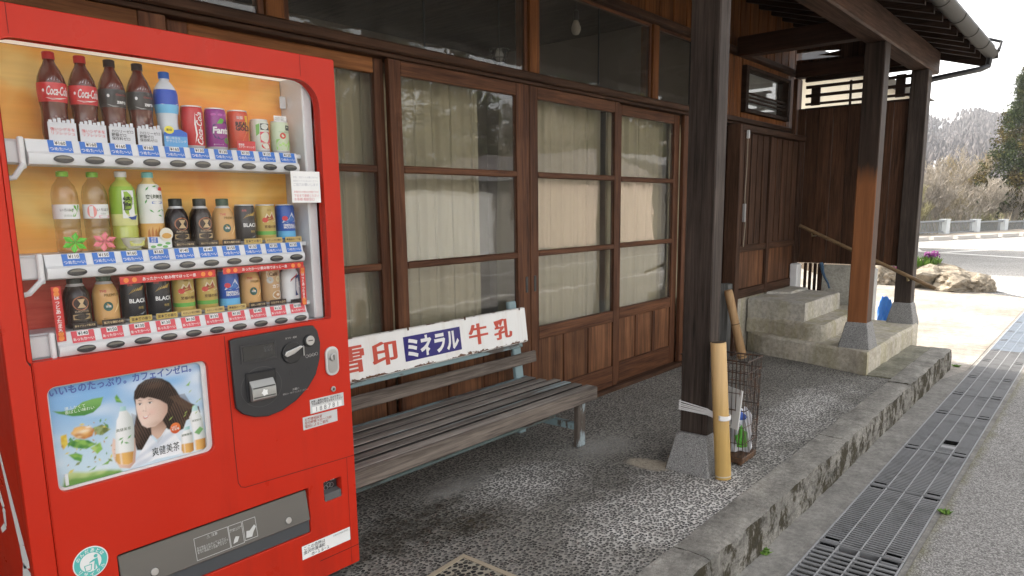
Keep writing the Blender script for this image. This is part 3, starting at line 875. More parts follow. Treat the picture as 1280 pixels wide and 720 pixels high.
# ------------------------------------------------------------------ curtains, lamps inside
def curtain(x0, x1, z0, z1, y, seed, label):
    rnd = random.Random(seed)
    n = int((x1-x0)*420); vs = []; fs = []
    ph = rnd.random()*6; per = .150
    for i in range(n+1):
        x = x0+(x1-x0)*i/n
        u = (x-x0)/per+ph
        yy = y + .012*math.sin(2*PI*u+1.2*math.sin(u*1.7)) + .005*math.sin(2*PI*u*2.3+seed)
        fr = u % 1
        if fr < .075: yy += .22*min(1, 2.2*math.sin(PI*fr/.075))*(.65+.35*math.sin(int(u)*2.1+seed))
        vs += [(x, yy, z0), (x+.004*math.sin(i*.3), yy, (z0+z1)/2), (x, y+(yy-y)*.8, z1)]
    for i in range(n):
        for j in (0, 1):
            fs.append((i*3+j, i*3+3+j, i*3+4+j, i*3+1+j))
    return solo(MB().add(vs, fs), 'curtain', M_CURTAIN, label, 'curtain', 'pleated curtains behind the glass doors', 'all')
CL = ['pale pleated curtain inside the door partly covered by the red machine', 'pale pleated curtain with a bare gap beside it, inside the door above the bench sign',
      'pale pleated curtain inside the door just past the bench end', 'pale pleated curtain inside the door nearest the thick porch post', 'narrow pleated curtain inside the door half hidden behind the thick porch post']
for k, (a, b) in enumerate(((1.35, 2.40), (2.43, 3.19), (3.53, 4.47), (4.55, 5.43), (5.5, 6.08))):
    curtain(a, b, .3, 2.03, YF+.16, k+3, CL[k])
bl = thing('light_bulb', 'bare hanging light bulb on a dark cord behind the upper glass', 'light bulb', (4.40, 3.1, 2.55))
MB().lathe([(0.001, 0), (.022, .006), (.034, .03), (.036, .05), (.026, .08), (.017, .1)], 16, (4.40, 3.1, 2.555)).build('bulb', flat((.42, .38, .33), .15, .6), bl, 'all')
MB().lathe([(.017, .0), (.02, .01), (.02, .06), (.006, .075)], 12, (4.40, 3.1, 2.655)).build('socket', M_BLACK, bl, True)
MB().tube([(4.40, 3.1, 2.72), (4.40, 3.1, 3.03)], .004, 6).build('cord', M_BLACK, bl)
pn = thing('wire_pendant', 'small black wire cage lamp seen through the upper glass', 'pendant lamp', (3.45, 3.0, 2.2))
cage = MB()
for k in range(8):
    a = 2*PI*k/8; c, s_ = math.cos(a), math.sin(a)
    MB().tube([(3.45+.015*c, 3.0+.015*s_, 2.20), (3.45+.045*c, 3.0+.045*s_, 2.25), (3.45+.06*c, 3.0+.06*s_, 2.3)], .0022, 5).build('cage_wire', M_BLACK, pn)
for z, r in ((2.20, .015), (2.25, .045), (2.3, .06)):
    MB().tube([(3.45+r*math.cos(2*PI*k/16), 3.0+r*math.sin(2*PI*k/16), z) for k in range(17)], .0025, 5).build('cage_ring', M_BLACK, pn)
MB().tube([(3.45, 3.0, 2.3), (3.45, 3.0, 3.03)], .004, 6).build('cord', M_BLACK, pn)
MB().lathe([(.0, 0), (.02, .01), (.028, .04), (.015, .08)], 12, (3.45, 3.0, 2.23)).build('bulb', flat((.5, .5, .48), .2), pn, 'all')
# ------------------------------------------------------------------ entrance steps
from mathutils import noise as mnoise
def worn_prism(poly, z0, z1, amp=.009, edge=.022, seed=0, step=.05, flush=()):
    """a cast block with worn arrises: outline resampled, top edge rounded"""
    pts = []
    n = len(poly)
    for i in range(n):
        a = Vector(poly[i]); b = Vector(poly[(i+1) % n])
        k = max(1, int((b-a).length/step))
        for t in range(k): pts.append(a+(b-a)*t/k)
    c = sum(pts, Vector((0, 0)))/len(pts)
    mb = MB(); N = len(pts); vs = []; fs = []
    for lv, (dz, ins) in enumerate(((0, 0), (.5, 0), (.86, 0), (1, edge))):
        for p in pts:
            nz = mnoise.noise(Vector((p.x*7+seed, p.y*7, (z0+(z1-z0)*dz)*9)))*amp + mnoise.noise(Vector((p.x*25+seed, p.y*25, dz*4)))*amp*.4
            d = (c-p).normalized()*(ins+nz)
            zt = z0+(z1-z0)*dz
            if lv == 2: zt = z1-edge
            if lv == 3: zt = z1+nz*.25
            vs.append((p.x+d.x, p.y+d.y, zt))
    for lv in range(3):
        for k in range(N):
            a = lv*N+k; b = lv*N+(k+1) % N
            fs.append((a, b, b+N, a+N))
    fs.append(tuple(3*N+k for k in range(N)))
    return mb.add(vs, fs)
ST = thing('entrance_steps', 'three worn concrete steps climbing to the end wall, yellow streaked on their sides', 'steps', (7.0, 2.0, 0))
s1 = [(6.018, 1.432), (7.86, 1.432), (7.86, 1.84), (7.82, 2.62), (6.55, 2.62), (6.36, 2.405), (6.2, 1.86), (6.12, 1.64)]
worn_prism(s1, -.2, .183, seed=1).build('step', M_STEP, ST, True)
s2 = [(6.34, 1.86), (7.82, 1.86), (7.82, 2.62), (6.52, 2.62), (6.44, 2.3), (6.33, 2.05), (6.29, 1.95), (6.30, 1.88)]
worn_prism(s2, .17, .325, seed=4, edge=.03).build('step', M_STEP, ST, True)
s3 = [(6.42, 2.06), (7.45, 2.06), (7.6, 2.62), (6.53, 2.62), (6.47, 2.35)]
worn_prism(s3, .31, .485, seed=9, edge=.014, amp=.006).build('step', M_STEP2, ST, True)
mp = worn_prism([(7.05, 2.4), (7.55, 2.4), (7.6, 2.6), (6.95, 2.61)], .475, .505, seed=2, edge=.02)
mp.build('mortar_patch', M_STEP2, ST, True)
# ------------------------------------------------------------------ handrail, hose, bag behind the wall
hr = thing('handrail', 'slanting round wooden handrail fixed along the dark end wall above the steps', 'handrail', (7.72, 1.95, .55))
a = Vector((7.70, 2.575, 1.13)); b = Vector((7.70, 1.285, .545))
MB().tube([a, a+(b-a)*.5, b], .018, 10).build('rail', wood('rail_wood', (.10, .06, .03), (.26, .17, .09), 'y', rough=.5), hr, True)
for t, xw in ((.10, 7.845), (.81, 7.785)):
    p = a+(b-a)*t
    MB().tube([p+Vector((0, 0, -.01)), p+Vector((.02, 0, -.05)), (xw-.004, p.y, p.z-.05)], .008, 8).build('bracket', flat((.3, .24, .12), .4, .5, .7), hr, True)
    MB().lathe([(.022, 0), (.022, .006)], 12).build('wall_plate', flat((.3, .24, .12), .4, .5, .7), hr, True).matrix_local = Matrix.Translation(Vector((xw-.008, p.y, p.z-.05))-Vector((7.72, 1.95, .55))) @ Matrix.Rotation(PI/2, 4, 'Y')
solo(MB().tube([(7.78, 2.36, .745), (7.77, 2.345, .70), (7.72, 2.32, .655), (7.705, 2.29, .6), (7.69, 2.25, .54), (7.66, 2.23, .5)], [.018, .02, .016, .012, .010, .01], 8), 'hose',
     flat((.05, .10, .17), .45), 'short dark blue hose hanging under the end wall onto the top step', 'hose', None, True)
def lump(cx, cy, cz, sx, sy, sz, seed, amp=.25, sub=2, flatbot=.35, sharp=False):
    import bmesh
    bm = bmesh.new()
    bmesh.ops.create_icosphere(bm, subdivisions=sub, radius=1)
    mb = MB(); vs = []
    bm.verts.ensure_lookup_table()
    for v in bm.verts:
        p = v.co.copy()
        n = mnoise.noise(p*1.1+Vector((seed*3.1, seed, 0)))*amp*1.4 + mnoise.noise(p*2.9+Vector((seed, 7, 0)))*amp*.6 + mnoise.noise(p*7+Vector((seed, 3, 5)))*amp*.22
        p *= 1+n
        if p.z < -flatbot: p.z = -flatbot+(p.z+flatbot)*.1
        vs.append((cx+p.x*sx, cy+p.y*sy, cz+(p.z+flatbot)*sz))
    fs = [tuple(v.index for v in f.verts) for f in bm.faces]
    bm.free()
    return mb.add(vs, fs)
M_BAG = Mt('blue_plastic', .35, .5); M_BAG.col((.05, .24, .75)); M_BAG = M_BAG.m
solo(lump(8.12, 1.80, -.17, .055, .06, .30, 11, .55, 4, .8), 'plastic_bag', M_BAG, 'crumpled bright blue plastic bag slumped behind the white end of the low wall', 'bag', None, True)

# ------------------------------------------------------------------ bench with enamel sign
BN = thing('bench', 'weathered slatted wooden bench with pale blue legs and a white enamel sign along its back', 'bench', (2.45, 2.45, 0))
BX0, BX1 = 1.545, 3.345
ys = 2.225
for k in range(6):
    wv = .0545
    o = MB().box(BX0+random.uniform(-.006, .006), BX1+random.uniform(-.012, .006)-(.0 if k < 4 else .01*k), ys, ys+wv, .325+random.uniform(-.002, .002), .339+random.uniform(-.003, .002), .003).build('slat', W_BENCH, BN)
    ys += wv+.0228
MB().box(BX0, BX1+.004, 2.203, 2.2235, .262, .337, .005).build('front_apron', W_APRON, BN)
MB().box(BX0, BX1-.03, 2.675, 2.712, .30, .335, .004).build('back_rail', M_BLUEP_X, BN)
MB().box(BX0+.03, 3.0, 2.238, 2.262, .228, .246, .004).build('stretcher', peel('dull_green_rail', (.10, .135, .13), (.05, .045, .04), .5, .56, 9, (.3, 2, 2)), BN)
M_LEGP = peel('worn_leg_paint', (.36, .43, .45), (.10, .08, .065), .46, .52, 9, (1.2, 1.2, .35))
for x in (1.55, 3.19):
    MB().box(x+.01, x+.082, 2.232, 2.268, .0, .317, .006).build('leg', M_LEGP, BN)
    MB().box(x+.01, x+.07, 2.66, 2.70, .0, .30, .006).build('leg', M_BLUEP, BN)
    MB().box(x+.015, x+.055, 2.269, 2.659, .10, .14, .004).build('side_rail', M_BLUEP, BN)
    MB().box(x+.015, x+.055, 2.269, 2.659, .27, .3165, .004).build('side_rail', M_BLUEP, BN)
    Mt_ = Matrix.Translation((0, 2.70, .34)) @ Matrix.Rotation(R(-7), 4, 'X')
    MB().box(x+.03, x+.10, .0, .03, -.03, .46, .006, Mt_).build('back_post', M_BLUEP, BN)
tilt = Matrix.Translation((0, 2.683, .34)) @ Matrix.Rotation(R(-7), 4, 'X')
MB().box(BX0, 3.40, -.008, .014, .072, .142, .005, tilt).build('back_slat', W_APRON, BN)
MB().box(BX0, 3.29, .0, .016, .18, .212, .004, tilt).build('back_rail', M_BLUEP_X, BN)
# the enamel plate: a shallow tray with rolled rims
sgx0, sgx1 = 1.80, 3.325
SG = MB().box(sgx0, sgx1, -.016, -.004, .212, .414, .003, tilt).build('sign_plate', M_SIGN, BN)
MB().box(sgx0+.004, sgx1-.004, -.0175, -.0005, .2085, .2115, .001, tilt).build('sign_rim', M_SIGNRIM, SG)
MB().box(sgx0+.004, sgx1-.004, -.0175, -.0005, .4145, .4185, .001, tilt).build('sign_rim', M_SIGNRIM, SG)
for bx_ in (1.98, 2.385, 3.27, 2.8):
    MB().box(bx_-.006, bx_+.006, -.019, -.0165, .405, .425, .001, tilt).build('rust_tab', M_RUSTY, SG)
fs_ = lambda u, v: tuple(tilt @ Vector((u, -.0172, v)))
fs2 = lambda u, v: tuple(tilt @ Vector((u, -.0180, v)))
SIGNRED = flat((.55, .075, .045), .4)
for ch, c_, h_ in (('雪', 2.015, .128), ('印', 2.218, .118), ('牛', 2.895, .118), ('乳', 3.105, .118)):
    mb = MB()
    for q, dxx in enumerate((-.0045, 0, .0045)):
        letters(mb, ch, (c_-.075+dxx, c_+.075+dxx, .315-h_/2, .315+h_/2), lambda u, v, q=q: tuple(tilt @ Vector((u, -.0172-.0002*q, v))), bold=.014, keep=False)
    mb.build('sign_lettering', SIGNRED, SG)
MB().add([fs_(2.345, .25), fs_(2.752, .25), fs_(2.752, .376), fs_(2.345, .376)], [(0, 1, 2, 3)]).build('sign_panel', flat((.018, .013, .16), .35), SG)
letters(MB(), 'ミネラル', (2.365, 2.735, .26, .367), fs2, bold=.04, keep=False).build('sign_lettering', M_PAPER, SG)

# ------------------------------------------------------------------ pole tied to the post, rope, basket and its contents
W_POLE = Mt('smooth_pole_wood', .5, .35)
co = W_POLE.coord()
zz = W_POLE.n('SeparateXYZ', Vector=co).outputs[2]
g = W_POLE.noise(W_POLE.map(co, (40, 40, 2.5)), 1.0, 5, .6)
c1 = W_POLE.mix(W_POLE.ramp(W_POLE.math('ADD', zz, W_POLE.math('MULTIPLY', g, .2)), (.3, 0), (.62, 1)), (.48, .31, .10), (.56, .37, .17))
c1 = W_POLE.mix(.5, c1, W_POLE.ramp(g, (.3, .7), (.7, 1.15)), 'MULTIPLY')
W_POLE.col(c1); W_POLE.bump(g, .1, .003); W_POLE = W_POLE.m
PO = thing('wooden_pole', 'smooth yellowish bamboo-like pole tied upright to the thick porch post', 'pole', (3.265, 1.402, 0))
p0 = Vector((3.268, 1.400, .004)); p1 = Vector((3.262, 1.449, .69)); ax = (p1-p0)
mb = MB().tube([p0, p0+ax*.06, p0+ax*.5, p1-ax*.004, p1], [.0385, .039, .0385, .0378, .0365], 24)
mb.build('shaft', W_POLE, PO, True)
MB().tube([p1+ax*.0005, p1+ax*.003], [.032, .032], 20).build('end_grain', flat((.06, .04, .02), .8), PO)
MB().tube([p0+ax*.018, p0+ax*.026], [.0402, .0402], 24).build('band', flat((.5, .46, .36), .6), PO)
RP = MB()
def loop(dz, tilt_, off):
    pts = []
    cx, cy = 3.355, 1.575
    pc = p0+ax*.44
    arc = []
    for k in range(9):                       # round the pole's street side
        an = R(200+150*k/8)
        arc.append((pc.x+.0435*math.cos(an), pc.y+.0435*math.sin(an)))
    path = [(3.276, 1.655)] + [(3.276, 1.50)] + arc + [(3.396, 1.496), (3.396, 1.655), (3.276, 1.655)]
    for i, (x, y) in enumerate(path):
        f = i/(len(path)-1)
        pts.append((x, y, .325+dz+tilt_*(1.655-y)*-.4))
    RP.tube(pts, .0036, 6)
for dz, tl in ((0, .1), (.011, .16), (.021, .22), (-.009, .05), (.034, .3)):
    loop(dz, tl, 0)
solo(RP, 'rope', flat((.72, .71, .7), .8), 'white cord wound several times round the thick post and the yellow pole', 'rope', None, True)
lg = thing('log_stake', 'short peeled log leaning against the grey stub beside the steps', 'log', (6.1, 2.48, 0))
la, lb = Vector((6.01, 2.44, .02)), Vector((5.93, 2.565, .62))
lb = Vector((5.93, 2.56, .62)); dl = lb-la
MB().tube([la, la+dl*.05, la+dl*.5, la+dl*.95, lb], [.036, .041, .036, .037, .034], 16).build('shaft', W_LOG, lg, True)
for t in (.03, .5):
    MB().tube([la+dl*t, la+dl*(t+.012)], [.0415, .0415] if t < .1 else [.0375, .0375], 16).build('ring_band', flat((.1, .06, .03), .8), lg, True)

BX = thing('wire_basket', 'rusty wire litter basket standing behind the tied pole', 'basket', (3.57, 1.6, 0))
bx0, bx1, by0, by1, bh = 3.485, 3.665, 1.395, 1.74, .56
fr = MB()
for z, r in ((.035, .004), (bh, .0045), (.3, .003), (bh-.06, .003)):
    e = .012*(z/bh)
    MB().tube([(bx0-e, by0-e, z), (bx1+e, by0-e, z), (bx1+e, by1+e, z), (bx0-e, by1+e, z), (bx0-e, by0-e, z)], r, 6).build('rim_wire', M_RUST, BX)
def wires(side):
    n = 9 if side in 'ab' else 16
    for k in range(n+1):
        t = k/n
        if side == 'a': p = (bx0+(bx1-bx0)*t, by0); o_ = (0, -1)
        if side == 'b': p = (bx0+(bx1-bx0)*t, by1); o_ = (0, 1)
        if side == 'c': p = (bx0, by0+(by1-by0)*t); o_ = (-1, 0)
        if side == 'd': p = (bx1, by0+(by1-by0)*t); o_ = (1, 0)
        e = .012
        MB().tube([(p[0], p[1], .035), (p[0]+o_[0]*e, p[1]+o_[1]*e, bh)], .0021, 5).build('upright_wire', M_RUST, BX)
for s_ in 'abcd': wires(s_)
for z in (.12, .21, .39, .46):
    e = .012*(z/bh)
    MB().tube([(bx0-e, by0-e, z), (bx1+e, by0-e, z), (bx1+e, by1+e, z), (bx0-e, by1+e, z), (bx0-e, by0-e, z)], .002, 5).build('hoop_wire', M_RUST, BX)
MB().box(bx0-.004, bx1+.004, by0-.004, by1+.004, .012, .045, .004).build('tray', M_RUSTY, BX)
for x in (bx0+.02, bx1-.02):
    for y in (by0+.02, by1-.02):
        MB().box(x-.012, x+.012, y-.012, y+.012, 0, .0115, .002).build('foot', M_RUSTY, BX)
M_PLASTIC = Mt('white_film', .4, .5); M_PLASTIC.col((.66, .67, .7)); M_PLASTIC = M_PLASTIC.m
solo(lump(3.61, 1.465, .05, .055, .06, .165, 3, .45, 3, .5), 'plastic_bag', M_PLASTIC, 'crumpled white plastic bag at the bottom of the wire basket', 'bag', None, True)
solo(lump(3.60, 1.62, .055, .055, .085, .17, 8, .45, 3, .5), 'plastic_bag', M_PLASTIC, 'taller white plastic bag stuffed against the back of the wire basket', 'bag', None, True)
solo(lump(3.545, 1.43, .09, .028, .026, .055, 5, .6, 3, .6), 'snack_packet', flat((.10, .38, .04), .35), 'crumpled green snack packet inside the wire basket', 'packet', None, True)
solo(lump(3.56, 1.47, .235, .045, .05, .03, 6, .3, 3, .5), 'drink_label', flat((.03, .10, .42), .4), 'small crumpled blue wrapper on top of the rubbish in the wire basket', 'wrapper', None, True)
nb = thing('notice_board', 'white plastic sheet with a blue edge slipped inside the wire basket', 'board', (3.5, 1.5, .2))
Mb = Matrix.Translation((3.49, 1.47, .2)) @ Matrix.Rotation(R(62), 4, 'Z') @ Matrix.Rotation(R(6), 4, 'X')
MB().box(-.07, .07, 0, .006, 0, .21, .002, Mb).build('sheet', M_PAPER, nb)
MB().box(.0705, .0775, -.001, .007, 0, .21, .002, Mb).build('edge_strip', flat((.12, .2, .36), .4), nb)

# ------------------------------------------------------------------ drain grates
GJ = [2.40, 3.274, 4.139, 4.957, 5.948, 6.627, 7.357, 8.209, 8.852, 9.55, 10.25, 11.1, 12.0, 12.9, 13.74]
GL = ['coarse slotted drain grate with the widest black slots, before the fine barred ones',
      'first fine barred drain grate, level with the thick porch post and its tied pole', 'fine barred drain grate between the thick porch post and the grate with a hole', 'drain grate with one small rectangular hole beside a pale plate',
      'fine barred drain grate midway along the worn kerb', 'fine barred drain grate just before the kerb end', 'fine barred drain grate level with the end of the kerb',
      'last dark drain grate before the bluish sunlit ones', 'first bluish sunlit drain grate past the end of the kerb', 'second bluish sunlit drain grate past the kerb end',
      'third bluish drain grate in the sun beside the pale yard', 'fourth bluish drain grate in the sun beside the pale yard', 'last but one drain grate before the dark asphalt bend', 'last drain grate of the row at the dark asphalt bend']
GY0, GY1 = .578, .927
for k in range(len(GJ)-1):
    a, b = GJ[k]+.003, GJ[k+1]-.003
    gt = thing('drain_grate', GL[k], 'drain grate', ((a+b)/2, (GY0+GY1)/2, RZ-.03), 'drain grates in a row along the kerb')
    z0, z1 = RZ-.030, RZ-.002
    fm = M_GRATEBLUE if k >= 8 else M_GRATE
    if True:
        for y in (GY0, GY1):
            MB().box(a, b, y-.004, y+.004, z0, z1+.001, .001).build('side_bar', M_GRATEFR if k < 8 else fm, gt)
        for j in (1, 2, 3):
            y = GY0+(GY1-GY0)*j/4
            MB().box(a+.004, b-.004, y-.003, y+.003, z0, z1+.0012, .001).build('bearing_bar', M_GRATEFR if k < 8 else fm, gt)
        for x in (a, b-.006):
            MB().box(x, x+.006, GY0+.0042, GY1-.0042, z0, z1+.0006, .001).build('end_bar', fm, gt)
    coarse = k < 1
    pitch, bw = (.043, .018) if coarse else (.0245, .0115)
    n = int((b-a-.012)/pitch)
    if coarse:
        for i in range(n):
            x = a+.012+i*pitch
            MB().box(x, x+bw, GY0+.0045, GY1-.0045, z1-.007, z1, .001).build('cross_bar', fm, gt)
    else:
        mb = MB()
        for i in range(n):
            x = a+.008+i*pitch
            mb.box(x, x+bw, GY0+.0045, GY1-.0045, z1-.006, z1-.001)
        mb.build('cross_bars', fm, gt)['kind'] = 'stuff'
    for x, y in ((a+.035, GY1-.045), (b-.035, GY1-.045), (a+.035, GY0+.045), (b-.035, GY0+.045)):
        MB().box(x-.012, x+.012, y-.03, y+.03, z0+.01, z1+.0018, .001).build('lifting_slot', M_HOLE, gt)
        MB().box(x-.016, x-.0125, y-.034, y+.034, z0+.01, z1+.0022, .001).build('slot_rim', M_GRATEFR, gt)
    if k == 3:
        MB().box(a+.20, a+.275, .665, .742, z0+.012, z1+.0018, .001).build('hand_hole', M_HOLE, gt)
        MB().box(a+.10, a+.155, .665, .742, z0+.012, z1+.0020, .001).build('hole_plate', M_GRATEFR, gt)
# ------------------------------------------------------------------ vending machine
YM = 2.066
VM = thing('vending_machine', 'red drinks vending machine with a glazed display, a poster and a black coin panel', 'vending machine', (1.02, 2.4, 0))
vp = lambda mb, name, mat, parent=None, smooth=False, label=None: mb.build(name, mat, parent or VM, smooth, label=label)
# cabinet as shell panels so that the display is really hollow
vp(MB().box(.522, .545, 2.105, 2.73, .045, 1.832, .006), 'side_panel', M_RED)
vp(MB().box(1.497, 1.52, 2.105, 2.73, .045, 1.832, .006), 'side_panel', M_RED)
vp(MB().box(.5455, 1.4965, 2.105, 2.729, 1.80, 1.832, .004), 'top_panel', M_RED)
vp(MB().box(.5455, 1.4965, 2.70, 2.729, .046, 1.799), 'back_panel', M_REDDARK)
vp(MB().box(.5455, 1.4965, 2.105, 2.70, .046, .18), 'base_panel', M_REDDARK)
vp(MB().box(.5455, 1.4965, 2.42, 2.45, .181, 1.799), 'inner_panel', M_WHITEPL)
for x in (.56, 1.44):
    for y in (2.14, 2.66):
        vp(MB().lathe([(.028, 0), (.03, .012), (.014, .016), (.014, .046)], 12, (x+.02, y, 0)), 'foot', M_METAL)
F = lambda a, b, h: (a, YM+h, b)
WIN = rrect(.552, 1.468, .978, 1.770, (.012, .012, .085, .06), 8)
POS = rrect(.586, 1.013, .624, .910, .022)
SLOT = rrect(.706, 1.332, .238, .402, .006)
RET = rrect(1.394, 1.470, .327, .402, (.012, .012, .004, .004))
door_mb = remap(curve_plate([rrect(.560, 1.532, .05, 1.846, .004, 1), WIN, POS, SLOT, RET], .034, .0025), F)
vp(door_mb, 'front_door', M_RED, None, True)
vp(remap(curve_plate([rrect(.506, .5585, .05, 1.846, .004, 1)] if False else [[(.506, .05), (.5585, .05), (.5585, .97), (.5508, .985), (.5508, 1.74), (.5585, 1.76), (.5585, 1.846), (.506, 1.846)]], .034, .0025), F), 'hinge_strip', M_RED, None, True)
SE = YM-.0006
def strip(pts, w, name, mat, y, parent=None):
    mb = MB()
    for (a, b), (c, d) in zip(pts[:-1], pts[1:]):
        L = math.hypot(c-a, d-b); nx, nz = -(d-b)/L*w/2, (c-a)/L*w/2
        mb.add([(a-nx, y, b-nz), (c-nx, y, d-nz), (c+nx, y, d+nz), (a+nx, y, b+nz)], [(0, 1, 2, 3)])
    return vp(mb, name, mat, parent)
strip([(1.072, .975), (1.076, .60), (1.079, .50), (1.087, .484), (1.102, .478), (1.53, .466)], .0022, 'door_seam', M_SEAM, SE)
strip([(1.497, .465), (1.495, .06)], .0016, 'door_seam', M_SEAM, SE)
strip([(.56, .155), (1.532, .135)] if False else [(1.36, .118), (1.532, .118)], .0025, 'door_seam', M_SEAM, SE)
strip([(.60, 1.775), (.60, 1.846)], .0012, 'door_seam', M_SEAM, SE)
strip([(1.40, 1.777), (1.40, 1.846)], .0012, 'door_seam', M_SEAM, SE)
vp(remap(curve_plate([rrect(.5465, 1.4735, .9725, 1.7755, (.014, .014, .09, .065), 8), rrect(.5518, 1.4682, .9778, 1.7702, (.012, .012, .0845, .0595), 8)], .006, .001), lambda a, b, h: (a, YM+.006+h, b)), 'window_gasket', M_DGREY, None, True)
# display: print at the back, walls, shelves, glass
m = Mt('display_backdrop', .5, .3)
co = m.coord(); sp = m.n('SeparateXYZ', Vector=co)
n1 = m.noise(m.map(co, (2.6, 1, 3.4)), 1.3, 3, .5, .6)
c = m.ramp(n1, (.32, (.86, .34, .07)), (.5, (.92, .50, .12)), (.66, (.95, .72, .26)))
wv = m.noise(m.map(co, (1.5, 1, 60)), 1.0, 3)
c = m.mix(.25, c, m.ramp(wv, (.3, .7), (.7, 1.2)), 'MULTIPLY')
m.col(c); M_BACKD = m.m
m = Mt('display_backdrop_red', .5, .3)
co = m.coord()
wv = m.noise(m.map(co, (12, 1, 90)), 1.0, 4)
m.col(m.ramp(wv, (.3, (.6, .05, .03)), (.7, (.75, .13, .08)))); M_BACKR = m.m
m = Mt('tube_cover_added_glow', .5, .2); m.col((.8, .8, .78)); m.b.inputs['Emission Color'].default_value = (1, .93, .82, 1); m.b.inputs['Emission Strength'].default_value = .11; M_ADDGLOW = m.m  # weak glow added to the lamp cover to brighten the display
vp(MB().box(.548, 1.43, 2.236, 2.24, 1.235, 1.784), 'display_backdrop', M_BACKD)
vp(MB().box(.548, 1.43, 2.236, 2.24, .98, 1.2345), 'display_backdrop', M_BACKR)
vp(MB().box(1.432, 1.468, 2.112, 2.40, .98, 1.795, .004), 'display_side', M_WHITEPL)
vp(MB().box(.548, 1.43, 2.112, 2.235, 1.785, 1.798), 'lamp_cover_added_glow', M_ADDGLOW)
vp(MB().box(.546, 1.47, 2.112, 2.40, .955, .979), 'display_floor', M_WHITEPL)
vp(remap(curve_plate([rrect(.5475, 1.4725, .9735, 1.7745, (.013, .013, .088, .063), 8)], .004), lambda a, b, h: (a, YM+.0125+h, b)), 'display_glass', M_DISPGLASS)
vp(MB().box(1.405, 1.428, 2.20, 2.206, 1.69, 1.73, .002), 'lamp_clip', M_WHITEPL)
BXX = [.695+.0735*k for k in range(10)]
PR = [[160, 160, 160, 160, 160, 130, 130, 130, 130, 120], [110, 150, 160, 160, 140, 140, 150, 130, 130, 130], [140, 150, 130, 130, 130, 130, 130, 140, 130, 100]]
TAGB = flat((.035, .16, .55), .45); TAGR = flat((.62, .07, .09), .45)
for r, (zb, x0) in enumerate(((1.470, .618), (1.180, .628), (.975, .634))):
    zb += .001
    # moulded rail: rounded front
    prof = [(2.135, zb+.066), (2.108, zb+.066), (2.1, zb+.036), (2.0925, zb+.030), (2.090, zb+.018), (2.096, zb+.004), (2.108, zb), (2.135, zb)]
    rail = MB().prism(prof, x0, 1.392, lambda a, b, h: (h, a, b))
    rl = vp(rail, 'shelf_rail', M_WHITEPL, None, True)
    vp(MB().box(.552, x0-.001, 2.112, 2.16, zb+.004, zb+.062, .004), 'rail_arm', M_WHITEPL)
    vp(MB().box(x0-.018, x0-.004, 2.098, 2.1115, zb-.008, zb+.07, .003), 'rail_clip', M_WHITE)
    vp(MB().box(.56, 1.431, 2.136, 2.235, zb+.052, zb+.066, .002), 'shelf', M_WHITEPL)
    if r < 2:
        vp(MB().tube([(.556, 2.108, zb-.035), (.585, 2.104, zb-.03), (x0-.01, 2.1, zb+.004)], .007, 8), 'shelf_strap', M_WHITEPL, None, True)
    sl_ = lambda u, v, zb=zb: (u, 2.1075-.008*(zb+.066-v)/.03, v)
    up = lambda e: (lambda u, v: tuple(a+b for a, b in zip(sl_(u, v), (0, -e, 0))))
    for k, bx in enumerate(BXX):
        bx += .001*r
        u0, u1 = bx-.028, bx+.028
        f1, f2, f3 = up(.0008), up(.0014), up(.0020)
        tg = vp(MB().add([f1(u0, zb+.0345), f1(u1, zb+.0345), f1(u1, zb+.0655), f1(u0, zb+.0655)], [(0, 1, 2, 3)]), 'price_tag', TAGB if r < 2 else TAGR)
        MB().add([f2(bx-.014, zb+.0525), f2(bx+.014, zb+.0525), f2(bx+.014, zb+.0650), f2(bx-.014, zb+.0650)], [(0, 1, 2, 3)]).build('price_card', M_PAPER, tg)
        letters(MB(), '¥%d' % PR[r][k], (bx-.0125, bx+.0125, zb+.0538, zb+.0638), f3, .02).build('price_lettering', M_INK, tg)
        letters(MB(), 'つめた〜い' if r < 2 else 'あったか〜い', (bx-.026, bx+.026, zb+.036, zb+.0515), f2, .012, shear=-.2).build('tag_lettering', M_PAPER, tg)
        bt = MB().add([(bx+.0235*math.cos(2*PI*j/20)*s_, 2.0905-d, zb+.0178+.0098*math.sin(2*PI*j/20)*s_) for s_, d in ((1, 0), (1, .0035), (.88, .0048)) for j in range(20)],
                      [tuple(q*20+j if i == 0 else q for i, q in ()) for j in ()] + [(i*20+j, i*20+(j+1) % 20, i*20+20+(j+1) % 20, i*20+20+j) for i in (0, 1) for j in range(20)] + [tuple(40+j for j in range(20))])
        b_ = vp(bt, 'selection_button', M_DGREY, None, True)
        MB().add([(bx+.019*math.cos(PI*j/10), 2.0903-.0052, zb+.0190+.0062*math.sin(PI*j/10)) for j in range(11)], [tuple(range(11))]).build('button_lens', flat((.16, .155, .13), .2, .6), b_)
# red paper slogans round the warm row
RB = flat((.55, .03, .025), .5); PP = M_PAPER
def slogan(s, u0, u1, v0, v1, y, rot=False):
    o = vp(MB().box(u0, u1, y, y+.001, v0, v1), 'slogan_strip', RB)
    letters(MB(), s, (u0+.22*(u1-u0), u1-.22*(u1-u0), v0+.15*(v1-v0), v1-.15*(v1-v0)) if not rot else (u0+.12*(u1-u0), u1-.12*(u1-u0), v0+.16*(v1-v0), v1-.16*(v1-v0)), on_front(y-.0004), .015, lead=.95).build('slogan_lettering', PP, o)
    for t in (.06, .14, .86, .94):
        cx, cz = ((u0+u1)/2, v0+(v1-v0)*t) if rot else (u0+(u1-u0)*t, (v0+v1)/2)
        MB().add([(a, y-.0004, b) for a, b in ell(cx, cz, .007, .007, 12)], [tuple(range(12))]).build('orange_mark', flat((.8, .25, .05), .5), o)
slogan('あったか〜い飲み物でほっと一息', .80, 1.075, 1.156, 1.177, 2.093)
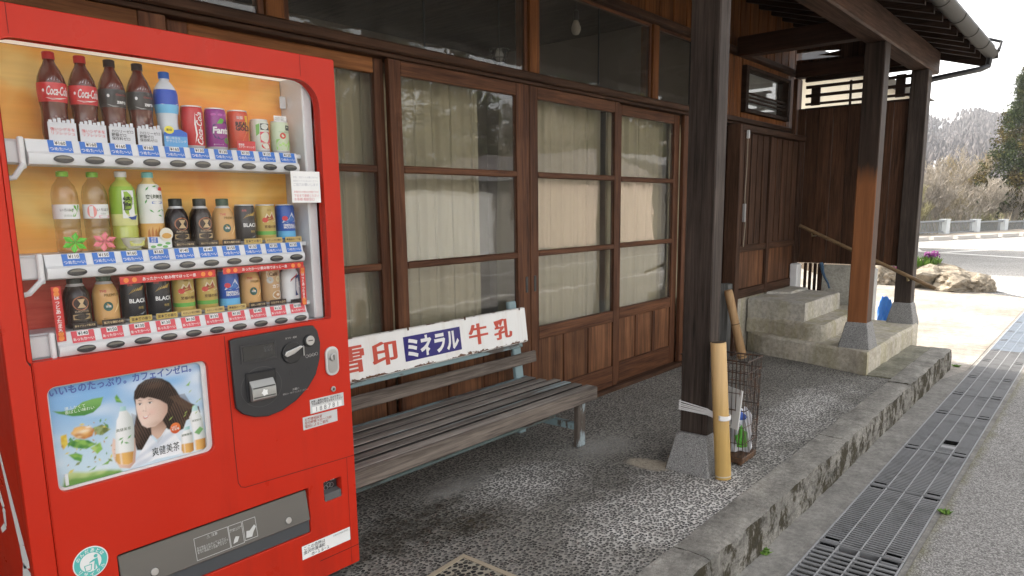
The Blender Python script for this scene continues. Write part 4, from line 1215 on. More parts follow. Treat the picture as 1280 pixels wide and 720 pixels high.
slogan('あったか〜い飲み物でほっと一息', 1.10, 1.385, 1.161, 1.181, 2.093)
slogan('\n'.join('ほっとあったまろ'), .632, .654, 1.02, 1.165, 2.0955, True)
slogan('\n'.join('ほっとあったまろ'), 1.372, 1.392, 1.035, 1.165, 2.0965, True)
nt = vp(MB().box(1.346, 1.456, YM+.008, YM+.0095, 1.377, 1.478), 'note_sheet', M_PAPER)
for i, (tx, colr) in enumerate((('空缶・空ボトルは備え付けの', (.45, .45, .5)), ('回収ボックスにお入れください', (.45, .45, .5)), ('ご協力お願いします', (.45, .45, .5)), ('', None), ('釣銭切れの際はお手数ですが', (.6, .18, .2)), ('下記まで連絡ください', (.6, .18, .2)), ('お客様 相談窓口', (.6, .18, .2)))):
    if tx: letters(MB(), tx, (1.354, 1.448, 1.454-i*.0118, 1.464-i*.0118), on_front(YM+.0075), align='L').build('note_lettering', flat(colr, .7), nt)
# poster behind its pane
m = Mt('poster_sky', .45, .3)
co = m.coord(); sp = m.n('SeparateXYZ', Vector=co)
g = m.n('MapRange', {'clamp': True}, Value=sp.outputs[2], _1=.64, _2=.90, _3=0.0, _4=1.0).outputs[0]
c = m.ramp(g, (0, (.66, .78, .86)), (.45, (.42, .66, .86)), (1, (.27, .50, .80)))
cl = m.noise(m.map(co, (6, 1, 14)), 1.0, 5)
c = m.mix(m.math('MULTIPLY', m.ramp(cl, (.42, 0), (.7, .75)), m.n('MapRange', {'clamp': True}, Value=sp.outputs[0], _1=-.28, _2=0.0, _3=.25, _4=1.0).outputs[0]), c, (.8, .84, .86))
m.col(c); M_PSKY = m.m
ps = vp(MB().box(.582, 1.017, YM+.026, YM+.028, .620, .914), 'poster', M_PSKY)
vp(remap(curve_plate([rrect(.582, 1.017, .620, .914, .024), rrect(.592, .998, .631, .905, .018)], .006, .001), lambda a, b, h: (a, YM+.014+h, b)), 'poster_frame', M_WHITE, None, True)
grass=[(.6021,.6286),(.6088,.6555),(.6244,.6675),(.6622,.6549),(.7021,.6497),(.7478,.6372),(.7532,.6273)]
leaf=[(.6004,.8412),(.6208,.8359),(.6468,.8348),(.6726,.8504),(.6976,.8538),(.7252,.8534),(.7164,.8311),(.6962,.8161),(.6736,.8125),(.6449,.8171),(.6133,.8312)]
hair=[(.8034,.8319),(.8074,.8513),(.8188,.8681),(.8391,.8792),(.8644,.8813),(.8865,.8746),(.907,.8587),(.9234,.8331),(.9342,.8083),(.9582,.7871),(.9872,.767),(.9898,.7476),(.9693,.7399),(.9454,.7332),(.9348,.7098),(.9116,.7047),(.8962,.7177),(.8777,.7194),(.8431,.7162),(.8293,.6899),(.8141,.6761),(.7979,.6806),(.7917,.7119),(.7967,.7518),(.8064,.7846),(.8065,.8079)]
face=[(.8084,.8279),(.807,.802),(.8106,.7718),(.8183,.7493),(.8317,.7382),(.8542,.7374),(.876,.7501),(.8918,.7705),(.8978,.7981),(.8763,.8268),(.8437,.8396),(.8188,.839)]
neck=[(.8424,.738),(.876,.7501),(.8857,.7295),(.8766,.7075),(.8561,.6972),(.842,.7165)]
shirt=[(.7737,.6282),(.7927,.6553),(.8146,.6819),(.8384,.7144),(.8541,.688),(.8852,.7248),(.9107,.6956),(.9288,.663),(.9365,.6346),(.8472,.6396)]
bangs=[(.8045,.8328),(.8074,.8513),(.8199,.8679),(.8417,.8775),(.8696,.8767),(.8939,.8613),(.907,.8335),(.9106,.7965),(.8969,.7753),(.8935,.7954),(.8749,.8116),(.8559,.8216),(.8426,.8281),(.8312,.8258),(.8207,.8304),(.8121,.8265)]
smile=[(.8199,.7767),(.8289,.7722),(.8422,.7773),(.8378,.7665),(.8285,.7628),(.8222,.7667)]
eyeL=[(.8124,.8124),(.8182,.8158),(.8244,.8121),(.8187,.8098)]
eyeR=[(.8387,.8112),(.8468,.8142),(.8542,.809),(.8462,.8072)]
browL=[(.8122,.8218),(.8189,.8238),(.8262,.8199),(.8187,.8215)]
browR=[(.8384,.8195),(.8476,.8223),(.8572,.8166),(.8473,.8194)]
nose=[(.8249,.7943),(.8277,.789),(.832,.788),(.8291,.7922)]
hand=[(.7382,.7318),(.7318,.6989),(.7344,.6721),(.7482,.6417),(.7742,.6328),(.7898,.6472),(.7953,.6813),(.7954,.7168),(.7875,.7247),(.7802,.65),(.7409,.6638),(.7458,.724)]
btl=[(.7587,.79),(.7622,.8036),(.7709,.8068),(.7812,.8032),(.7867,.7938),(.7948,.7768),(.7955,.7403),(.7899,.6828),(.7834,.6491),(.771,.6444),(.7451,.6532),(.738,.667),(.7455,.7415),(.7525,.78)]
btltea=[(.7409,.6848),(.7886,.6802),(.7834,.6491),(.771,.6444),(.7451,.6532),(.738,.667)]
btlcap=[(.7631,.8028),(.7655,.816),(.7802,.815),(.7801,.8023)]
b2=[(.9546,.7403),(.9646,.7566),(.9681,.7682),(.9817,.7682),(.9855,.7549),(.9946,.7308),(.9986,.676),(.9977,.6367),(.9896,.6312),(.966,.634),(.9631,.6852)]
b2tea=[(.9639,.6661),(.999,.6657),(.9977,.6367),(.9896,.6312),(.966,.634)]
b3=[(.9248,.692),(.9367,.7044),(.9525,.7041),(.961,.6888),(.9599,.6356),(.9484,.6313),(.928,.6351),(.923,.6459)]
b3tea=[(.9246,.6641),(.9609,.6606),(.9599,.6356),(.9484,.6313),(.928,.6351),(.923,.6459)]
cup=[(.6361,.7698),(.6464,.7848),(.6635,.7861),(.6849,.7785),(.6947,.767),(.6871,.751),(.6668,.7473),(.6481,.7556)]
cupt=[(.6478,.7751),(.6677,.7795),(.6866,.7708),(.6789,.7587),(.6583,.7596)]
lf1=[(.6115,.7707),(.6259,.7724),(.6268,.7446),(.6145,.7315),(.6102,.7491)]
lf2=[(.6231,.7457),(.6479,.7529),(.6762,.7425),(.6946,.7263),(.6689,.7192),(.6406,.7298)]
lf3=[(.6893,.7729),(.715,.7778),(.7347,.7586),(.7119,.7473),(.695,.7546)]
lf4=[(.6246,.7148),(.6439,.7149),(.6585,.7052),(.6532,.687),(.6372,.6973)]
lf5=[(.6788,.7193),(.705,.7292),(.709,.7081),(.6942,.6979)]
lf6=[(.7538,.8455),(.7597,.8528),(.7676,.8368),(.7728,.8259),(.7566,.8318)]
lf7=[(.7035,.6637),(.7262,.6744),(.7188,.6621)]
lf8=[(.6699,.6566),(.6884,.6653),(.6824,.6568)]
lf9=[(.9538,.839),(.9681,.8502),(.9627,.8372)]
panel=[(1.0822,.9604),(1.097,.9644),(1.3548,.9699),(1.3821,.9676),(1.3967,.9491),(1.4058,.9061),(1.4003,.851),(1.3806,.7983),(1.3475,.7592),(1.2983,.7243),(1.2437,.702),(1.192,.695),(1.1431,.7039),(1.1068,.7216),(1.0865,.7445),(1.0845,.7772)]
bill=[(1.124,.8478),(1.2274,.8525),(1.2258,.7569),(1.1239,.7556)]
lip=[(1.1306,.8207),(1.2136,.8244),(1.2131,.7616),(1.131,.7593)]
lever=[(1.2564,.8875),(1.2661,.8792),(1.2951,.8865),(1.3285,.9056),(1.3197,.911),(1.2888,.9037),(1.2631,.8978)]
PL = [0]
def ptx(s, box, colr, **k):
    PL[0] += 1
    letters(MB(), s, box, on_front(YM+.0255-.0001*PL[0]), **k).build('poster_lettering', flat(colr, .5, .25), ps)
# the printed picture: a fine sheet whose dots carry the printed colours
PX0, PX1, PZ0, PZ1, PNX, PNZ = .584, 1.015, .622, .912, 236, 160
gx_, gz_ = np.meshgrid(np.linspace(PX0, PX1, PNX), np.linspace(PZ0, PZ1, PNZ))
def smooth(t): t = np.clip(t, 0, 1); return t*t*(3-2*t)
def lerp(c0, c1, t): return np.array(c0)*(1-t[..., None])+np.array(c1)*t[..., None]
rq = np.random.RandomState(3)
def cloudy(fx, fz, seed):
    r_ = np.random.RandomState(seed); o_ = np.zeros_like(gx_)
    for k in range(9):
        a_, b_, p_ = r_.uniform(.4, 1)*fx, r_.uniform(.4, 1)*fz, r_.uniform(0, 6.28, 2)
        o_ += np.sin(gx_*a_+p_[0]+2*np.sin(gz_*b_*.6))*np.sin(gz_*b_+p_[1])/3
    return o_
img = lerp((.62, .78, .88), (.22, .46, .78), smooth((gz_-.66)/.24))
img = img+(np.array((.88, .92, .95))-img)*(smooth(cloudy(40, 60, 1)*.6+.2+(gx_-.75)*2.2)*.75)[..., None]
def mask(pts, soft=.0018):
    P_ = np.array(pts); inside = np.zeros(gx_.shape, bool); dmin = np.full(gx_.shape, 9.)
    for i in range(len(P_)):
        x0, y0 = P_[i]; x1, y1 = P_[(i+1) % len(P_)]
        if y0 != y1: inside ^= ((y0 > gz_) != (y1 > gz_)) & (gx_ < (x1-x0)*(gz_-y0)/(y1-y0)+x0)
        dx, dy = x1-x0, y1-y0; t = np.clip(((gx_-x0)*dx+(gz_-y0)*dy)/max(dx*dx+dy*dy, 1e-12), 0, 1)
        dmin = np.minimum(dmin, np.hypot(gx_-x0-t*dx, gz_-y0-t*dy))
    sd_ = np.where(inside, dmin, -dmin)
    return smooth(sd_/(2*soft)+.5)
def lay(m_, colr, op=1.0):
    global img
    colr = np.array(colr)
    img = img+(colr-img)*(m_*op)[..., None]
def blob(cx, cz, rx, rz, colr, op=1.0): lay(np.exp(-((gx_-cx)/rx)**2-((gz_-cz)/rz)**2), colr, op)
lay(mask(grass, .006), lerp((.20, .40, .08), (.55, .66, .28), smooth((gz_-.625)/.035+cloudy(160, 200, 5)*.25)))
lay(mask([(a_, .624+(b_-.624)*.5) for a_, b_ in grass], .004), (.16, .36, .07), .8)
GR1, GR2, YL = (.10, .33, .06), (.28, .52, .10), (.80, .64, .10)
for L_, c0, c1 in ((lf4, GR1, GR2), (lf5, GR2, (.5, .65, .2)), (lf2, (.07, .24, .05), GR2), (lf1, (.7, .45, .05), YL), (lf3, (.16, .20, .06), (.36, .42, .18)), (lf6, GR1, GR2), (lf7, GR1, GR2), (lf8, GR1, GR2), (lf9, GR1, GR2)):
    lay(mask(L_, .0022), lerp(c0, c1, smooth(.5+cloudy(300, 260, 7)*.6)))
for k in range(46):
    a_, b_ = rq.uniform(.61, .735), rq.uniform(.655, .80); t_ = rq.uniform(0, 6.28); L_ = rq.uniform(.003, .010)
    lay(mask([(a_, b_), (a_+L_*math.cos(t_+.45), b_+L_*math.sin(t_+.45)), (a_+1.9*L_*math.cos(t_), b_+1.9*L_*math.sin(t_)), (a_+L_*math.cos(t_-.45), b_+L_*math.sin(t_-.45))], .0012), [(.10, .30, .05), (.36, .55, .13), (.80, .66, .16), (.22, .28, .07), (.55, .30, .10)][k % 5], .9)
lay(mask(cup, .003), lerp((.55, .20, .04), (.88, .52, .18), smooth((gz_-.745)/.04+cloudy(200, 200, 9)*.4)))
blob(.668, .770, .016, .005, (.95, .80, .60), .9); blob(.655, .757, .008, .004, (.95, .72, .40), .7); blob(.68, .779, .007, .003, (.98, .9, .8), .8)
lm = mask(leaf, .0015); lay(lm, lerp((.07, .26, .05), (.22, .46, .12), smooth((gz_-.812)/.04+(gx_-.66)*1.5)))
strand = lambda ang, f_, s_: np.sin((gx_*math.cos(ang)+gz_*math.sin(ang))*f_+3*cloudy(20, 24, s_))
hcol = lerp((.018, .011, .008), (.13, .075, .05), smooth(.25+.35*strand(.35, 900, 11)+.5*cloudy(40, 30, 12)+np.exp(-((gx_-.885)/.03)**2-((gz_-.845)/.012)**2)*.9))
lay(mask(hair, .0022), hcol)
lay(mask(neck, .002), lerp((.40, .24, .17), (.70, .48, .37), smooth((.755-gz_)/.05+(.86-gx_)*6)))
skin = lerp((.90, .69, .58), (.60, .38, .29), smooth((gx_-.828)/.075))
skin = lerp(skin.reshape(-1, 3).mean(0)*0+1, (1, 1, 1), gx_*0)*skin
lay(mask(face, .0018), skin)
fm_ = mask(face, .004)
lay(np.exp(-((gx_-.848)/.014)**2-((gz_-.782)/.011)**2)*fm_, (.86, .50, .42), .5)
lay(np.exp(-((gx_-.815)/.007)**2-((gz_-.785)/.009)**2)*fm_, (.90, .56, .47), .45)
lay(np.exp(-((gx_-.840)/.03)**2-((gz_-.829)/.008)**2)*fm_, (.35, .20, .14), .5)
lay(np.exp(-((gx_-.862)/.03)**2-((gz_-.744)/.010)**2)*fm_, (.48, .29, .21), .45)
for ex, ez, w_ in ((.8190, .8120, .0052), (.8468, .8102, .0064)):
    lay(np.exp(-((gx_-ex)/(w_*1.7))**2-((gz_-ez-.0025)/.0050)**2), (.50, .32, .24), .55)
    lay(mask(ell(ex, ez, w_, .0024, 16), .0008), (.86, .83, .80)); lay(mask(ell(ex-.0006, ez, .0027, .0028, 12), .0007), (.05, .03, .02))
    lay(mask([(ex-w_*1.15, ez+.0002), (ex-w_*.4, ez+.0030), (ex+w_*.5, ez+.0030), (ex+w_*1.2, ez-.0004), (ex+w_*.4, ez+.0017), (ex-w_*.5, ez+.0016)], .0007), (.03, .018, .012))
    blob(ex+.0006, ez+.001, .0007, .0007, (1, 1, 1), .9)
for q in (browL, browR): lay(mask(q, .0010), (.10, .06, .04), .85)
blob(.8262, .7905, .0022, .0016, (.42, .22, .16), .75); blob(.8318, .7885, .0018, .0013, (.45, .25, .18), .7); blob(.829, .7985, .0016, .008, (.96, .80, .70), .55); blob(.8335, .796, .0022, .010, (.68, .45, .34), .4)
sh_ = lambda q, f_=.74: [(.8310+(a_-.8310)*f_, .7722+(b_-.7722)*f_) for a_, b_ in q]
lay(mask(sh_(smile), .0012), (.70, .28, .25)); lay(mask(sh_([(.8232, .7748), (.8289, .7726), (.8395, .7762), (.8372, .7694), (.8288, .7682), (.8238, .7706)], .68), .0009), (.93, .90, .88)); blob(.8430, .7765, .0018, .003, (.55, .33, .25), .5)
sc_ = lerp((.95, .96, .98), (.66, .71, .79), smooth(.35+.5*strand(1.9, 240, 21)*.5+.5*cloudy(60, 60, 22)))
lay(mask(shirt, .002), sc_)
lay(mask([(.8541, .688), (.8561, .6972), (.8766, .7075), (.8857, .7248), (.872, .70), (.858, .684)], .0018), (.58, .62, .68), .8)
lay(mask(bangs, .0020), lerp((.016, .010, .007), (.105, .062, .042), smooth(.2+.4*strand(-.5, 1000, 31)+np.exp(-((gx_-.865)/.03)**2-((gz_-.858)/.010)**2)*.8)))
for k in range(16):
    x0 = .93+.003*k; lay(mask([(x0-.03, .815), (x0, .785-.002*k), (x0+.012, .755+.001*k), (x0+.0135, .755+.001*k), (x0+.002, .788-.002*k), (x0-.028, .817)], .0008), (.12, .07, .045), .5)
for k in range(3):
    x0 = .793+.004*k; lay(mask([(x0, .79-.003*k), (x0+.003, .79-.003*k), (x0+.008, .70-.003*k), (x0+.006, .70-.003*k)], .0009), (.14, .08, .055), .55)
lay(mask(hand, .002), lerp((.88, .64, .52), (.60, .37, .28), smooth((gx_-.735)/.055)))
for k in range(4): lay(mask([(.737, .70-.012*k), (.747, .697-.012*k), (.747, .695-.012*k), (.737, .698-.012*k)], .0012), (.52, .31, .23), .7)
def pbottle(pts, tea, capp, x0, x1):
    t_ = (gx_-x0)/(x1-x0)
    lay(mask(pts, .0015), lerp((.95, .95, .93), (.52, .56, .52), smooth(np.abs(t_-.35)*1.35)))
    lay(mask(tea, .002), lerp((.88, .52, .16), (.45, .19, .03), smooth(np.abs(t_-.35)*1.4)))
    if capp: lay(mask(capp, .001), lerp((.55, .80, .78), (.16, .40, .40), smooth(np.abs(t_-.35)*1.4)))
    lay(np.exp(-((t_-.26)/.05)**2)*mask(pts, .002), (1, 1, 1), .5)
pbottle(btl, btltea, btlcap, .739, .795)
for c_ in ((.752, .722, .35), (.766, .712, -.4), (.776, .72, .7), (.758, .708, 1.2)): lay(mask([(c_[0], c_[1]), (c_[0]+.007*math.cos(c_[2]+.4), c_[1]+.007*math.sin(c_[2]+.4)), (c_[0]+.015*math.cos(c_[2]), c_[1]+.015*math.sin(c_[2])), (c_[0]+.007*math.cos(c_[2]-.4), c_[1]+.007*math.sin(c_[2]-.4))], .001), (.12, .38, .08), .9)
pbottle(b2, b2tea, [(.964, .7566), (.968, .774), (.982, .774), (.983, .7566)], .9546, .9986)
lay(mask([(.966, .69), (.985, .705), (.995, .695), (.98, .68)], .0015), (.15, .42, .10), .9)
pbottle(b3, b3tea, [(.937, .704), (.938, .714), (.954, .714), (.953, .704)], .923, .961)
lay(mask(ell(.911, .718, .0155, .0165, 24), .001), lerp((.90, .24, .06), (.66, .10, .02), smooth((.735-gz_)/.035)))
for k in range(9):
    a_, b_ = rq.uniform(.89, .99), rq.uniform(.74, .83); lay(mask([(a_, b_), (a_+.005, b_+.002), (a_+.010, b_+.008), (a_+.003, b_+.005)], .0010), (.40, .55, .14), .9)
img = np.clip(img, 0, 1)*.86
me = bpy.data.meshes.new('poster_picture')
idx = np.arange(PNX*PNZ).reshape(PNZ, PNX)
me.from_pydata([(a_-1.02, YM+.0258-2.4, b_) for a_, b_ in zip(gx_.ravel(), gz_.ravel())], [], np.stack([idx[:-1, :-1], idx[:-1, 1:], idx[1:, 1:], idx[1:, :-1]], -1).reshape(-1, 4).tolist())
at = me.color_attributes.new('print', 'FLOAT_COLOR', 'POINT')
at.data.foreach_set('color', np.concatenate([img.reshape(-1, 3), np.ones((PNX*PNZ, 1))], 1).astype(np.float32).ravel())
m = Mt('poster_print', .5, .25); m.col(m.n('Attribute', {'attribute_name': 'print'}).outputs['Color'])
link('poster_picture', me, m.m, ps)
ptx('濃ふかくて\n香ばしい味わい', (.628, .70, .822, .848), (.8, .85, .75), shear=.0)
ptx('爽健美茶', (.748, .788, .742, .758), (.08, .12, .06)); ptx('爽健美茶', (.963, .991, .718, .736), (.08, .12, .06)); ptx('爽健美茶', (.927, .958, .683, .697), (.08, .12, .06))
ptx('HOT\n新登場', (.90, .922, .71, .727), (.8, .75, .7), bold=.02)
ptx('爽健美茶', (.838, .918, .649, .676), (.03, .035, .03), bold=.0, keep=False)
ptx('いいものたっぷり。カフェインゼロ。', (.597, .974, .879, .904), (.10, .15, .42), bold=.03, keep=False)
vp(remap(curve_plate([rrect(.5855, 1.0135, .6235, .9105, .022)], .002), lambda a, b, h: (a, YM+.006+h, b)), 'poster_pane', M_DISPGLASS)
vp(MB().box(.603, .611, YM+.001, YM+.005, .640, .672, .001), 'poster_catch', M_WHITEPL)
# coin panel
CP = vp(remap(curve_plate([panel], .014, .003), lambda a, b, h: (a, YM-.0145+h, b)), 'coin_panel', flat((.028, .028, .03), .42, .45), None, True)
yc = YM-.0145
def cpart(mb, name, mat, smooth=False): return mb.build(name, mat, CP, smooth)
cpart(MB().box(1.112, 1.236, yc-.003, yc-.0005, .881, .941, .0015), 'display_bezel', M_DGREY)
cpart(MB().box(1.119, 1.229, yc-.0045, yc-.0032, .889, .934, .0005), 'price_display', flat((.008, .009, .01), .12, .6))
letters(MB(), '釣切れ\n準備中', (1.19, 1.222, .905, .93), on_front(yc-.0050)).build('panel_lettering', flat((.1, .1, .1), .6), CP)
rg = MB()
for j in range(48):
    a0, a1 = 2*PI*j/48, 2*PI*(j+1)/48
    rg.add([(1.176+r_*math.cos(a_)*1.1, yc-.0006, .797+r_*math.sin(a_)) for a_, r_ in ((a0, .064), (a1, .064), (a1, .0655), (a0, .0655))], [(0, 1, 2, 3)])
cpart(rg, 'engraved_ring', flat((.08, .08, .08), .5))
cpart(MB().box(1.122, 1.228, yc-.006, yc-.0005, .754, .850, .003), 'bill_bezel', flat((.018, .018, .02), .4))
cpart(MB().box(1.129, 1.221, yc-.0075, yc-.0062, .757, .845, .0005), 'bill_recess', M_BLACK)
cpart(MB().prism([(yc-.018, .7585), (yc-.024, .765), (yc-.0225, .80), (yc-.0077, .823), (yc-.0077, .7585)], 1.1306, 1.2133, lambda a, b, h: (h, a, b)), 'bill_lip', flat((.30, .30, .285), .4, .5, .5), True)
for gz0 in (.769, .800):
    cpart(MB().box(1.134, 1.21, yc-.0252, yc-.0225, gz0, gz0+.0035, .0005), 'lip_groove', flat((.06, .06, .058), .5))
MB().add([(1.172+.0095*math.cos(2*PI*j/10)*(1.3 if j % 2 else .9), yc-.0245, .783+.0095*math.sin(2*PI*j/10)*(1.3 if j % 2 else .9)) for j in range(10)], [tuple(range(10))]).build('panel_mark', M_PAPER, CP)
cpart(remap(curve_plate([ell(1.2925, .8895, .038, .036, 32)], .006, .002), lambda a, b, h: (a, yc-.0066+h, b)), 'return_dial', M_BLACK, True)
cpart(remap(curve_plate([lever], .008, .002), lambda a, b, h: (a, yc-.0152+h, b)), 'return_lever', M_STEEL, True)
cpart(remap(curve_plate([ell(1.3605, .9195, .0215, .0215, 28)], .005, .0015), lambda a, b, h: (a, yc-.0056+h, b)), 'coin_rim', M_BLACK, True)
cpart(remap(curve_plate([ell(1.3605, .9205, .0165, .0165, 28)], .004, .001), lambda a, b, h: (a, yc-.0100+h, b)), 'coin_slot_disc', M_STEEL, True)
cpart(MB().box(1.352, 1.369, yc-.0112, yc-.0102, .9192, .9222), 'coin_slot', M_BLACK)
cpart(MB().box(1.335, 1.339, yc-.004, yc-.0007, .872, .907, .001), 'dial_mark', M_STEEL)
for j in range(4):
    a0 = 1.349+.0125*j
    cpart(remap(curve_plate([ell(a0, .8675+.0009*j, .0056, .0056, 16), ell(a0, .8675+.0009*j, .0046, .0046, 16)], .0006), lambda a, b, h: (a, yc-.0008+h, b)), 'coin_symbol', M_STEEL)
letters(MB(), '10 50 100 500', (1.345, 1.391, .866, .87), on_front(yc-.0009)).build('panel_lettering', M_STEEL, CP)
letters(MB(), 'おつり・返却', (1.272, 1.314, .9345, .9445), on_front(yc-.0009), .01).build('panel_lettering', M_STEEL, CP)
letters(MB(), 'お願い', (1.282, 1.315, .7615, .7695), on_front(yc-.0009), .01).build('panel_lettering', M_STEEL, CP)
letters(MB(), '硬貨は一枚ずつ入れてください', (1.249, 1.346, .7515, .7595), on_front(yc-.0009), .0).build('panel_lettering', M_STEEL, CP)
for ux, uz in ((1.283, .822), (1.349, .8235)):
    strip([(ux-.005, uz-.007), (ux-.005, uz+.004), (ux-.0025, uz+.007), (ux+.0025, uz+.007), (ux+.005, uz+.004), (ux+.005, uz-.007)], .0024, 'hook_mark', M_BLACK, yc-.0007, CP)
# lock, stickers, coin return, pick-up slot
lk = vp(remap(curve_plate([rrect(1.428, 1.4815, .781, .883, .024, 8)], .008, .002), lambda a, b, h: (a, YM-.0085+h, b)), 'lock_plate', flat((.62, .62, .61), .3, .5, .3), None, True)
remap(curve_plate([rrect(1.436, 1.474, .79, .875, .018, 8)], .002, .0008), lambda a, b, h: (a, YM-.0107+h, b)).build('lock_inset', M_STEEL, lk, True)
remap(curve_plate([ell(1.455, .846, .013, .014, 24)], .006, .002), lambda a, b, h: (a, YM-.0172+h, b)).build('lock_cylinder', M_STEEL, lk, True)
MB().box(1.4535, 1.4565, YM-.0185, YM-.0173, .838, .855).build('keyhole', M_BLACK, lk)
k2 = vp(remap(curve_plate([ell(1.455, .7309, .010, .010, 20)], .005, .0015), lambda a, b, h: (a, YM-.0055+h, b)), 'small_lock', M_STEEL, None, True)
MB().add([(a, YM-.0062, b) for a, b in ell(1.455, .7309, .004, .004, 10)], [tuple(range(10))]).build('keyhole', M_BLACK, k2)
GREYST = flat((.56, .56, .55), .5)
s_a = vp(MB().add([(1.358, YM-.0009, .661), (1.498, YM-.0009, .662), (1.498, YM-.0009, .710), (1.358, YM-.0009, .711)], [(0, 1, 2, 3)]), 'sticker', GREYST)
letters(MB(), '故障・異常の際は、右の番号へ\n下記自販機番号をお伝えください', (1.363, 1.493, .688, .708), on_front(YM-.0014), .01, align='L').build('sticker_lettering', M_INK, s_a)
MB().add([(1.366, YM-.0014, .664), (1.488, YM-.0014, .664), (1.488, YM-.0014, .684), (1.366, YM-.0014, .684)], [(0, 1, 2, 3)]).build('sticker_panel', M_PAPER, s_a)
letters(MB(), '1 8 8 7 8 1', (1.372, 1.482, .6655, .6825), on_front(YM-.0019), .02).build('sticker_lettering', flat((.3, .3, .3), .5), s_a)
s_b = vp(MB().add([(1.326, YM-.0009, .611), (1.467, YM-.0009, .612), (1.467, YM-.0009, .655), (1.326, YM-.0009, .656)], [(0, 1, 2, 3)]), 'sticker', GREYST)
letters(MB(), 'お客様相談室\n受付時間 9:30〜17:00\n電話によるご案内', (1.333, 1.46, .616, .651), on_front(YM-.0014), .01, align='L').build('sticker_lettering', flat((.35, .1, .08), .5), s_b)
rt = vp(MB().box(1.394, 1.470, YM+.03, YM+.06, .327, .402, .002), 'return_cup', M_DGREY)
MB().prism([(YM+.001, .329), (YM+.004, .355), (YM+.028, .36), (YM+.028, .329)], 1.397, 1.467, lambda a, b, h: (h, a, b)).build('return_lip', flat((.1, .1, .1), .35), rt)
letters(MB(), 'おつり・返却', (1.403, 1.462, .387, .397), on_front(YM+.0295), .02).build('cup_lettering', M_PAPER, rt)
for q in ((1.422, .367), (1.434, .374), (1.446, .371)):
    remap(curve_plate([ell(*q, .009, .009, 16), ell(*q, .0075, .0075, 16)], .0008), lambda a, b, h: (a, YM+.0285+h, b)).build('coin_symbol', M_STEEL, rt)
ad = vp(MB().add([(1.290, YM-.0009, .150), (1.494, YM-.0009, .150), (1.494, YM-.0009, .200), (1.290, YM-.0009, .200)], [(0, 1, 2, 3)]), 'address_sticker', M_PAPER)
letters(MB(), 'ここの住所は\n金沢市湯涌町\n　　ホ−１８−１', (1.296, 1.40, .153, .197), on_front(YM-.0014), .008, align='L').build('sticker_lettering', M_INK, ad)
letters(MB(), '自動販売機設置場所', (1.42, 1.488, .188, .195), on_front(YM-.0014), .0).build('sticker_lettering', flat((.3, .3, .3), .5), ad)
# recycling sticker
rc = vp(MB().add([(a, YM-.0009, b) for a, b in ell(.6385, .410, .0445, .0445, 40)], [tuple(range(40))]), 'recycling_sticker', M_PAPER)
TEAL = flat((.10, .48, .44), .5)
remap(curve_plate([ell(.6385, .410, .0415, .0415, 40), ell(.6385, .410, .027, .027, 40)], .0003), lambda a, b, h: (a, YM-.0015+h, b)).build('sticker_ring', TEAL, rc)
rm = MB()
def ring_text(s, r0, a0, a1, flip=False):
    for i, ch in enumerate(s):
        an = R(a0+(a1-a0)*i/max(1, len(s)-1))
        V, F_, xa, xb, ya, yb_ = glyphs(ch, .02)
        sc = .0105/max(xb-xa, yb_-ya)
        ro = an-PI/2 if not flip else an+PI/2
        pts = []
        for x, y in V:
            px, py = (x-(xa+xb)/2)*sc, (y-(ya+yb_)/2)*sc
            pts.append((.6385+r0*math.cos(an)+px*math.cos(ro)-py*math.sin(ro), YM-.0019, .410+r0*math.sin(an)+px*math.sin(ro)+py*math.cos(ro)))
        rm.add(pts, F_)
ring_text('のんだあとは', .0342, 150, 30); ring_text('リサイクル', .0342, 215, 325, True)
rm.build('sticker_lettering', M_PAPER, rc)
strip([(.624, .388), (.622, .404), (.640, .404), (.637, .388), (.624, .388)], .0022, 'bin_symbol', TEAL, YM-.0016, rc)
MB().add([(a, YM-.0016, b) for a, b in ((.644, .386), (.648, .386), (.65, .402), (.654, .386), (.658, .386), (.656, .418), (.646, .416), (.636, .412), (.634, .408), (.648, .411))], [tuple(range(10))]).build('person_symbol', TEAL, rc)
MB().add([(a, YM-.0016, b) for a, b in ell(.652, .424, .005, .005, 12)], [tuple(range(12))]).build('person_symbol', TEAL, rc)
# pick-up slot: recess, flap, notice
vp(MB().box(.70, 1.338, YM+.055, YM+.065, .20, .41), 'slot_back', M_DGREY)
vp(MB().box(.70, 1.338, YM+.0345, YM+.0545, .20, .2375), 'slot_floor', M_DGREY)
FLP = Matrix.Translation((0, YM+.012, .398)) @ Matrix.Rotation(R(-9), 4, 'X')
fp = vp(MB().box(.710, 1.328, .0, .006, -.112, -.004, .002, FLP), 'slot_flap', Mt('smoky_flap', .22, .5).col((.115, .107, .095)).m)
vp(MB().box(.709, 1.329, YM+.003, YM+.0075, .2395, .285, .002), 'slot_sill', flat((.07, .075, .08), .3, .5))
fl_ = lambda u, v: tuple(FLP @ Vector((u, -.0006, v-.398)))
GL_ = flat((.55, .55, .53), .5)
def frame_strip(u0, u1, v0, v1, w=.0014):
    mb = MB()
    for a0, a1, b0, b1 in ((u0, u1, v0, v0+w), (u0, u1, v1-w, v1), (u0, u0+w, v0, v1), (u1-w, u1, v0, v1)):
        mb.add([fl_(a0, b0), fl_(a1, b0), fl_(a1, b1), fl_(a0, b1)], [(0, 1, 2, 3)])
    mb.build('notice_frame', GL_, fp)
frame_strip(.925, 1.035, .296, .366); frame_strip(1.0365, 1.082, .296, .366); frame_strip(1.0845, 1.130, .30, .366)
letters(MB(), '⚠ 注意', (.965, 1.0, .352, .363), fl_).build('notice_lettering', GL_, fp)
letters(MB(), '手や物を入れないでください\n商品の取り出しは、静かに行う\nあつい商品にご注意ください', (.93, 1.03, .302, .349), fl_, align='L').build('notice_lettering', GL_, fp)
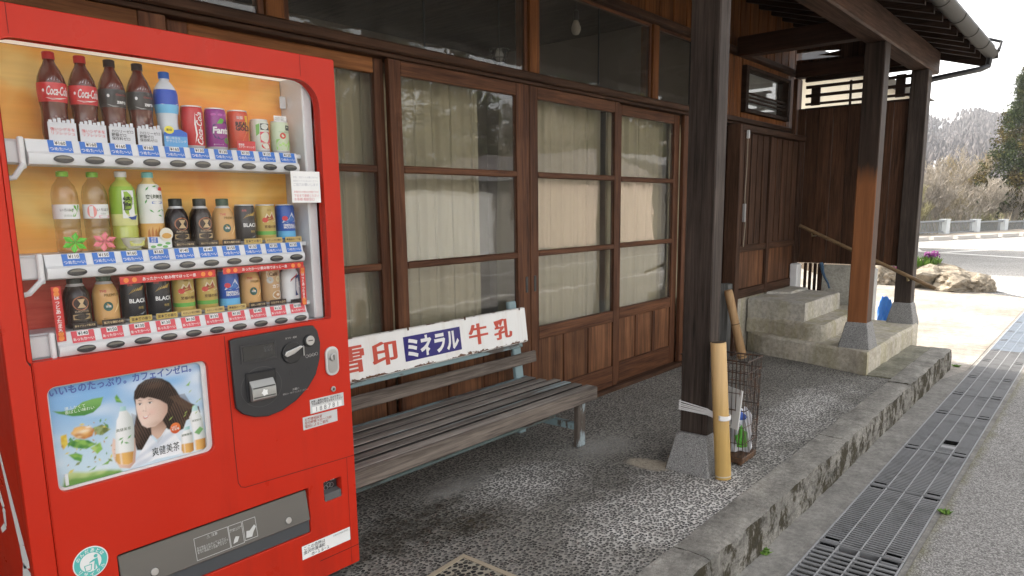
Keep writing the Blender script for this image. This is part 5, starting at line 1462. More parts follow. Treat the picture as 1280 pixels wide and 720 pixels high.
letters(MB(), '商品取出し口を開\n上へ押し上げて', (1.04, 1.079, .338, .36), fl_, align='L').build('notice_lettering', GL_, fp)
MB().add([fl_(*q) for q in ((1.045, .305), (1.06, .308), (1.068, .322), (1.056, .326), (1.05, .318))], [(0, 1, 2, 3, 4)]).build('hand_symbol', GL_, fp)
MB().add([fl_(*q) for q in ((1.09, .308), (1.11, .306), (1.117, .32), (1.128, .334), (1.123, .342), (1.105, .328), (1.094, .33))], [tuple(range(7))]).build('hand_symbol', GL_, fp)
for x in (.80, 1.245):
    remap(curve_plate([ell(0, 0, .011, .011, 20)], .004, .001), lambda a, b, h, x=x: tuple(FLP @ Vector((x+a, -.0045+h, -.085+b)))).build('flap_knob', M_STEEL, fp, True)
# painted swoosh on the side panel
sw_ = lambda pts: MB().add([(.5212, a, b) for a, b in pts], [tuple(range(len(pts)))])
WS = M_PAPER
def ribbon(cs, name='side_stripe'):
    mb = MB(); P = []
    for (y, z, w_) in cs: P.append((y, z, w_))
    for (y0, z0, w0), (y1, z1, w1) in zip(P[:-1], P[1:]):
        L = math.hypot(y1-y0, z1-z0); ny, nz = -(z1-z0)/L, (y1-y0)/L
        mb.add([(.5212, y0-ny*w0, z0-nz*w0), (.5212, y1-ny*w1, z1-nz*w1), (.5212, y1+ny*w1, z1+nz*w1), (.5212, y0+ny*w0, z0+nz*w0)], [(0, 1, 2, 3)])
    vp(mb, name, WS)
ribbon([(2.36, .86, .004), (2.30, .70, .009), (2.245, .56, .018), (2.205, .46, .024), (2.185, .40, .034), (2.20, .33, .046), (2.26, .26, .03), (2.36, .22, .03)])
ribbon([(2.42, .66, .01), (2.375, .60, .014), (2.335, .535, .014), (2.34, .48, .01), (2.39, .45, .008)])
# ------------------------------------------------------------------ sample drinks in the display
def bend(r, y0=0.0):
    return lambda u, v: (r*math.sin(u/r), -r*math.cos(u/r)+y0, v)
def patch(mb, pts, r, e=.0005):
    f = bend(r+e)
    return mb.add([f(u*(r+e)/r, v) for u, v in pts], [tuple(range(len(pts)))])
def fine(pts, n=4):
    out = []
    for i in range(len(pts)):
        a, b = pts[i], pts[(i+1) % len(pts)]
        for k in range(n): out.append((a[0]+(b[0]-a[0])*k/n, a[1]+(b[1]-a[1])*k/n))
    return out
def band(prof, z0, z1, e=.0005, n=24):
    """the part of a lathe profile between z0 and z1, a touch larger"""
    def rad(z):
        for (r0, a), (r1, b) in zip(prof[:-1], prof[1:]):
            if a <= z <= b and b > a: return r0+(r1-r0)*(z-a)/(b-a)
        return prof[-1][0]
    zs = sorted({z0, z1, *[z for _, z in prof if z0 < z < z1]})
    return MB().lathe([(rad(z)+e, z) for z in zs], n, cap=False)
def liquid(c, rough=.12):
    k = ('liq', c)
    if k not in MC:
        m_ = Mt('bottle_liquid', rough, .6); m_.col(c); MC[k] = m_.m
    return MC[k]
def clear(c):
    k = ('clr', c)
    if k not in MC: MC[k] = glass_mat('clear_plastic', c, 1.6, .08)
    return MC[k]
COKE = [(.022, 0), (.030, .004), (.0325, .02), (.0318, .045), (.0298, .068), (.0305, .085), (.0335, .112), (.0342, .128), (.0335, .146), (.030, .163), (.023, .181), (.0155, .195), (.0128, .203), (.0128, .214)]
WATER = [(.026, 0), (.0305, .005), (.0305, .03), (.029, .034), (.0305, .038), (.0305, .058), (.029, .062), (.0305, .066), (.031, .088), (.031, .128), (.0315, .14), (.0308, .158), (.026, .176), (.016, .19), (.0125, .196), (.0125, .205)]
TEA = [(.028, 0), (.0325, .005), (.0325, .06), (.0315, .064), (.0325, .068), (.0335, .10), (.0335, .145), (.0325, .165), (.027, .180), (.0165, .191), (.0135, .196), (.0135, .206)]
AQUA = [(.027, 0), (.032, .006), (.031, .03), (.0285, .055), (.0275, .07), (.0295, .095), (.0325, .115), (.0325, .150), (.029, .166), (.020, .180), (.0135, .188), (.0135, .198)]
MBOT = [(.029, 0), (.033, .003), (.033, .078), (.0325, .086), (.029, .100), (.0215, .114), (.0175, .120), (.0175, .127)]
CAN = [(.025, 0), (.0285, .003), (.0315, .009), (.0315, .112), (.030, .118), (.0285, .1215)]
SCAN = [(.024, 0), (.027, .003), (.0295, .008), (.0295, .092), (.0275, .098), (.026, .1005)]
def cap(r, z0, z1, mat, t):
    MB().lathe([(r, z0), (r, z1-.002), (r-.002, z1), (.001, z1)], 20).build('cap', mat, t, True, local=True)
def rim(r, z, t):
    MB().lathe([(r, z), (r+.0008, z+.001), (r+.0008, z+.003), (r-.001, z+.0042), (r-.003, z+.003), (.001, z+.002)], 24).build('can_lid', M_WHITEPL if False else flat((.7, .7, .7), .35, .5, .4), t, True, local=True)
def lathe(prof, name, mat, t, n=28):
    return MB().lathe(prof, n).build(name, mat, t, True, local=True)
def txt(t, s, box, r, colr, e=.0012, **k):
    return letters(MB(), s, box, bend(r+e), **k).build('label_lettering', flat(colr, .5), t, local=True)
def shp(t, pts, r, colr, e=.0009, n=3, name='label_print'):
    return patch(MB(), fine(pts, n), r, e).build(name, flat(colr, .45), t, local=True)
def card(t, w_, h_, colr, s='', tc=(.05, .05, .05), y=-.043, z0=.0, **k):
    c_ = MB().box(-w_/2, w_/2, y, y+.002, z0, z0+h_, .0004).build('display_card', flat(colr, .5), t, local=True)
    if s: letters(MB(), s, (-w_/2*.86, w_/2*.86, z0+h_*.12, z0+h_*.9), on_front(y-.0006), align='C', **k).build('card_lettering', flat(tc, .5), c_, local=True)
    return c_
WHT = (.75, .75, .74)
def cola(t, lab, capm, zero):
    lathe(COKE, 'bottle', liquid((.085, .014, .007)), t)
    cap(.0145, .207, .226, capm, t)
    band(COKE, .098, .146, .0006).build('label', flat(lab, .35, .5), t, True, local=True)
    if zero:
        txt(t, 'Coca-Cola', (-.004, .028, .122, .142), .0342, (.4, .02, .02), shear=.35, bold=.01)
        txt(t, 'zero', (-.003, .024, .103, .120), .0338, WHT, bold=.03)
        shp(t, ell(-.022, .128, .0035, .0045, 12), .034, WHT, n=1)
        shp(t, [(-.028, .106), (-.012, .099), (.004, .1005), (-.012, .1025)], .0332, (.5, .5, .5))
    else:
        txt(t, 'Coca-Cola', (-.024, .030, .114, .137), .0342, WHT, shear=.4, bold=.015, keep=False)
        shp(t, [(-.028, .108), (-.012, .103), (.006, .1045), (.026, .110), (.006, .1075), (-.012, .1065)], .0337, WHT)
        shp(t, ell(-.031, .126, .0028, .004, 10), .034, WHT, n=1)
    # bubbles of ice print round the foot
    for k in range(7): shp(t, ell(-.02+.0065*k, .052+.005*(k % 3), .0035, .003, 7), .0312, (.20, .10, .09), n=1)
    for k in range(6): shp(t, [(-.018+.007*k, .150+.004*(k % 2)), (-.012+.006*k, .158+.003*(k % 3)), (-.014+.006*k, .152)], .0315, (.35, .30, .32), n=1)
    c_ = card(t, .066, .046, (.62, .63, .66), 'カロリーゼロ\n糖類ゼロ\n保存料ゼロ' if zero else '強いシゲキを\nリフレッシュ', (.05, .05, .05) if zero else (.6, .12, .12), bold=.012)
    for k in range(6):
        MB().box(-.031+.0105*k, -.023+.0105*k, -.0445, -.042, .043+.003*(k % 2), .051+.003*(k % 3), .001).build('ice_print', flat((.66, .68, .72), .4), c_, local=True)
def aqua(t):
    lathe(AQUA, 'bottle', liquid((.52, .57, .62)), t)
    cap(.015, .194, .213, flat((.02, .12, .5), .4), t)
    band(AQUA, .098, .162).build('label', flat((.015, .07, .45), .35), t, True, local=True)
    band(AQUA, .096, .120, .0008).build('label_band', flat((.16, .48, .75), .35), t, True, local=True)
    txt(t, 'AQUARIUS', (-.022, .030, .124, .140), .0328, WHT, shear=.25, bold=.02)
    shp(t, [(-.03, .122), (-.01, .116), (.015, .118), (.031, .126), (.015, .121), (-.01, .119)], .0322, WHT)
    c_ = card(t, .068, .040, (.10, .33, .62), '軽い水分＆\nサラッとリンク', (.72, .74, .78), bold=.01)
    MB().add([(a, -.0436, b) for a, b in ell(-.018, .047, .014, .011, 20)], [tuple(range(20))]).build('round_tag', flat((.75, .65, .06), .5), c_, local=True)
    letters(MB(), '新味', (-.026, -.010, .043, .051), on_front(-.0440), .01).build('tag_lettering', M_INK, c_, local=True)
    MB().add([(a, -.0432, b) for a, b in ((-.034, .038), (-.01, .047), (.015, .05), (.034, .041), (.034, .03), (-.034, .03))], [tuple(range(6))]).build('wave_print', flat((.03, .12, .5), .5), c_, local=True)
def can(t, prof, colr, rim_r, rim_z, print_):
    lathe(prof, 'can', flat(colr, .28, .5), t)
    rim(rim_r, rim_z, t)
    band(prof, prof[0][1]+.001, .009, .0006).build('base_rim', flat((.66, .66, .67), .3, .5, .4), t, True, local=True)
    print_(t)
def p_red(t):
    letters(MB(), 'Coca-Cola', (-.004, .016, .012, .106), bend(.0327), shear=.35, bold=.02, rot='up', keep=False).build('label_lettering', flat(WHT, .5), t, local=True)
    shp(t, [(-.010, .014), (-.006, .04), (-.009, .07), (-.006, .105), (-.0045, .07), (-.0015, .04)], .0315, WHT)
def p_purple(t):
    shp(t, [(-.028, .055), (-.02, .035), (0, .03), (.024, .045), (.032, .075), (.02, .085), (0, .078), (-.022, .075)], .0315, (.02, .015, .09))
    shp(t, [(-.012, .078), (0, .094), (.012, .09), (.004, .078)], .0315, (.12, .42, .05))
    txt(t, 'Fanta', (-.026, .031, .042, .074), .0315, WHT, bold=.04, shear=.1)
    shp(t, ell(.018, .028, .010, .009, 16), .0315, (.08, .3, .06), n=1)
    for k in range(3): shp(t, ell(-.02+.02*k, .104, .008, .004, 12), .0315, (.5, .12, .4), n=1)
    txt(t, '果汁グレープ', (-.026, .004, .012, .019), .0315, WHT)
def p_gold(t):
    shp(t, [(-.012, .016), (.032, .016), (.034, .108), (.006, .108), (.012, .06)], .0315, (.72, .42, .04))
    shp(t, [(-.005, .085), (.03, .105), (.03, .09), (.0, .07)], .0315, (.75, .25, .03))
    txt(t, 'REAL\nGOLD', (-.024, .026, .058, .092), .0315, (.04, .02, .02), e=.0016, bold=.04, lead=.75)
    txt(t, '炭酸', (-.02, .0, .096, .106), .0315, WHT)
    card(t, .062, .030, (.55, .05, .05), '微炭酸\nエナジードリンク', WHT, bold=.015)
def p_apple(t):
    shp(t, [(-.012, .07), (.022, .07), (.022, .09), (-.012, .09)], .0295, (.03, .03, .03))
    txt(t, 'Minute\nMaid', (-.01, .02, .073, .088), .0295, WHT, e=.0014)
    shp(t, [(-.014, .03), (.026, .03), (.026, .064), (-.014, .064)], .0295, (.65, .09, .12))
    shp(t, ell(.006, .02, .018, .01, 16), .0295, (.6, .05, .06), n=1)
    shp(t, [(-.026, .05), (-.016, .058), (-.014, .09), (-.026, .085)], .0295, (.2, .45, .1))
def p_green(t):
    shp(t, [(.004, .074), (.022, .074), (.022, .09), (.004, .09)], .0295, (.03, .03, .03))
    shp(t, [(-.028, .012), (.03, .012), (.03, .04), (.0, .05), (-.028, .044)], .0295, (.3, .55, .14))
    shp(t, ell(-.006, .056, .010, .010, 16), .0295, (.6, .08, .06), n=1)
    txt(t, 'アロエ&白ぶどう', (-.02, .02, .064, .072), .0295, (.05, .2, .05))
    for k in range(5): shp(t, ell(-.016+.009*k, .026+.005*(k % 2), .0045, .0045, 9), .0295, (.45, .68, .25), n=1, e=.0014)
    MB().box(-.02, .027, -.004, -.003, .103, .122, .0005).build('top_card', M_PAPER, t, local=True)
    letters(MB(), 'マルチビタミン\nヘルシー果汁', (-.017, .024, .105, .120), on_front(-.0047)).build('card_lettering', M_INK, t, local=True)
def water(t, colr, star):
    lathe(WATER, 'bottle', liquid((.62, .42, .27)) if False else clear((.90, .87, .84)), t)
    cap(.0145, .200, .214, flat((.20, .46, .03), .4), t)
    band(WATER, .089, .127).build('label', flat(WHT, .4), t, True, local=True)
    if star:
        for k in range(5):
            a = R(20+50*k)
            shp(t, [(.019, .108), (.019+.014*math.cos(a-.25), .108+.016*math.sin(a-.25)), (.019+.019*math.cos(a), .108+.02*math.sin(a)), (.019+.014*math.cos(a+.25), .108+.016*math.sin(a+.25))], .031, (.14, .42, .04), n=1)
    else:
        shp(t, ell(-.020, .108, .012, .017, 18), .031, (.75, .28, .26), n=1)
        shp(t, [(-.004, .091), (.028, .091), (.028, .097), (-.004, .097)], .031, (.72, .2, .3))
    txt(t, 'いろはす', (-.024, .010, .106, .119) if star else (-.008, .026, .106, .119), .031, (.05, .05, .05), bold=.01)
    txt(t, '天然水', (-.016, .004, .094, .101) if star else (-.002, .018, .099, .104), .031, (.25, .3, .25))
    for k in range(3): pass
    st = MB()
    for k in range(6):
        a = 2*PI*k/6+.4; b0, b1 = a-.42, a+.42
        st.add([(0, -.040, .026), (.021*math.cos(b0), -.036, .026+.018*math.sin(b0)), (.034*math.cos(a), -.040, .026+.028*math.sin(a)), (.021*math.cos(b1), -.036, .026+.018*math.sin(b1))], [(0, 1, 2), (0, 2, 3)])
    st.build('folded_star', flat(colr, .4), t, local=True)
    letters(MB(), 'しぼれる', (-.016, .018, .024, .032), on_front(-.0412), .01).build('star_lettering', flat(tuple(c*.35 for c in colr), .5), t, local=True)
def ayataka(t):
    lathe(TEA, 'bottle', liquid((.42, .46, .10)), t)
    cap(.0155, .202, .218, flat((.68, .68, .66), .4), t)
    band(TEA, .068, .176).build('label', flat((.28, .44, .05), .35), t, True, local=True)
    band(TEA, .068, .10, .0008).build('label_fade', flat((.62, .62, .25), .35), t, True, local=True)
    shp(t, [(-.016, .088), (.016, .088), (.017, .165), (-.014, .165)], .0335, (.74, .75, .72), e=.0016)
    txt(t, '綾\n鷹', (-.014, .008, .098, .160), .0335, (.03, .03, .03), e=.0021, bold=.02, lead=.8)
    txt(t, 'あ\nや\nた\nか', (.009, .0155, .112, .160), .0335, (.03, .03, .03), e=.0021, lead=.72)
    shp(t, [(-.004, .092), (.004, .084), (.017, .084), (.024, .097), (.008, .092)], .0335, (.05, .09, .3), e=.0024)
    c_ = card(t, .04, .006, (.55, .56, .30), '')
    MB().lathe([(.014, .004), (.026, .018), (.031, .034), (.029, .034), (.0, .033)], 24, (0, -.045, 0), True).build('tea_bowl', flat((.60, .60, .48), .2, .5), c_, True, local=True)
    MB().add([(a*1.0, -.045-.0+b, .0345) for a, b in ell(0, 0, .026, .026, 20)], [tuple(range(20))]).build('tea_print', flat((.42, .43, .05), .4), c_, local=True)
    MB().add([bend(.030, -.045)(u, v) for u, v in fine([(-.02, .012), (.02, .012), (.022, .026), (-.022, .026)], 5)], [tuple(range(20))]).build('bowl_print', flat((.5, .5, .12), .4), c_, local=True)
    letters(MB(), '急須でいれた\n緑茶の味わい', (-.018, .018, .010, .019), bend(.0315, -.045)).build('card_lettering', flat((.7, .7, .4), .5), c_, local=True)
def soken(t):
    lathe(TEA, 'bottle', liquid((.70, .52, .22)), t)
    cap(.0155, .202, .218, flat((.16, .52, .52), .4), t)
    band(TEA, .072, .184).build('label', flat((.74, .74, .70), .35), t, True, local=True)
    band(TEA, .02, .072, .0008).build('label_band', flat((.66, .38, .12), .35), t, True, local=True)
    txt(t, '爽健美茶', (-.024, .028, .138, .158), .0335, (.06, .09, .05), e=.0016, bold=.01)
    shp(t, [(.012, .166), (.028, .164), (.030, .174), (.016, .176)], .0335, (.6, .05, .05))
    shp(t, [(-.008, .128), (.024, .128), (.024, .134), (-.008, .134)], .0335, (.07, .16, .5))
    for x, z, a in ((-.026, .128, 1.1), (-.016, .112, -.7), (.004, .104, .5), (.018, .112, -.4), (-.022, .165, .9), (-.004, .176, .2), (.006, .096, -.3)):
        shp(t, [(x, z), (x+.007*math.cos(a+.35), z+.007*math.sin(a+.35)), (x+.015*math.cos(a), z+.015*math.sin(a)), (x+.007*math.cos(a-.35), z+.007*math.sin(a-.35))], .0335, (.1, .36, .08), n=1)
    for k in range(6): shp(t, [(-.026+.009*k, .03), (-.018+.009*k, .034), (-.02+.009*k, .058+.006*(k % 2)), (-.024+.009*k, .05)], .0325, (.5, .2, .05), n=1, e=.0012)
    c_ = card(t, .068, .034, (.70, .72, .72), '')
    for x, z in ((-.02, .006), (-.002, .010), (.014, .005), (.022, .014)): MB().add([(a, -.0436, b) for a, b in ell(x, z, .008, .004, 10)], [tuple(range(10))]).build('leaf_print', flat((.15, .40, .12), .5), c_, local=True)
    MB().add([(a, -.0436, b) for a, b in ((-.03, .018), (-.006, .016), (-.006, .032), (-.03, .034))], [(0, 1, 2, 3)]).build('blue_print', flat((.06, .15, .5), .5), c_, local=True)
    letters(MB(), '爽健\n美茶', (-.027, -.009, .018, .032), on_front(-.0441)).build('card_lettering', M_PAPER, c_, local=True)
    MB().lathe([(.001, .0), (.019, .001), (.019, .003), (.001, .004)], 20).build('round_tag', flat((.72, .68, .56), .5), c_, True, local=True).matrix_local = Matrix.Translation((.018, -.045, .04)) @ Matrix.Rotation(PI/2, 4, 'X')
    MB().add([(a, -.0495, b) for a, b in ell(.018, .036, .014, .008, 14)], [tuple(range(14))]).build('tea_print', flat((.6, .33, .08), .5), c_, local=True)
def coffee_bottle(t, dark, warm, s):
    base = (.022, .014, .012) if dark else (.58, .33, .12)
    lathe(MBOT, 'bottle', flat(base, .22, .5), t)
    band(MBOT, .1135, .1205, .0008).build('neck_ring', flat((.62, .62, .62), .3, .5, .4), t, True, local=True)
    cap(.019, .121, .143, flat((.016, .02, .016) if dark else (.03, .07, .04), .4), t)
    if dark:
        shp(t, ell(0, .068, .021, .019, 24), .033, (.45, .18, .09), n=1)
        shp(t, ell(0, .068, .018, .016, 24), .033, (.05, .03, .025), n=1, e=.0014)
        shp(t, [(-.010, .056), (.011, .056), (.003, .068), (.010, .080), (-.009, .080), (-.002, .068)], .033, (.55, .40, .22), e=.0019)
        txt(t, 'EUROPEAN', (-.017, .017, .043, .049), .033, (.6, .45, .28))
        shp(t, [(-.022, .024), (.022, .024), (.022, .038), (-.022, .038)], .033, (.42, .30, .14))
        txt(t, '香るブラック', (-.02, .02, .026, .036), .033, (.05, .03, .02), e=.0014)
    else:
        txt(t, 'THE', (-.024, -.006, .090, .099), .030, (.5, .06, .05), bold=.02)
        txt(t, 'PREMIUM', (-.014, .030, .078, .089), .033, (.22, .13, .03), bold=.02)
        shp(t, ell(-.006, .052, .012, .013, 20), .033, (.03, .10, .08), n=1)
        txt(t, '微糖', (-.013, .001, .048, .056), .033, WHT, e=.0014)
        shp(t, [(.006, .03), (.026, .05), (.03, .08), (.024, .06)], .033, (.75, .52, .22))
        shp(t, [(-.02, .012), (.02, .012), (.02, .02), (-.02, .02)], .033, (.4, .2, .06))
    card(t, .060, .017, (.03, .02, .016), s, (.55, .42, .24), bold=.02)
def p_black(t):
    for k in range(7): shp(t, [(-.022+.005*k, .078+.003*k), (-.012+.007*k, .086+.003*k), (-.006+.005*k, .096+.001*k), (-.014+.005*k, .088)], .0315, (.55, .38, .10) if k % 3 else (.35, .22, .06), n=1, e=.0009+.0003*(k % 3))
    txt(t, '無糖', (-.024, -.010, .102, .109), .0315, (.6, .1, .08))
    txt(t, 'BLACK', (-.022, .028, .050, .069), .0315, WHT, bold=.03)
    txt(t, '無糖', (.0, .016, .034, .044), .0315, (.5, .36, .1))
    shp(t, [(-.026, .016), (-.01, .012), (.012, .02), (.028, .030), (.012, .024), (-.01, .017)], .0315, (.25, .27, .3))
    card(t, .062, .017, (.50, .36, .10), '豆本来の香り', (.05, .03, .02), bold=.02)
def p_goldcan(t):
    shp(t, [(-.026, .066), (-.012, .096), (-.004, .086), (.006, .102), (.014, .082), (.028, .070)], .0315, (.72, .62, .42))
    shp(t, [(-.02, .07), (-.01, .09), (-.004, .08), (.006, .096), (.01, .076)], .0315, (.35, .09, .04), e=.0014)
    shp(t, ell(-.018, .074, .009, .008, 14), .0315, (.6, .08, .06), n=1, e=.002)
    txt(t, '至福の微糖', (-.022, .028, .046, .059), .0315, (.12, .06, .02), bold=.02)
    band(CAN, .026, .038, .0006).build('label_band', flat((.12, .36, .06), .4), t, True, local=True)
    txt(t, '珈琲', (-.018, .01, .102, .109), .0315, (.25, .13, .03))
    card(t, .062, .017, (.52, .38, .14), 'やさしい甘さ微糖', (.05, .03, .02), bold=.02)
def p_bluecan(t):
    shp(t, [(-.028, .064), (-.016, .080), (-.008, .072), (.006, .098), (.014, .084), (.030, .066)], .0315, (.70, .74, .80))
    shp(t, [(-.014, .066), (-.004, .076), (.006, .09), (.012, .07)], .0315, (.08, .2, .5), e=.0014)
    shp(t, ell(-.018, .078, .009, .008, 14), .0315, (.6, .06, .08), n=1, e=.002)
    txt(t, 'EMERALD\nMOUNTAIN', (-.024, .029, .042, .062), .0315, WHT, bold=.03, lead=.8)
    band(CAN, .012, .036, .0006).build('label_band', flat((.13, .42, .70), .4), t, True, local=True)
    card(t, .062, .017, (.52, .38, .14), '最高級の一割豆', (.05, .03, .02), bold=.02)
def latte(t):
    shp(t, [(-.026, .09), (.03, .09), (.03, .112), (-.026, .112)], .0315, (.66, .58, .45))
    txt(t, 'Café', (-.02, .012, .096, .108), .0315, (.12, .05, .02), bold=.02)
    shp(t, ell(-.016, .082, .011, .011, 16), .0315, (.45, .45, .42), n=1, e=.0013)
    shp(t, ell(.014, .084, .011, .011, 16), .0315, (.62, .52, .30), n=1, e=.0013)
    txt(t, 'カフェ', (-.01, .028, .053, .070), .0315, WHT, bold=.03)
    shp(t, ell(.008, .032, .019, .014, 22), .0315, (.70, .66, .58), n=1)
    shp(t, ell(.008, .032, .013, .009, 20), .0315, (.42, .22, .09), n=1, e=.0014)
    shp(t, ell(.008, .033, .007, .005, 16), .0315, (.70, .60, .48), n=1, e=.0019)
    card(t, .062, .017, (.04, .02, .015), 'ミルクたっぷり', (.55, .42, .24), bold=.02)
def whitebottle(t):
    lathe(MBOT, 'bottle', flat((.70, .71, .72), .25, .5), t)
    cap(.019, .121, .143, M_BLACK, t)
    shp(t, [(.0, .022), (.028, .026), (.030, .094), (.004, .09)], .033, (.03, .05, .16))
    shp(t, [(-.016, .07), (.008, .09), (.012, .098), (-.012, .08)], .033, (.45, .06, .07), e=.0014)
    txt(t, '紅茶\n花伝', (.004, .026, .04, .078), .033, WHT, e=.0014, bold=.03, lead=.8)
    card(t, .05, .012, (.03, .02, .02), '')
DR = [
 # row, slot, builder, label, category
 (0, 0, lambda t: cola(t, (.55, .025, .03), flat((.5, .03, .03), .4), False), 'red-capped cola bottle at the hinge end of the top shelf', 'drink bottle'),
 (0, 1, lambda t: cola(t, (.55, .025, .03), flat((.5, .03, .03), .4), False), 'red-capped cola bottle standing next to a black-labelled cola bottle', 'drink bottle'),
 (0, 2, lambda t: cola(t, (.02, .018, .018), flat((.03, .02, .02), .4), True), 'black-labelled cola bottle with black cap, next to the red-labelled bottles', 'drink bottle'),
 (0, 3, lambda t: cola(t, (.02, .018, .018), flat((.03, .02, .02), .4), True), 'black-labelled cola bottle with black cap, beside the blue-capped bottle', 'drink bottle'),
 (0, 4, aqua, 'pale sports drink bottle with blue label and blue cap on the top shelf', 'drink bottle'),
 (0, 5, lambda t: can(t, CAN, (.52, .02, .025), .0287, .1205, p_red), 'plain red cola can with white script running up it', 'drink can'),
 (0, 6, lambda t: can(t, CAN, (.26, .02, .22), .0287, .1205, p_purple), 'purple soda can with a green leaf on the top shelf', 'drink can'),
 (0, 7, lambda t: can(t, CAN, (.58, .07, .03), .0287, .1205, p_gold), 'red and yellow energy drink can on the top shelf', 'drink can'),
 (0, 8, lambda t: can(t, SCAN, (.62, .64, .55), .0265, .0995, p_apple), 'short pale can with a pink red panel on the top shelf', 'drink can'),
 (0, 9, lambda t: can(t, SCAN, (.56, .64, .45), .0265, .0995, p_green), 'short pale green juice can at the lock end of the top shelf', 'drink can'),
 (1, 0, lambda t: water(t, (.12, .52, .04), True), 'clear water bottle with a folded green star at its foot', 'drink bottle'),
 (1, 1, lambda t: water(t, (.78, .22, .25), False), 'clear water bottle with a folded pink star at its foot', 'drink bottle'),
 (1, 2, ayataka, 'green tea bottle with white cap and a tea bowl in front', 'drink bottle'),
 (1, 3, soken, 'white-labelled blended tea bottle with a turquoise cap', 'drink bottle'),
 (1, 4, lambda t: coffee_bottle(t, True, 0, '香るブラック贅沢豆'), 'black coffee bottle on the middle shelf beside the turquoise-capped tea', 'drink bottle'),
 (1, 5, lambda t: coffee_bottle(t, True, 0, '香るブラック贅沢豆'), 'black coffee bottle on the middle shelf beside the tan bottle', 'drink bottle'),
 (1, 6, lambda t: coffee_bottle(t, False, 0, '贅沢な微糖の味'), 'tan coffee bottle with dark cap on the middle shelf', 'drink bottle'),
 (1, 7, lambda t: can(t, CAN, (.02, .02, .024), .0287, .1205, p_black), 'black coffee can on the middle shelf', 'drink can'),
 (1, 8, lambda t: can(t, CAN, (.50, .36, .10), .0287, .1205, p_goldcan), 'gold coffee can with a green band on the middle shelf', 'drink can'),
 (1, 9, lambda t: can(t, CAN, (.03, .10, .42), .0287, .1205, p_bluecan), 'blue coffee can with a white mountain on the middle shelf', 'drink can'),
 (2, 0, lambda t: coffee_bottle(t, True, 1, '香るブラック贅沢豆'), 'black coffee bottle on the bottom shelf', 'drink bottle'),
 (2, 1, lambda t: coffee_bottle(t, False, 1, '贅沢な微糖の味'), 'tan coffee bottle on the bottom shelf next to the black bottle', 'drink bottle'),
 (2, 2, lambda t: can(t, CAN, (.02, .02, .024), .0287, .1205, p_black), 'black coffee can on the bottom shelf beside a tan bottle', 'drink can'),
 (2, 3, lambda t: can(t, CAN, (.02, .02, .024), .0287, .1205, p_black), 'black coffee can on the bottom shelf beside a gold can', 'drink can'),
 (2, 4, lambda t: can(t, CAN, (.50, .36, .10), .0287, .1205, p_goldcan), 'gold coffee can on the bottom shelf beside a black can', 'drink can'),
 (2, 5, lambda t: can(t, CAN, (.50, .36, .10), .0287, .1205, p_goldcan), 'gold coffee can on the bottom shelf beside the blue can', 'drink can'),
 (2, 6, lambda t: can(t, CAN, (.03, .10, .42), .0287, .1205, p_bluecan), 'blue coffee can on the bottom shelf', 'drink can'),
 (2, 7, lambda t: coffee_bottle(t, False, 1, '焙煎した微糖の味'), 'tan coffee bottle on the bottom shelf next to the milky latte can', 'drink bottle'),
 (2, 8, lambda t: can(t, CAN, (.50, .32, .16), .0287, .1205, latte), 'milky brown latte can with a swirl on the bottom shelf', 'drink can'),
 (2, 9, whitebottle, 'white and navy tea bottle at the lock end of the bottom shelf', 'drink bottle'),
]
for r, k, fn, lab, cat in DR:
    zb = (1.538, 1.248, 1.043)[r]
    t = thing(cat.replace(' ', '_'), lab, cat, (BXX[k]+.016, 2.165, zb), ('cold drinks on the top shelf', 'cold drinks on the middle shelf', 'hot drinks on the bottom shelf')[r])
    fn(t)
# ------------------------------------------------------------------ beyond the yard: rocks, flowers, kerb, guardrail, trees, hills
M_ROCK = Mt('garden_rock', .85, .2)
co = M_ROCK.coord()
n1 = M_ROCK.noise(co, 3.0, 7, .65); n2 = M_ROCK.noise(co, 14, 6, .7)
c = M_ROCK.ramp(n1, (.3, (.2, .165, .12)), (.7, (.42, .37, .29)))
c = M_ROCK.mix(.7, c, M_ROCK.ramp(n2, (.3, .4), (.7, 1.3)), 'MULTIPLY')
M_ROCK.col(c); M_ROCK.bump(M_ROCK.math('ADD', n1, n2), .8, .05); M_ROCK = M_ROCK.m
RK = [(14.75, 2.05, .5, .42, .30, 3, 'large tan rock at the road end of the garden edge'),
      (14.95, 2.62, .45, .40, .34, 8, 'brown ridged rock second from the road end of the garden edge'),
      (14.62, 1.78, .22, .2, .24, 5, 'small pale rock tucked against the large tan one'),
      (15.55, 2.7, .5, .6, .36, 12, 'broad pale rock behind the front row of garden rocks'),
      (15.1, 3.08, .22, .24, .22, 14, 'small rock beneath the flowers by the handrail end'),
      (15.25, 3.62, .34, .36, .42, 17, 'squarish brown rock seen beneath the end wall'),
      (15.0, 3.35, .2, .18, .24, 21, 'small yellowish rock beside the squarish brown one')]
for x, y, sx, sy, sz, sd_, lab in RK:
    solo(lump(x, y, RZ-.02, sx, sy, sz*.72, sd_, .42, 4, .55), 'rock', M_ROCK, lab, 'rock', 'rocks edging the garden bed', False)
solo(lump(17.2, 3.95, RZ-.02, .45, .45, .85, 31, .2, 3, .7), 'standing_stone', M_ROCK, 'tall grey standing stone showing past the end porch post', 'stone', None, False)
structure(MB().prism([(15.0, 2.2), (15.8, 2.0), (18, 3.2), (18, 6), (15.3, 4.4), (15.1, 3.2)], RZ-.02, RZ+.12), 'garden_bed', flat((.09, .07, .05), .95, .1))
M_LEAFS = [flat(c_, .6, .3) for c_ in ((.10, .20, .03), (.16, .28, .05), (.07, .14, .03))]
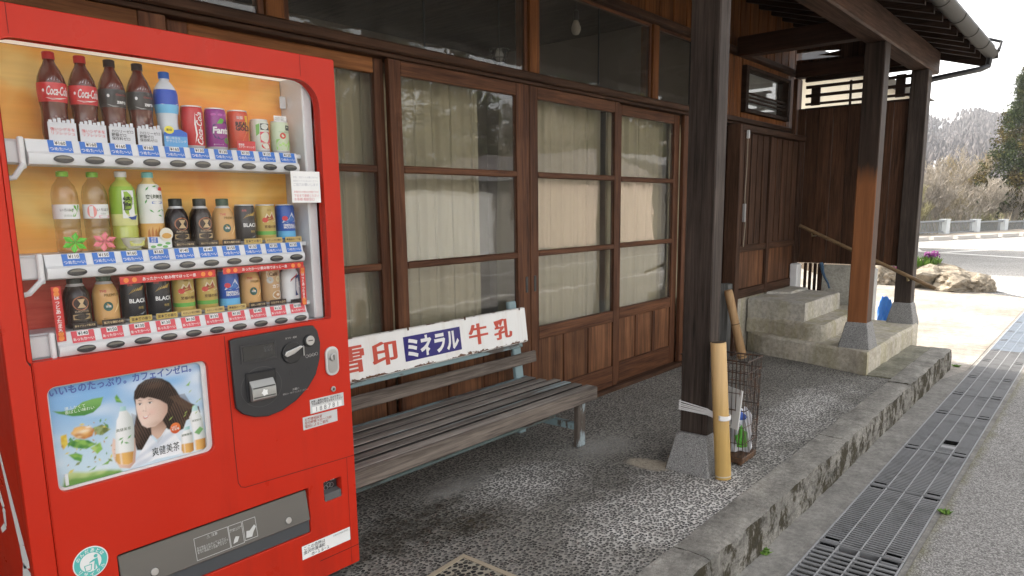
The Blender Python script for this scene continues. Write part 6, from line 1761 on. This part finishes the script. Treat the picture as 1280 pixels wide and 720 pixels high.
def tuft(name, x, y, z, r, h, n, mats, label, cat, fl=None, seed=1, lean=.06):
    rnd = random.Random(seed)
    t = thing(name, label, cat, (x, y, z), 'plants in the garden bed')
    for q in range(2):
        mb = MB()
        for k in range(n):
            a = rnd.random()*2*PI; rr = r*math.sqrt(rnd.random()); bx_, by_ = x+rr*math.cos(a), y+rr*math.sin(a)
            hh = h*(.5+.5*rnd.random()); lx, ly = rnd.uniform(-lean, lean), rnd.uniform(-lean, lean); w_ = (.012+.014*rnd.random())*lean/.06
            mb.add([(bx_-w_, by_, z), (bx_+w_, by_, z), (bx_+lx+w_, by_+ly, z+hh*.7), (bx_+lx*1.6, by_+ly*1.6, z+hh), (bx_+lx-w_, by_+ly+.01, z+hh*.7)], [(0, 1, 2, 3, 4)])
        mb.build('foliage', mats[q % len(mats)], t)
    if fl:
        mb = MB()
        for k in range(fl[1]):
            a = rnd.random()*2*PI; rr = r*math.sqrt(rnd.random())*.9; cx, cy, cz = x+rr*math.cos(a), y+rr*math.sin(a), z+h*(.8+.35*rnd.random())
            for j in range(5):
                b0, b1 = 2*PI*j/5, 2*PI*(j+.8)/5
                mb.add([(cx, cy, cz), (cx+.03*math.cos(b0), cy+.012, cz+.03*math.sin(b0)), (cx+.045*math.cos((b0+b1)/2), cy-.01, cz+.045*math.sin((b0+b1)/2)), (cx+.03*math.cos(b1), cy-.012, cz+.03*math.sin(b1))], [(0, 1, 2, 3)])
        mb.build('blossom', flat(fl[0], .6), t)
    return t
tuft('flowering_plant', 15.6, 2.72, RZ+.33, .16, .22, 60, M_LEAFS[:2], 'purple flowers standing on the garden rocks', 'flowers', ((.20, .03, .18), 40), 3)
tuft('flowering_plant', 15.2, 3.15, RZ+.15, .16, .14, 50, M_LEAFS[:2], 'low dark pink flowers just past the end porch post', 'flowers', ((.35, .05, .2), 26), 5)
tuft('garden_plant', 15.5, 2.98, RZ+.28, .34, .24, 220, M_LEAFS[:2], 'spreading bright green plant growing over the garden rocks', 'plant', None, 7)

for q_, (wx, wy, sd_, lab) in enumerate(((2.98, 1.075, 21, 'small tuft of pale weeds at the foot of the worn kerb nearest the camera'), (7.72, 1.06, 22, 'small weed growing where the worn kerb ends'), (3.95, .53, 23, 'thin weeds at the road edge beside the drain grates'))):
    t_ = tuft('weed', wx, wy, RZ, .022, .02, 22, M_LEAFS, lab, 'weed', None, sd_, .014)
    t_['group'] = 'weeds along the kerb'
# far kerb stones, pavement, guardrail
fk = structure(MB().prism([(30.5, 7.05), (32.2, 6.25), (38.2, 3.40), (45.0, .1), (45.1, .35), (38.3, 3.65), (32.3, 6.5), (30.6, 7.3)], RZ-.05, RZ+.02), 'far_kerb', M_STRIP)
A_, B_ = Vector((30.6, 7.0)), Vector((45, .1)); dd = (B_-A_).normalized(); nn = Vector((-dd.y, dd.x))
for k in range(11):
    p = A_+dd*(1.45*k); q = p+dd*1.15
    MB().prism([tuple(p), tuple(q), tuple(q+nn*.2), tuple(p+nn*.2)], RZ, RZ+.16).build('kerb_stone', flat((.5, .48, .45), .8), fk)
sheet('pavement', [(30.7, 7.35), (45.2, .4), (60, -7), (62, 2), (48.5, 4.3), (34, 8.7)], RZ+.03, flat((.27, .24, .2), .9, .1), .2)
GP0 = Vector((37.6, 7.25)); GD = Vector((.9587, -.2845)); GN = Vector((.2845, .9587))
gr = thing('guardrail', 'grey bridge guardrail with pale blue square posts across the far road', 'guardrail', (43, 5.65, RZ))
M_GP = flat((.62, .66, .68), .6); M_GR = flat((.25, .27, .29), .5, .5, .3)
sts = [-6.5, -3.5, -.45, 2.54, 5.58, 8.64, 11.6, 14.6, 17.6]
def gbox(t0, t1, n0, n1, z0, z1):
    q = [GP0+GD*t+GN*n for t, n in ((t0, n0), (t1, n0), (t1, n1), (t0, n1))]
    return MB().prism([tuple(a) for a in q], z0, z1)
for s_ in sts:
    z = RZ-.02*max(0, s_)
    pp = gbox(s_-.17, s_+.17, -.17, .17, z, z+.74).build('post', M_GP, gr)
    gbox(s_-.19, s_+.19, -.19, .19, z+.741, z+.78).build('post_cap', M_GP, pp)
for a, b in zip(sts[:-1], sts[1:]):
    z = RZ-.02*max(0, (a+b)/2)
    for z0, z1, n_ in ((.62, .70, .06), (.12, .17, .04)):
        gbox(a+.171, b-.171, -n_, n_, z+z0, z+z1).build('rail', M_GR, gr)
    nb_ = int((b-a-.34)/.13)
    for k in range(nb_):
        t = a+.2+.13*k
        gbox(t, t+.03, -.012, .012, z+.171, z+.619).build('baluster', M_GR, gr)
# bank behind the guardrail, bare trees and brush
def hsurf(x, y):
    r = math.hypot(x, y); az = math.degrees(math.atan2(y, x))
    base = -2.2
    if r > 75:
        e = max(0, (r-75)/380)
        ridge = 46 + 4.5*math.sin(az*.55+1.0) + 3*math.sin(az*1.7+.4) - 1.2*abs(az-7)*.25 + (6 if az < 7.5 else 0)*min(1, (7.5-az)/2 if az < 7.5 else 0)
        return base + (ridge+2)*min(1.0, e**1.25) + 6*mnoise.noise(Vector((x*.012, y*.012, 0)))*min(1, e*2)+2.5*mnoise.noise(Vector((x*.05, y*.05, 3)))*min(1, e*2)
    return base + .6*mnoise.noise(Vector((x*.1, y*.1, 0)))
mb = MB(); vs = []; fs = []
AZ = np.linspace(-40, 60, 111); RR = [75, 95, 120, 150, 185, 225, 265, 305, 345, 385, 425, 455, 500, 560]
for r_ in RR:
    for a in AZ:
        x, y = r_*math.cos(R(a)), r_*math.sin(R(a))
        vs.append((x, y, hsurf(x, y) if r_ <= 455 else hsurf(455*math.cos(R(a)), 455*math.sin(R(a)))-(r_-455)*.3))
nA = len(AZ)
for i in range(len(RR)-1):
    for j in range(nA-1):
        fs.append((i*nA+j, (i+1)*nA+j, (i+1)*nA+j+1, i*nA+j+1))
m = Mt('winter_hillside', .95, .05)
co = m.coord()
n1 = m.noise(co, .02, 6, .6); n2 = m.noise(co, .22, 6, .7)
c = m.ramp(n2, (.3, (.05, .046, .047)), (.7, (.12, .11, .108)))
az = m.n('SeparateXYZ', Vector=co)
snow = m.math('MULTIPLY', m.ramp(n1, (.52, 0), (.6, .8)), m.ramp(m.n('MapRange', Value=az.outputs[2], _1=18.0, _2=34.0).outputs[0], (.3, 0), (.8, 1)))
c = m.mix(m.math('MULTIPLY', snow, m.ramp(n2, (.35, 1), (.65, .3))), c, (.75, .76, .78))
m.col(c)
structure(mb.add(vs, fs), 'hill', m.m, 'all')
rnd = random.Random(5)
m = Mt('bare_forest', .95, .05)
ri = m.n('NewGeometry').outputs['Random Per Island']
m.col(m.ramp(ri, (0, (.068, .061, .060)), (.6, (.10, .09, .088)), (1, (.135, .122, .117))))
mb = MB()
for k in range(13000):
    a = rnd.uniform(-2, 20); r_ = 130+330*rnd.random()**.7
    x, y = r_*math.cos(R(a)), r_*math.sin(R(a)); z = hsurf(x, y)-1
    snowy = mnoise.noise(Vector((x*.02, y*.02, 9)))
    if z > 30 and 8.2 < a < 11.5 and rnd.random() < .55: continue
    h = rnd.uniform(2.0, 4.2); w_ = h*rnd.uniform(.12, .26)
    p = [(x+w_*math.cos(t_), y+w_*math.sin(t_), z+h*.55+rnd.uniform(-.8, .8)) for t_ in (0, 1.6, 3.1, 4.7)]
    mb.add([(x, y, z), *p, (x+rnd.uniform(-.6, .6), y, z+h)], [(0, 1, 2), (0, 2, 3), (0, 3, 4), (0, 4, 1), (5, 2, 1), (5, 3, 2), (5, 4, 3), (5, 1, 4)])
tag(mb.build('hillside_forest', m.m), kind='stuff')
# bare tree skeletons
def bare_tree(seed, h, spread, n_main, lean=0.0):
    rnd = random.Random(seed)
    tr = MB(); tw = MB()
    def limb(p, d, L, r, lev):
        pts = [p]; k = 4 if lev < 2 else 3
        q = p.copy(); dd_ = d.copy()
        for i in range(k):
            dd_ = (dd_+Vector((rnd.uniform(-.22, .22), rnd.uniform(-.22, .22), rnd.uniform(-.05, .2)))).normalized()
            q = q+dd_*(L/k); pts.append(q.copy())
        (tr if lev == 0 else tw).tube(pts, [r*(1-.7*i/k) for i in range(k+1)], 5 if lev < 2 else 3, False)
        if lev >= 4: return
        for i in range(1, k+1):
            for _ in range((2, 2, 3, 3)[lev]):
                if rnd.random() < (.95 if lev < 3 else .7):
                    a = rnd.random()*2*PI; el = rnd.uniform(.15, 1.0)
                    nd = (dd_*.65+Vector((math.cos(a)*spread, math.sin(a)*spread, el*.5))).normalized()
                    limb(pts[i], nd, L*rnd.uniform(.42, .66), max(r*(1-.7*i/k)*.62, .016), lev+1)
    for k in range(n_main):
        a = 2*PI*k/n_main+rnd.random()
        limb(Vector((.15*math.cos(a)*(n_main > 1), .15*math.sin(a)*(n_main > 1), -.2)), Vector((math.cos(a)*.35*(n_main > 1)+lean, math.sin(a)*.35*(n_main > 1), 1)).normalized(), h*.42, h*.016, 0)
    return tr.mesh('trunk'), tw.mesh('crown')
def bark(name, a, b):
    m_ = Mt(name, .9, .1); o_ = m_.n('ObjectInfo').outputs['Random']
    m_.col(m_.mix(m_.math('MULTIPLY', o_, 1.0), a, b)); return m_.m
B1 = bark('grey_twigs', (.26, .23, .19), (.40, .36, .30)); B2 = bark('trunk_bark', (.13, .11, .09), (.22, .19, .16)); B3 = bark('tan_twigs', (.30, .25, .17), (.24, .23, .12))
VAR = [bare_tree(11, 6.0, .75, 2), bare_tree(23, 5.0, .95, 4), bare_tree(37, 4.5, 1.0, 5), bare_tree(41, 6.5, .7, 1, .1)]
TREES = [(39.2, 8.3, 0, .75, 'bare grey tree nearest the end porch post, just behind the guardrail'), (42.5, 9.0, 1, .95, 'bare many-stemmed tree behind the first full guardrail panel'), (45.0, 7.6, 3, .95, 'tall bare tree with a dark leaning trunk in the middle of the thicket'),
         (47.0, 8.6, 2, 1.0, 'low tangled bare tree behind the taller ones near the guardrail'), (49.5, 7.2, 0, 1.0, 'bare pale tree close to the dark cedar'), (53.5, 6.9, 1, 1.05, 'bare spreading tree in front of the cedar'),
         (46.2, 6.0, 2, .62, 'short tan shrub-like tree rising behind the second guardrail post'), (50.2, 5.2, 3, .7, 'bare tree at the foot of the cedar with pale twigs'), (43.8, 10.2, 3, 1.0, 'slim bare tree behind the many-stemmed one'), (55, 8.8, 0, 1.2, 'largest bare tree far behind the guardrail'), (57, 10.6, 1, 1.1, 'bare spreading tree farthest back in the thicket')]
for k, (x, y, v, sc_, lab) in enumerate(TREES):
    z = -1.6 if x > 40 else -1.0
    t = thing('bare_tree', lab, 'tree', (x, y, z), 'bare winter trees behind the guardrail')
    for nm, me, mt in (('trunk', VAR[v][0], B2), ('crown', VAR[v][1], B1 if k % 3 else B3)):
        o = bpy.data.objects.new(nm, me); COL.objects.link(o); o.parent = t
        if not me.materials: me.materials.append(mt)
        o.material_slots[0].link = 'OBJECT'; o.material_slots[0].material = mt
    t.scale = (sc_*1.15, sc_*1.15, sc_*1.15); t.rotation_euler = (0, 0, k*1.7)
# dry brush along the bank (uncountable)
mb = MB(); rnd = random.Random(9)
for k in range(3600):
    t = rnd.uniform(-4, 22); n_ = rnd.uniform(.4, 4.5)
    p = GP0+GD*t+GN*n_
    h = rnd.uniform(.4, 1.5)*(1+.08*n_); z = -.55-.12*n_
    lx, ly = rnd.uniform(-.45, .45), rnd.uniform(-.45, .45); w_ = .018
    mb.add([(p.x-w_, p.y-w_, z), (p.x+w_, p.y+w_, z), (p.x+lx*.5, p.y+ly*.5, z+h*.6), (p.x+lx, p.y+ly, z+h)], [(0, 1, 2), (0, 2, 3)])
m = Mt('dry_brush', .9, .1); ri = m.n('NewGeometry').outputs['Random Per Island']
m.col(m.ramp(ri, (0, (.16, .13, .08)), (.35, (.32, .27, .19)), (.7, (.42, .36, .27)), (.86, (.16, .19, .08)), (1, (.22, .24, .11))))
tag(mb.build('dry_brush', m.m), kind='stuff')
structure(MB().prism([(30, 9.2), (36, 8.2), (52, 3.2), (66, -4), (74, 4), (70, 26), (30, 20)], -2.5, -.55), 'bank', flat((.2, .16, .1), .95, .1))
# cedars
def cedar(x, y, z, h, r, n, seed, label):
    rnd = random.Random(seed)
    t = thing('cedar_tree', label, 'tree', (x, y, z), 'dark evergreens')
    MB().tube([(x, y, z), (x, y, z+h*.5), (x, y, z+h*.96)], [h*.022, h*.014, .02], 7).build('trunk', B2, t)
    mb = MB()
    clumps = []
    for k in range(int(n/60)):
        f = rnd.random()**.8; a = rnd.random()*2*PI
        rad = r*(1-f)**.75*(.35+.75*rnd.random())*(1+.25*math.sin(a*3+f*9))
        clumps.append((x+rad*math.cos(a), y+rad*math.sin(a), z+h*(.14+.84*f), r*.16*(1.25-f*.7)))
    for cx, cy, cz, cr in clumps:
        for _ in range(60):
            v = Vector((rnd.gauss(0, 1), rnd.gauss(0, 1), rnd.gauss(0, .75)))
            p = Vector((cx, cy, cz))+v*cr*.62
            d = Vector((rnd.uniform(-1, 1), rnd.uniform(-1, 1), rnd.uniform(-.6, .9))).normalized()*cr*.52
            e = d.cross(Vector((rnd.uniform(-1, 1), rnd.uniform(-1, 1), .3))).normalized()*cr*.22
            mb.add([p-e, p+d*.55+e*.4, p+d, p+d*.4-e*1.1], [(0, 1, 2, 3)])
    mm_ = Mt('cedar_foliage', .9, .05); co_ = mm_.coord(); ri_ = mm_.n('NewGeometry').outputs['Random Per Island']
    k_ = mm_.noise(co_, .55, 3, .6)
    g_ = mm_.ramp(ri_, (0, (.014, .024, .008)), (.6, (.034, .05, .015)), (1, (.065, .08, .025)))
    b_ = mm_.ramp(ri_, (0, (.05, .035, .010)), (1, (.13, .09, .024)))
    mm_.col(mm_.mix(mm_.ramp(k_, (.48, 0), (.6, .8)), g_, b_))
    mb.build('crown', mm_.m, t)
    return t
cedar(51.5, 4.85, -1.2, 10.6, 2.05, 26000, 4, 'tall dark cedar with rusty patches rising behind the guardrail')
cedar(59.5, 2.6, -1.2, 9.5, 2.6, 7000, 8, 'second dark cedar standing towards the road from the tall rusty one')
for x, y, s_, lab in ((62.0, 11.1, 1.0, 'slim white pole nearest the end porch post above the bare trees'), (62.6, 10.75, 1.05, 'slim white pole beside another, slightly taller')):
    solo(MB().tube([(x, y, -1.5), (x, y, 4.4*s_)], .06, 8), 'white_pole', M_WHITE, lab, 'pole', 'white poles above the thicket')
wb = thing('neighbour_house', 'cream walled neighbouring house glimpsed through the lattice above the end wall', 'house', (24, 9, RZ))
MB().box(20, 28, 5.65, 12, RZ, 4.75, .02).build('wall', flat((.62, .56, .44), .85), wb)
MB().prism([(5.2, 4.72), (12.5, 4.72), (8.9, 6.4)], 19.6, 28.4, lambda a, b, h: (h, a, b)).build('roof', M_TILE, wb)
wf = MB().box(19.95, 19.999, 7.2, 8.8, 1.2, 2.6, .01).build('window', M_GUTTER, wb)
MB().box(19.945, 19.949, 7.28, 8.72, 1.28, 2.52).build('pane', M_DGREY, wf)

# ------------------------------------------------------------------ across the street, mirrored in the door glass
def street_house(x0, x1, y0, y1, h, rh, wall, label, shutter=None, wins=(), gable=False):
    t = thing('street_house', label, 'house', ((x0+x1)/2, (y0+y1)/2, RZ), 'houses across the street')
    MB().box(x0, x1, y0, y1, RZ, h, .02).build('wall', wall, t)
    if gable:
        MB().prism([(x0-.4, h-.02), (x1+.4, h-.02), ((x0+x1)/2, h+rh)], y0-.3, y1+.3, lambda a, b, q: (a, q, b)).build('roof', flat((.22, .2, .2), .6), t)
    else:
        MB().prism([(y0-.5, h-.02), (y1+.5, h-.02), ((y0+y1)/2, h+rh)], x0-.4, x1+.4, lambda a, b, q: (q, a, b)).build('roof', flat((.2, .2, .21), .6), t)
    if shutter:
        s0, s1, sh = shutter
        f = MB().box(s0-.12, s1+.12, y1+.001, y1+.08, RZ, sh+.12, .01).build('shutter_frame', flat((.5, .5, .48), .6), t)
        z = RZ+.04
        while z < sh:
            MB().box(s0, s1, y1+.081, y1+.10, z, min(z+.085, sh), .008).build('shutter_slat', flat((.72, .73, .72), .5), f); z += .09
    for a, b, c_, d in wins:
        f = MB().box(a, b, y1+.001, y1+.05, c_, d, .01).build('window', flat((.4, .38, .34), .5), t)
        MB().box(a+.07, b-.07, y1+.051, y1+.055, c_+.07, d-.07).build('pane', M_DGREY, f)
street_house(12.6, 18.8, -16, -10.2, 2.25, .5, flat((.24, .23, .21), .85), 'low grey garage with a wide slatted shutter across the street', (13.6, 17.6, 1.75))
street_house(20.5, 30, -18, -11, 2.5, 1.2, flat((.62, .50, .42), .85), 'pale pink gabled house across the street', None, (), True)
street_house(31, 40, -19, -10, 2.9, 1.2, flat((.60, .58, .54), .85), 'low white house across the street', None, ((33, 35, .8, 2), (36, 38, .8, 2)))
street_house(1.5, 9.5, -20, -12, 4.6, 1.8, flat((.5, .46, .4), .85), 'beige house across the street facing the machine', None, ((3, 5, .8, 2.1), (6, 8, .8, 2.1), (3, 5, 3, 4.1)))
for k, (x, y, h, r_, n, lab) in enumerate(((19.5, -21, 10.5, 3.4, 11000, 'broad dark evergreen standing behind the low grey garage'), (23.6, -21.5, 11.5, 3.4, 11000, 'tallest dark evergreen across the street, left of the pink house'),
        (27.4, -21, 9.8, 3.2, 11000, 'dark evergreen directly behind the pink house'), (36.5, -21, 12, 4.4, 13000, 'broad dark evergreen behind the gap beside the white house'), (43.5, -21, 12, 4.6, 13000, 'dark evergreen at the far side of the white house'), (51, -21, 12, 4.6, 10000, 'last dark evergreen in the row across the street'))):
    cedar(x, y, RZ, h, r_, n, 14+k, lab)
for k, (x, y, v, sc_, lab) in enumerate(((31.5, -20.8, 0, 1.5, 'bare tree between the pink house and the white house across the street'), (33.5, -23, 3, 1.6, 'bare tree just behind the white house across the street'), (48, -22, 1, 1.7, 'bare tree past the white house across the street'))):
    t = thing('bare_tree', lab, 'tree', (x, y, RZ), 'bare trees across the street')
    for nm, me, mt in (('trunk', VAR[v][0], B2), ('crown', VAR[v][1], B1)):
        o = bpy.data.objects.new(nm, me); COL.objects.link(o); o.parent = t
        o.material_slots[0].link = 'OBJECT'; o.material_slots[0].material = mt
    t.scale = (sc_, sc_, sc_); t.rotation_euler = (0, 0, k*2.1)

# thin winter haze over the valley
hz = MB().box(-720, 720, -720, 720, -3.7, 75)
m = Mt('haze_air'); m.t.nodes.remove(m.b)
vol = m.n('VolumePrincipled', Color=(.86, .9, .95), Density=.0004, Anisotropy=.2)
m.t.links.new(vol.outputs[0], [n for n in m.t.nodes if n.type == 'OUTPUT_MATERIAL'][0].inputs['Volume'])
tag(hz.build('haze', m.m), kind='stuff')
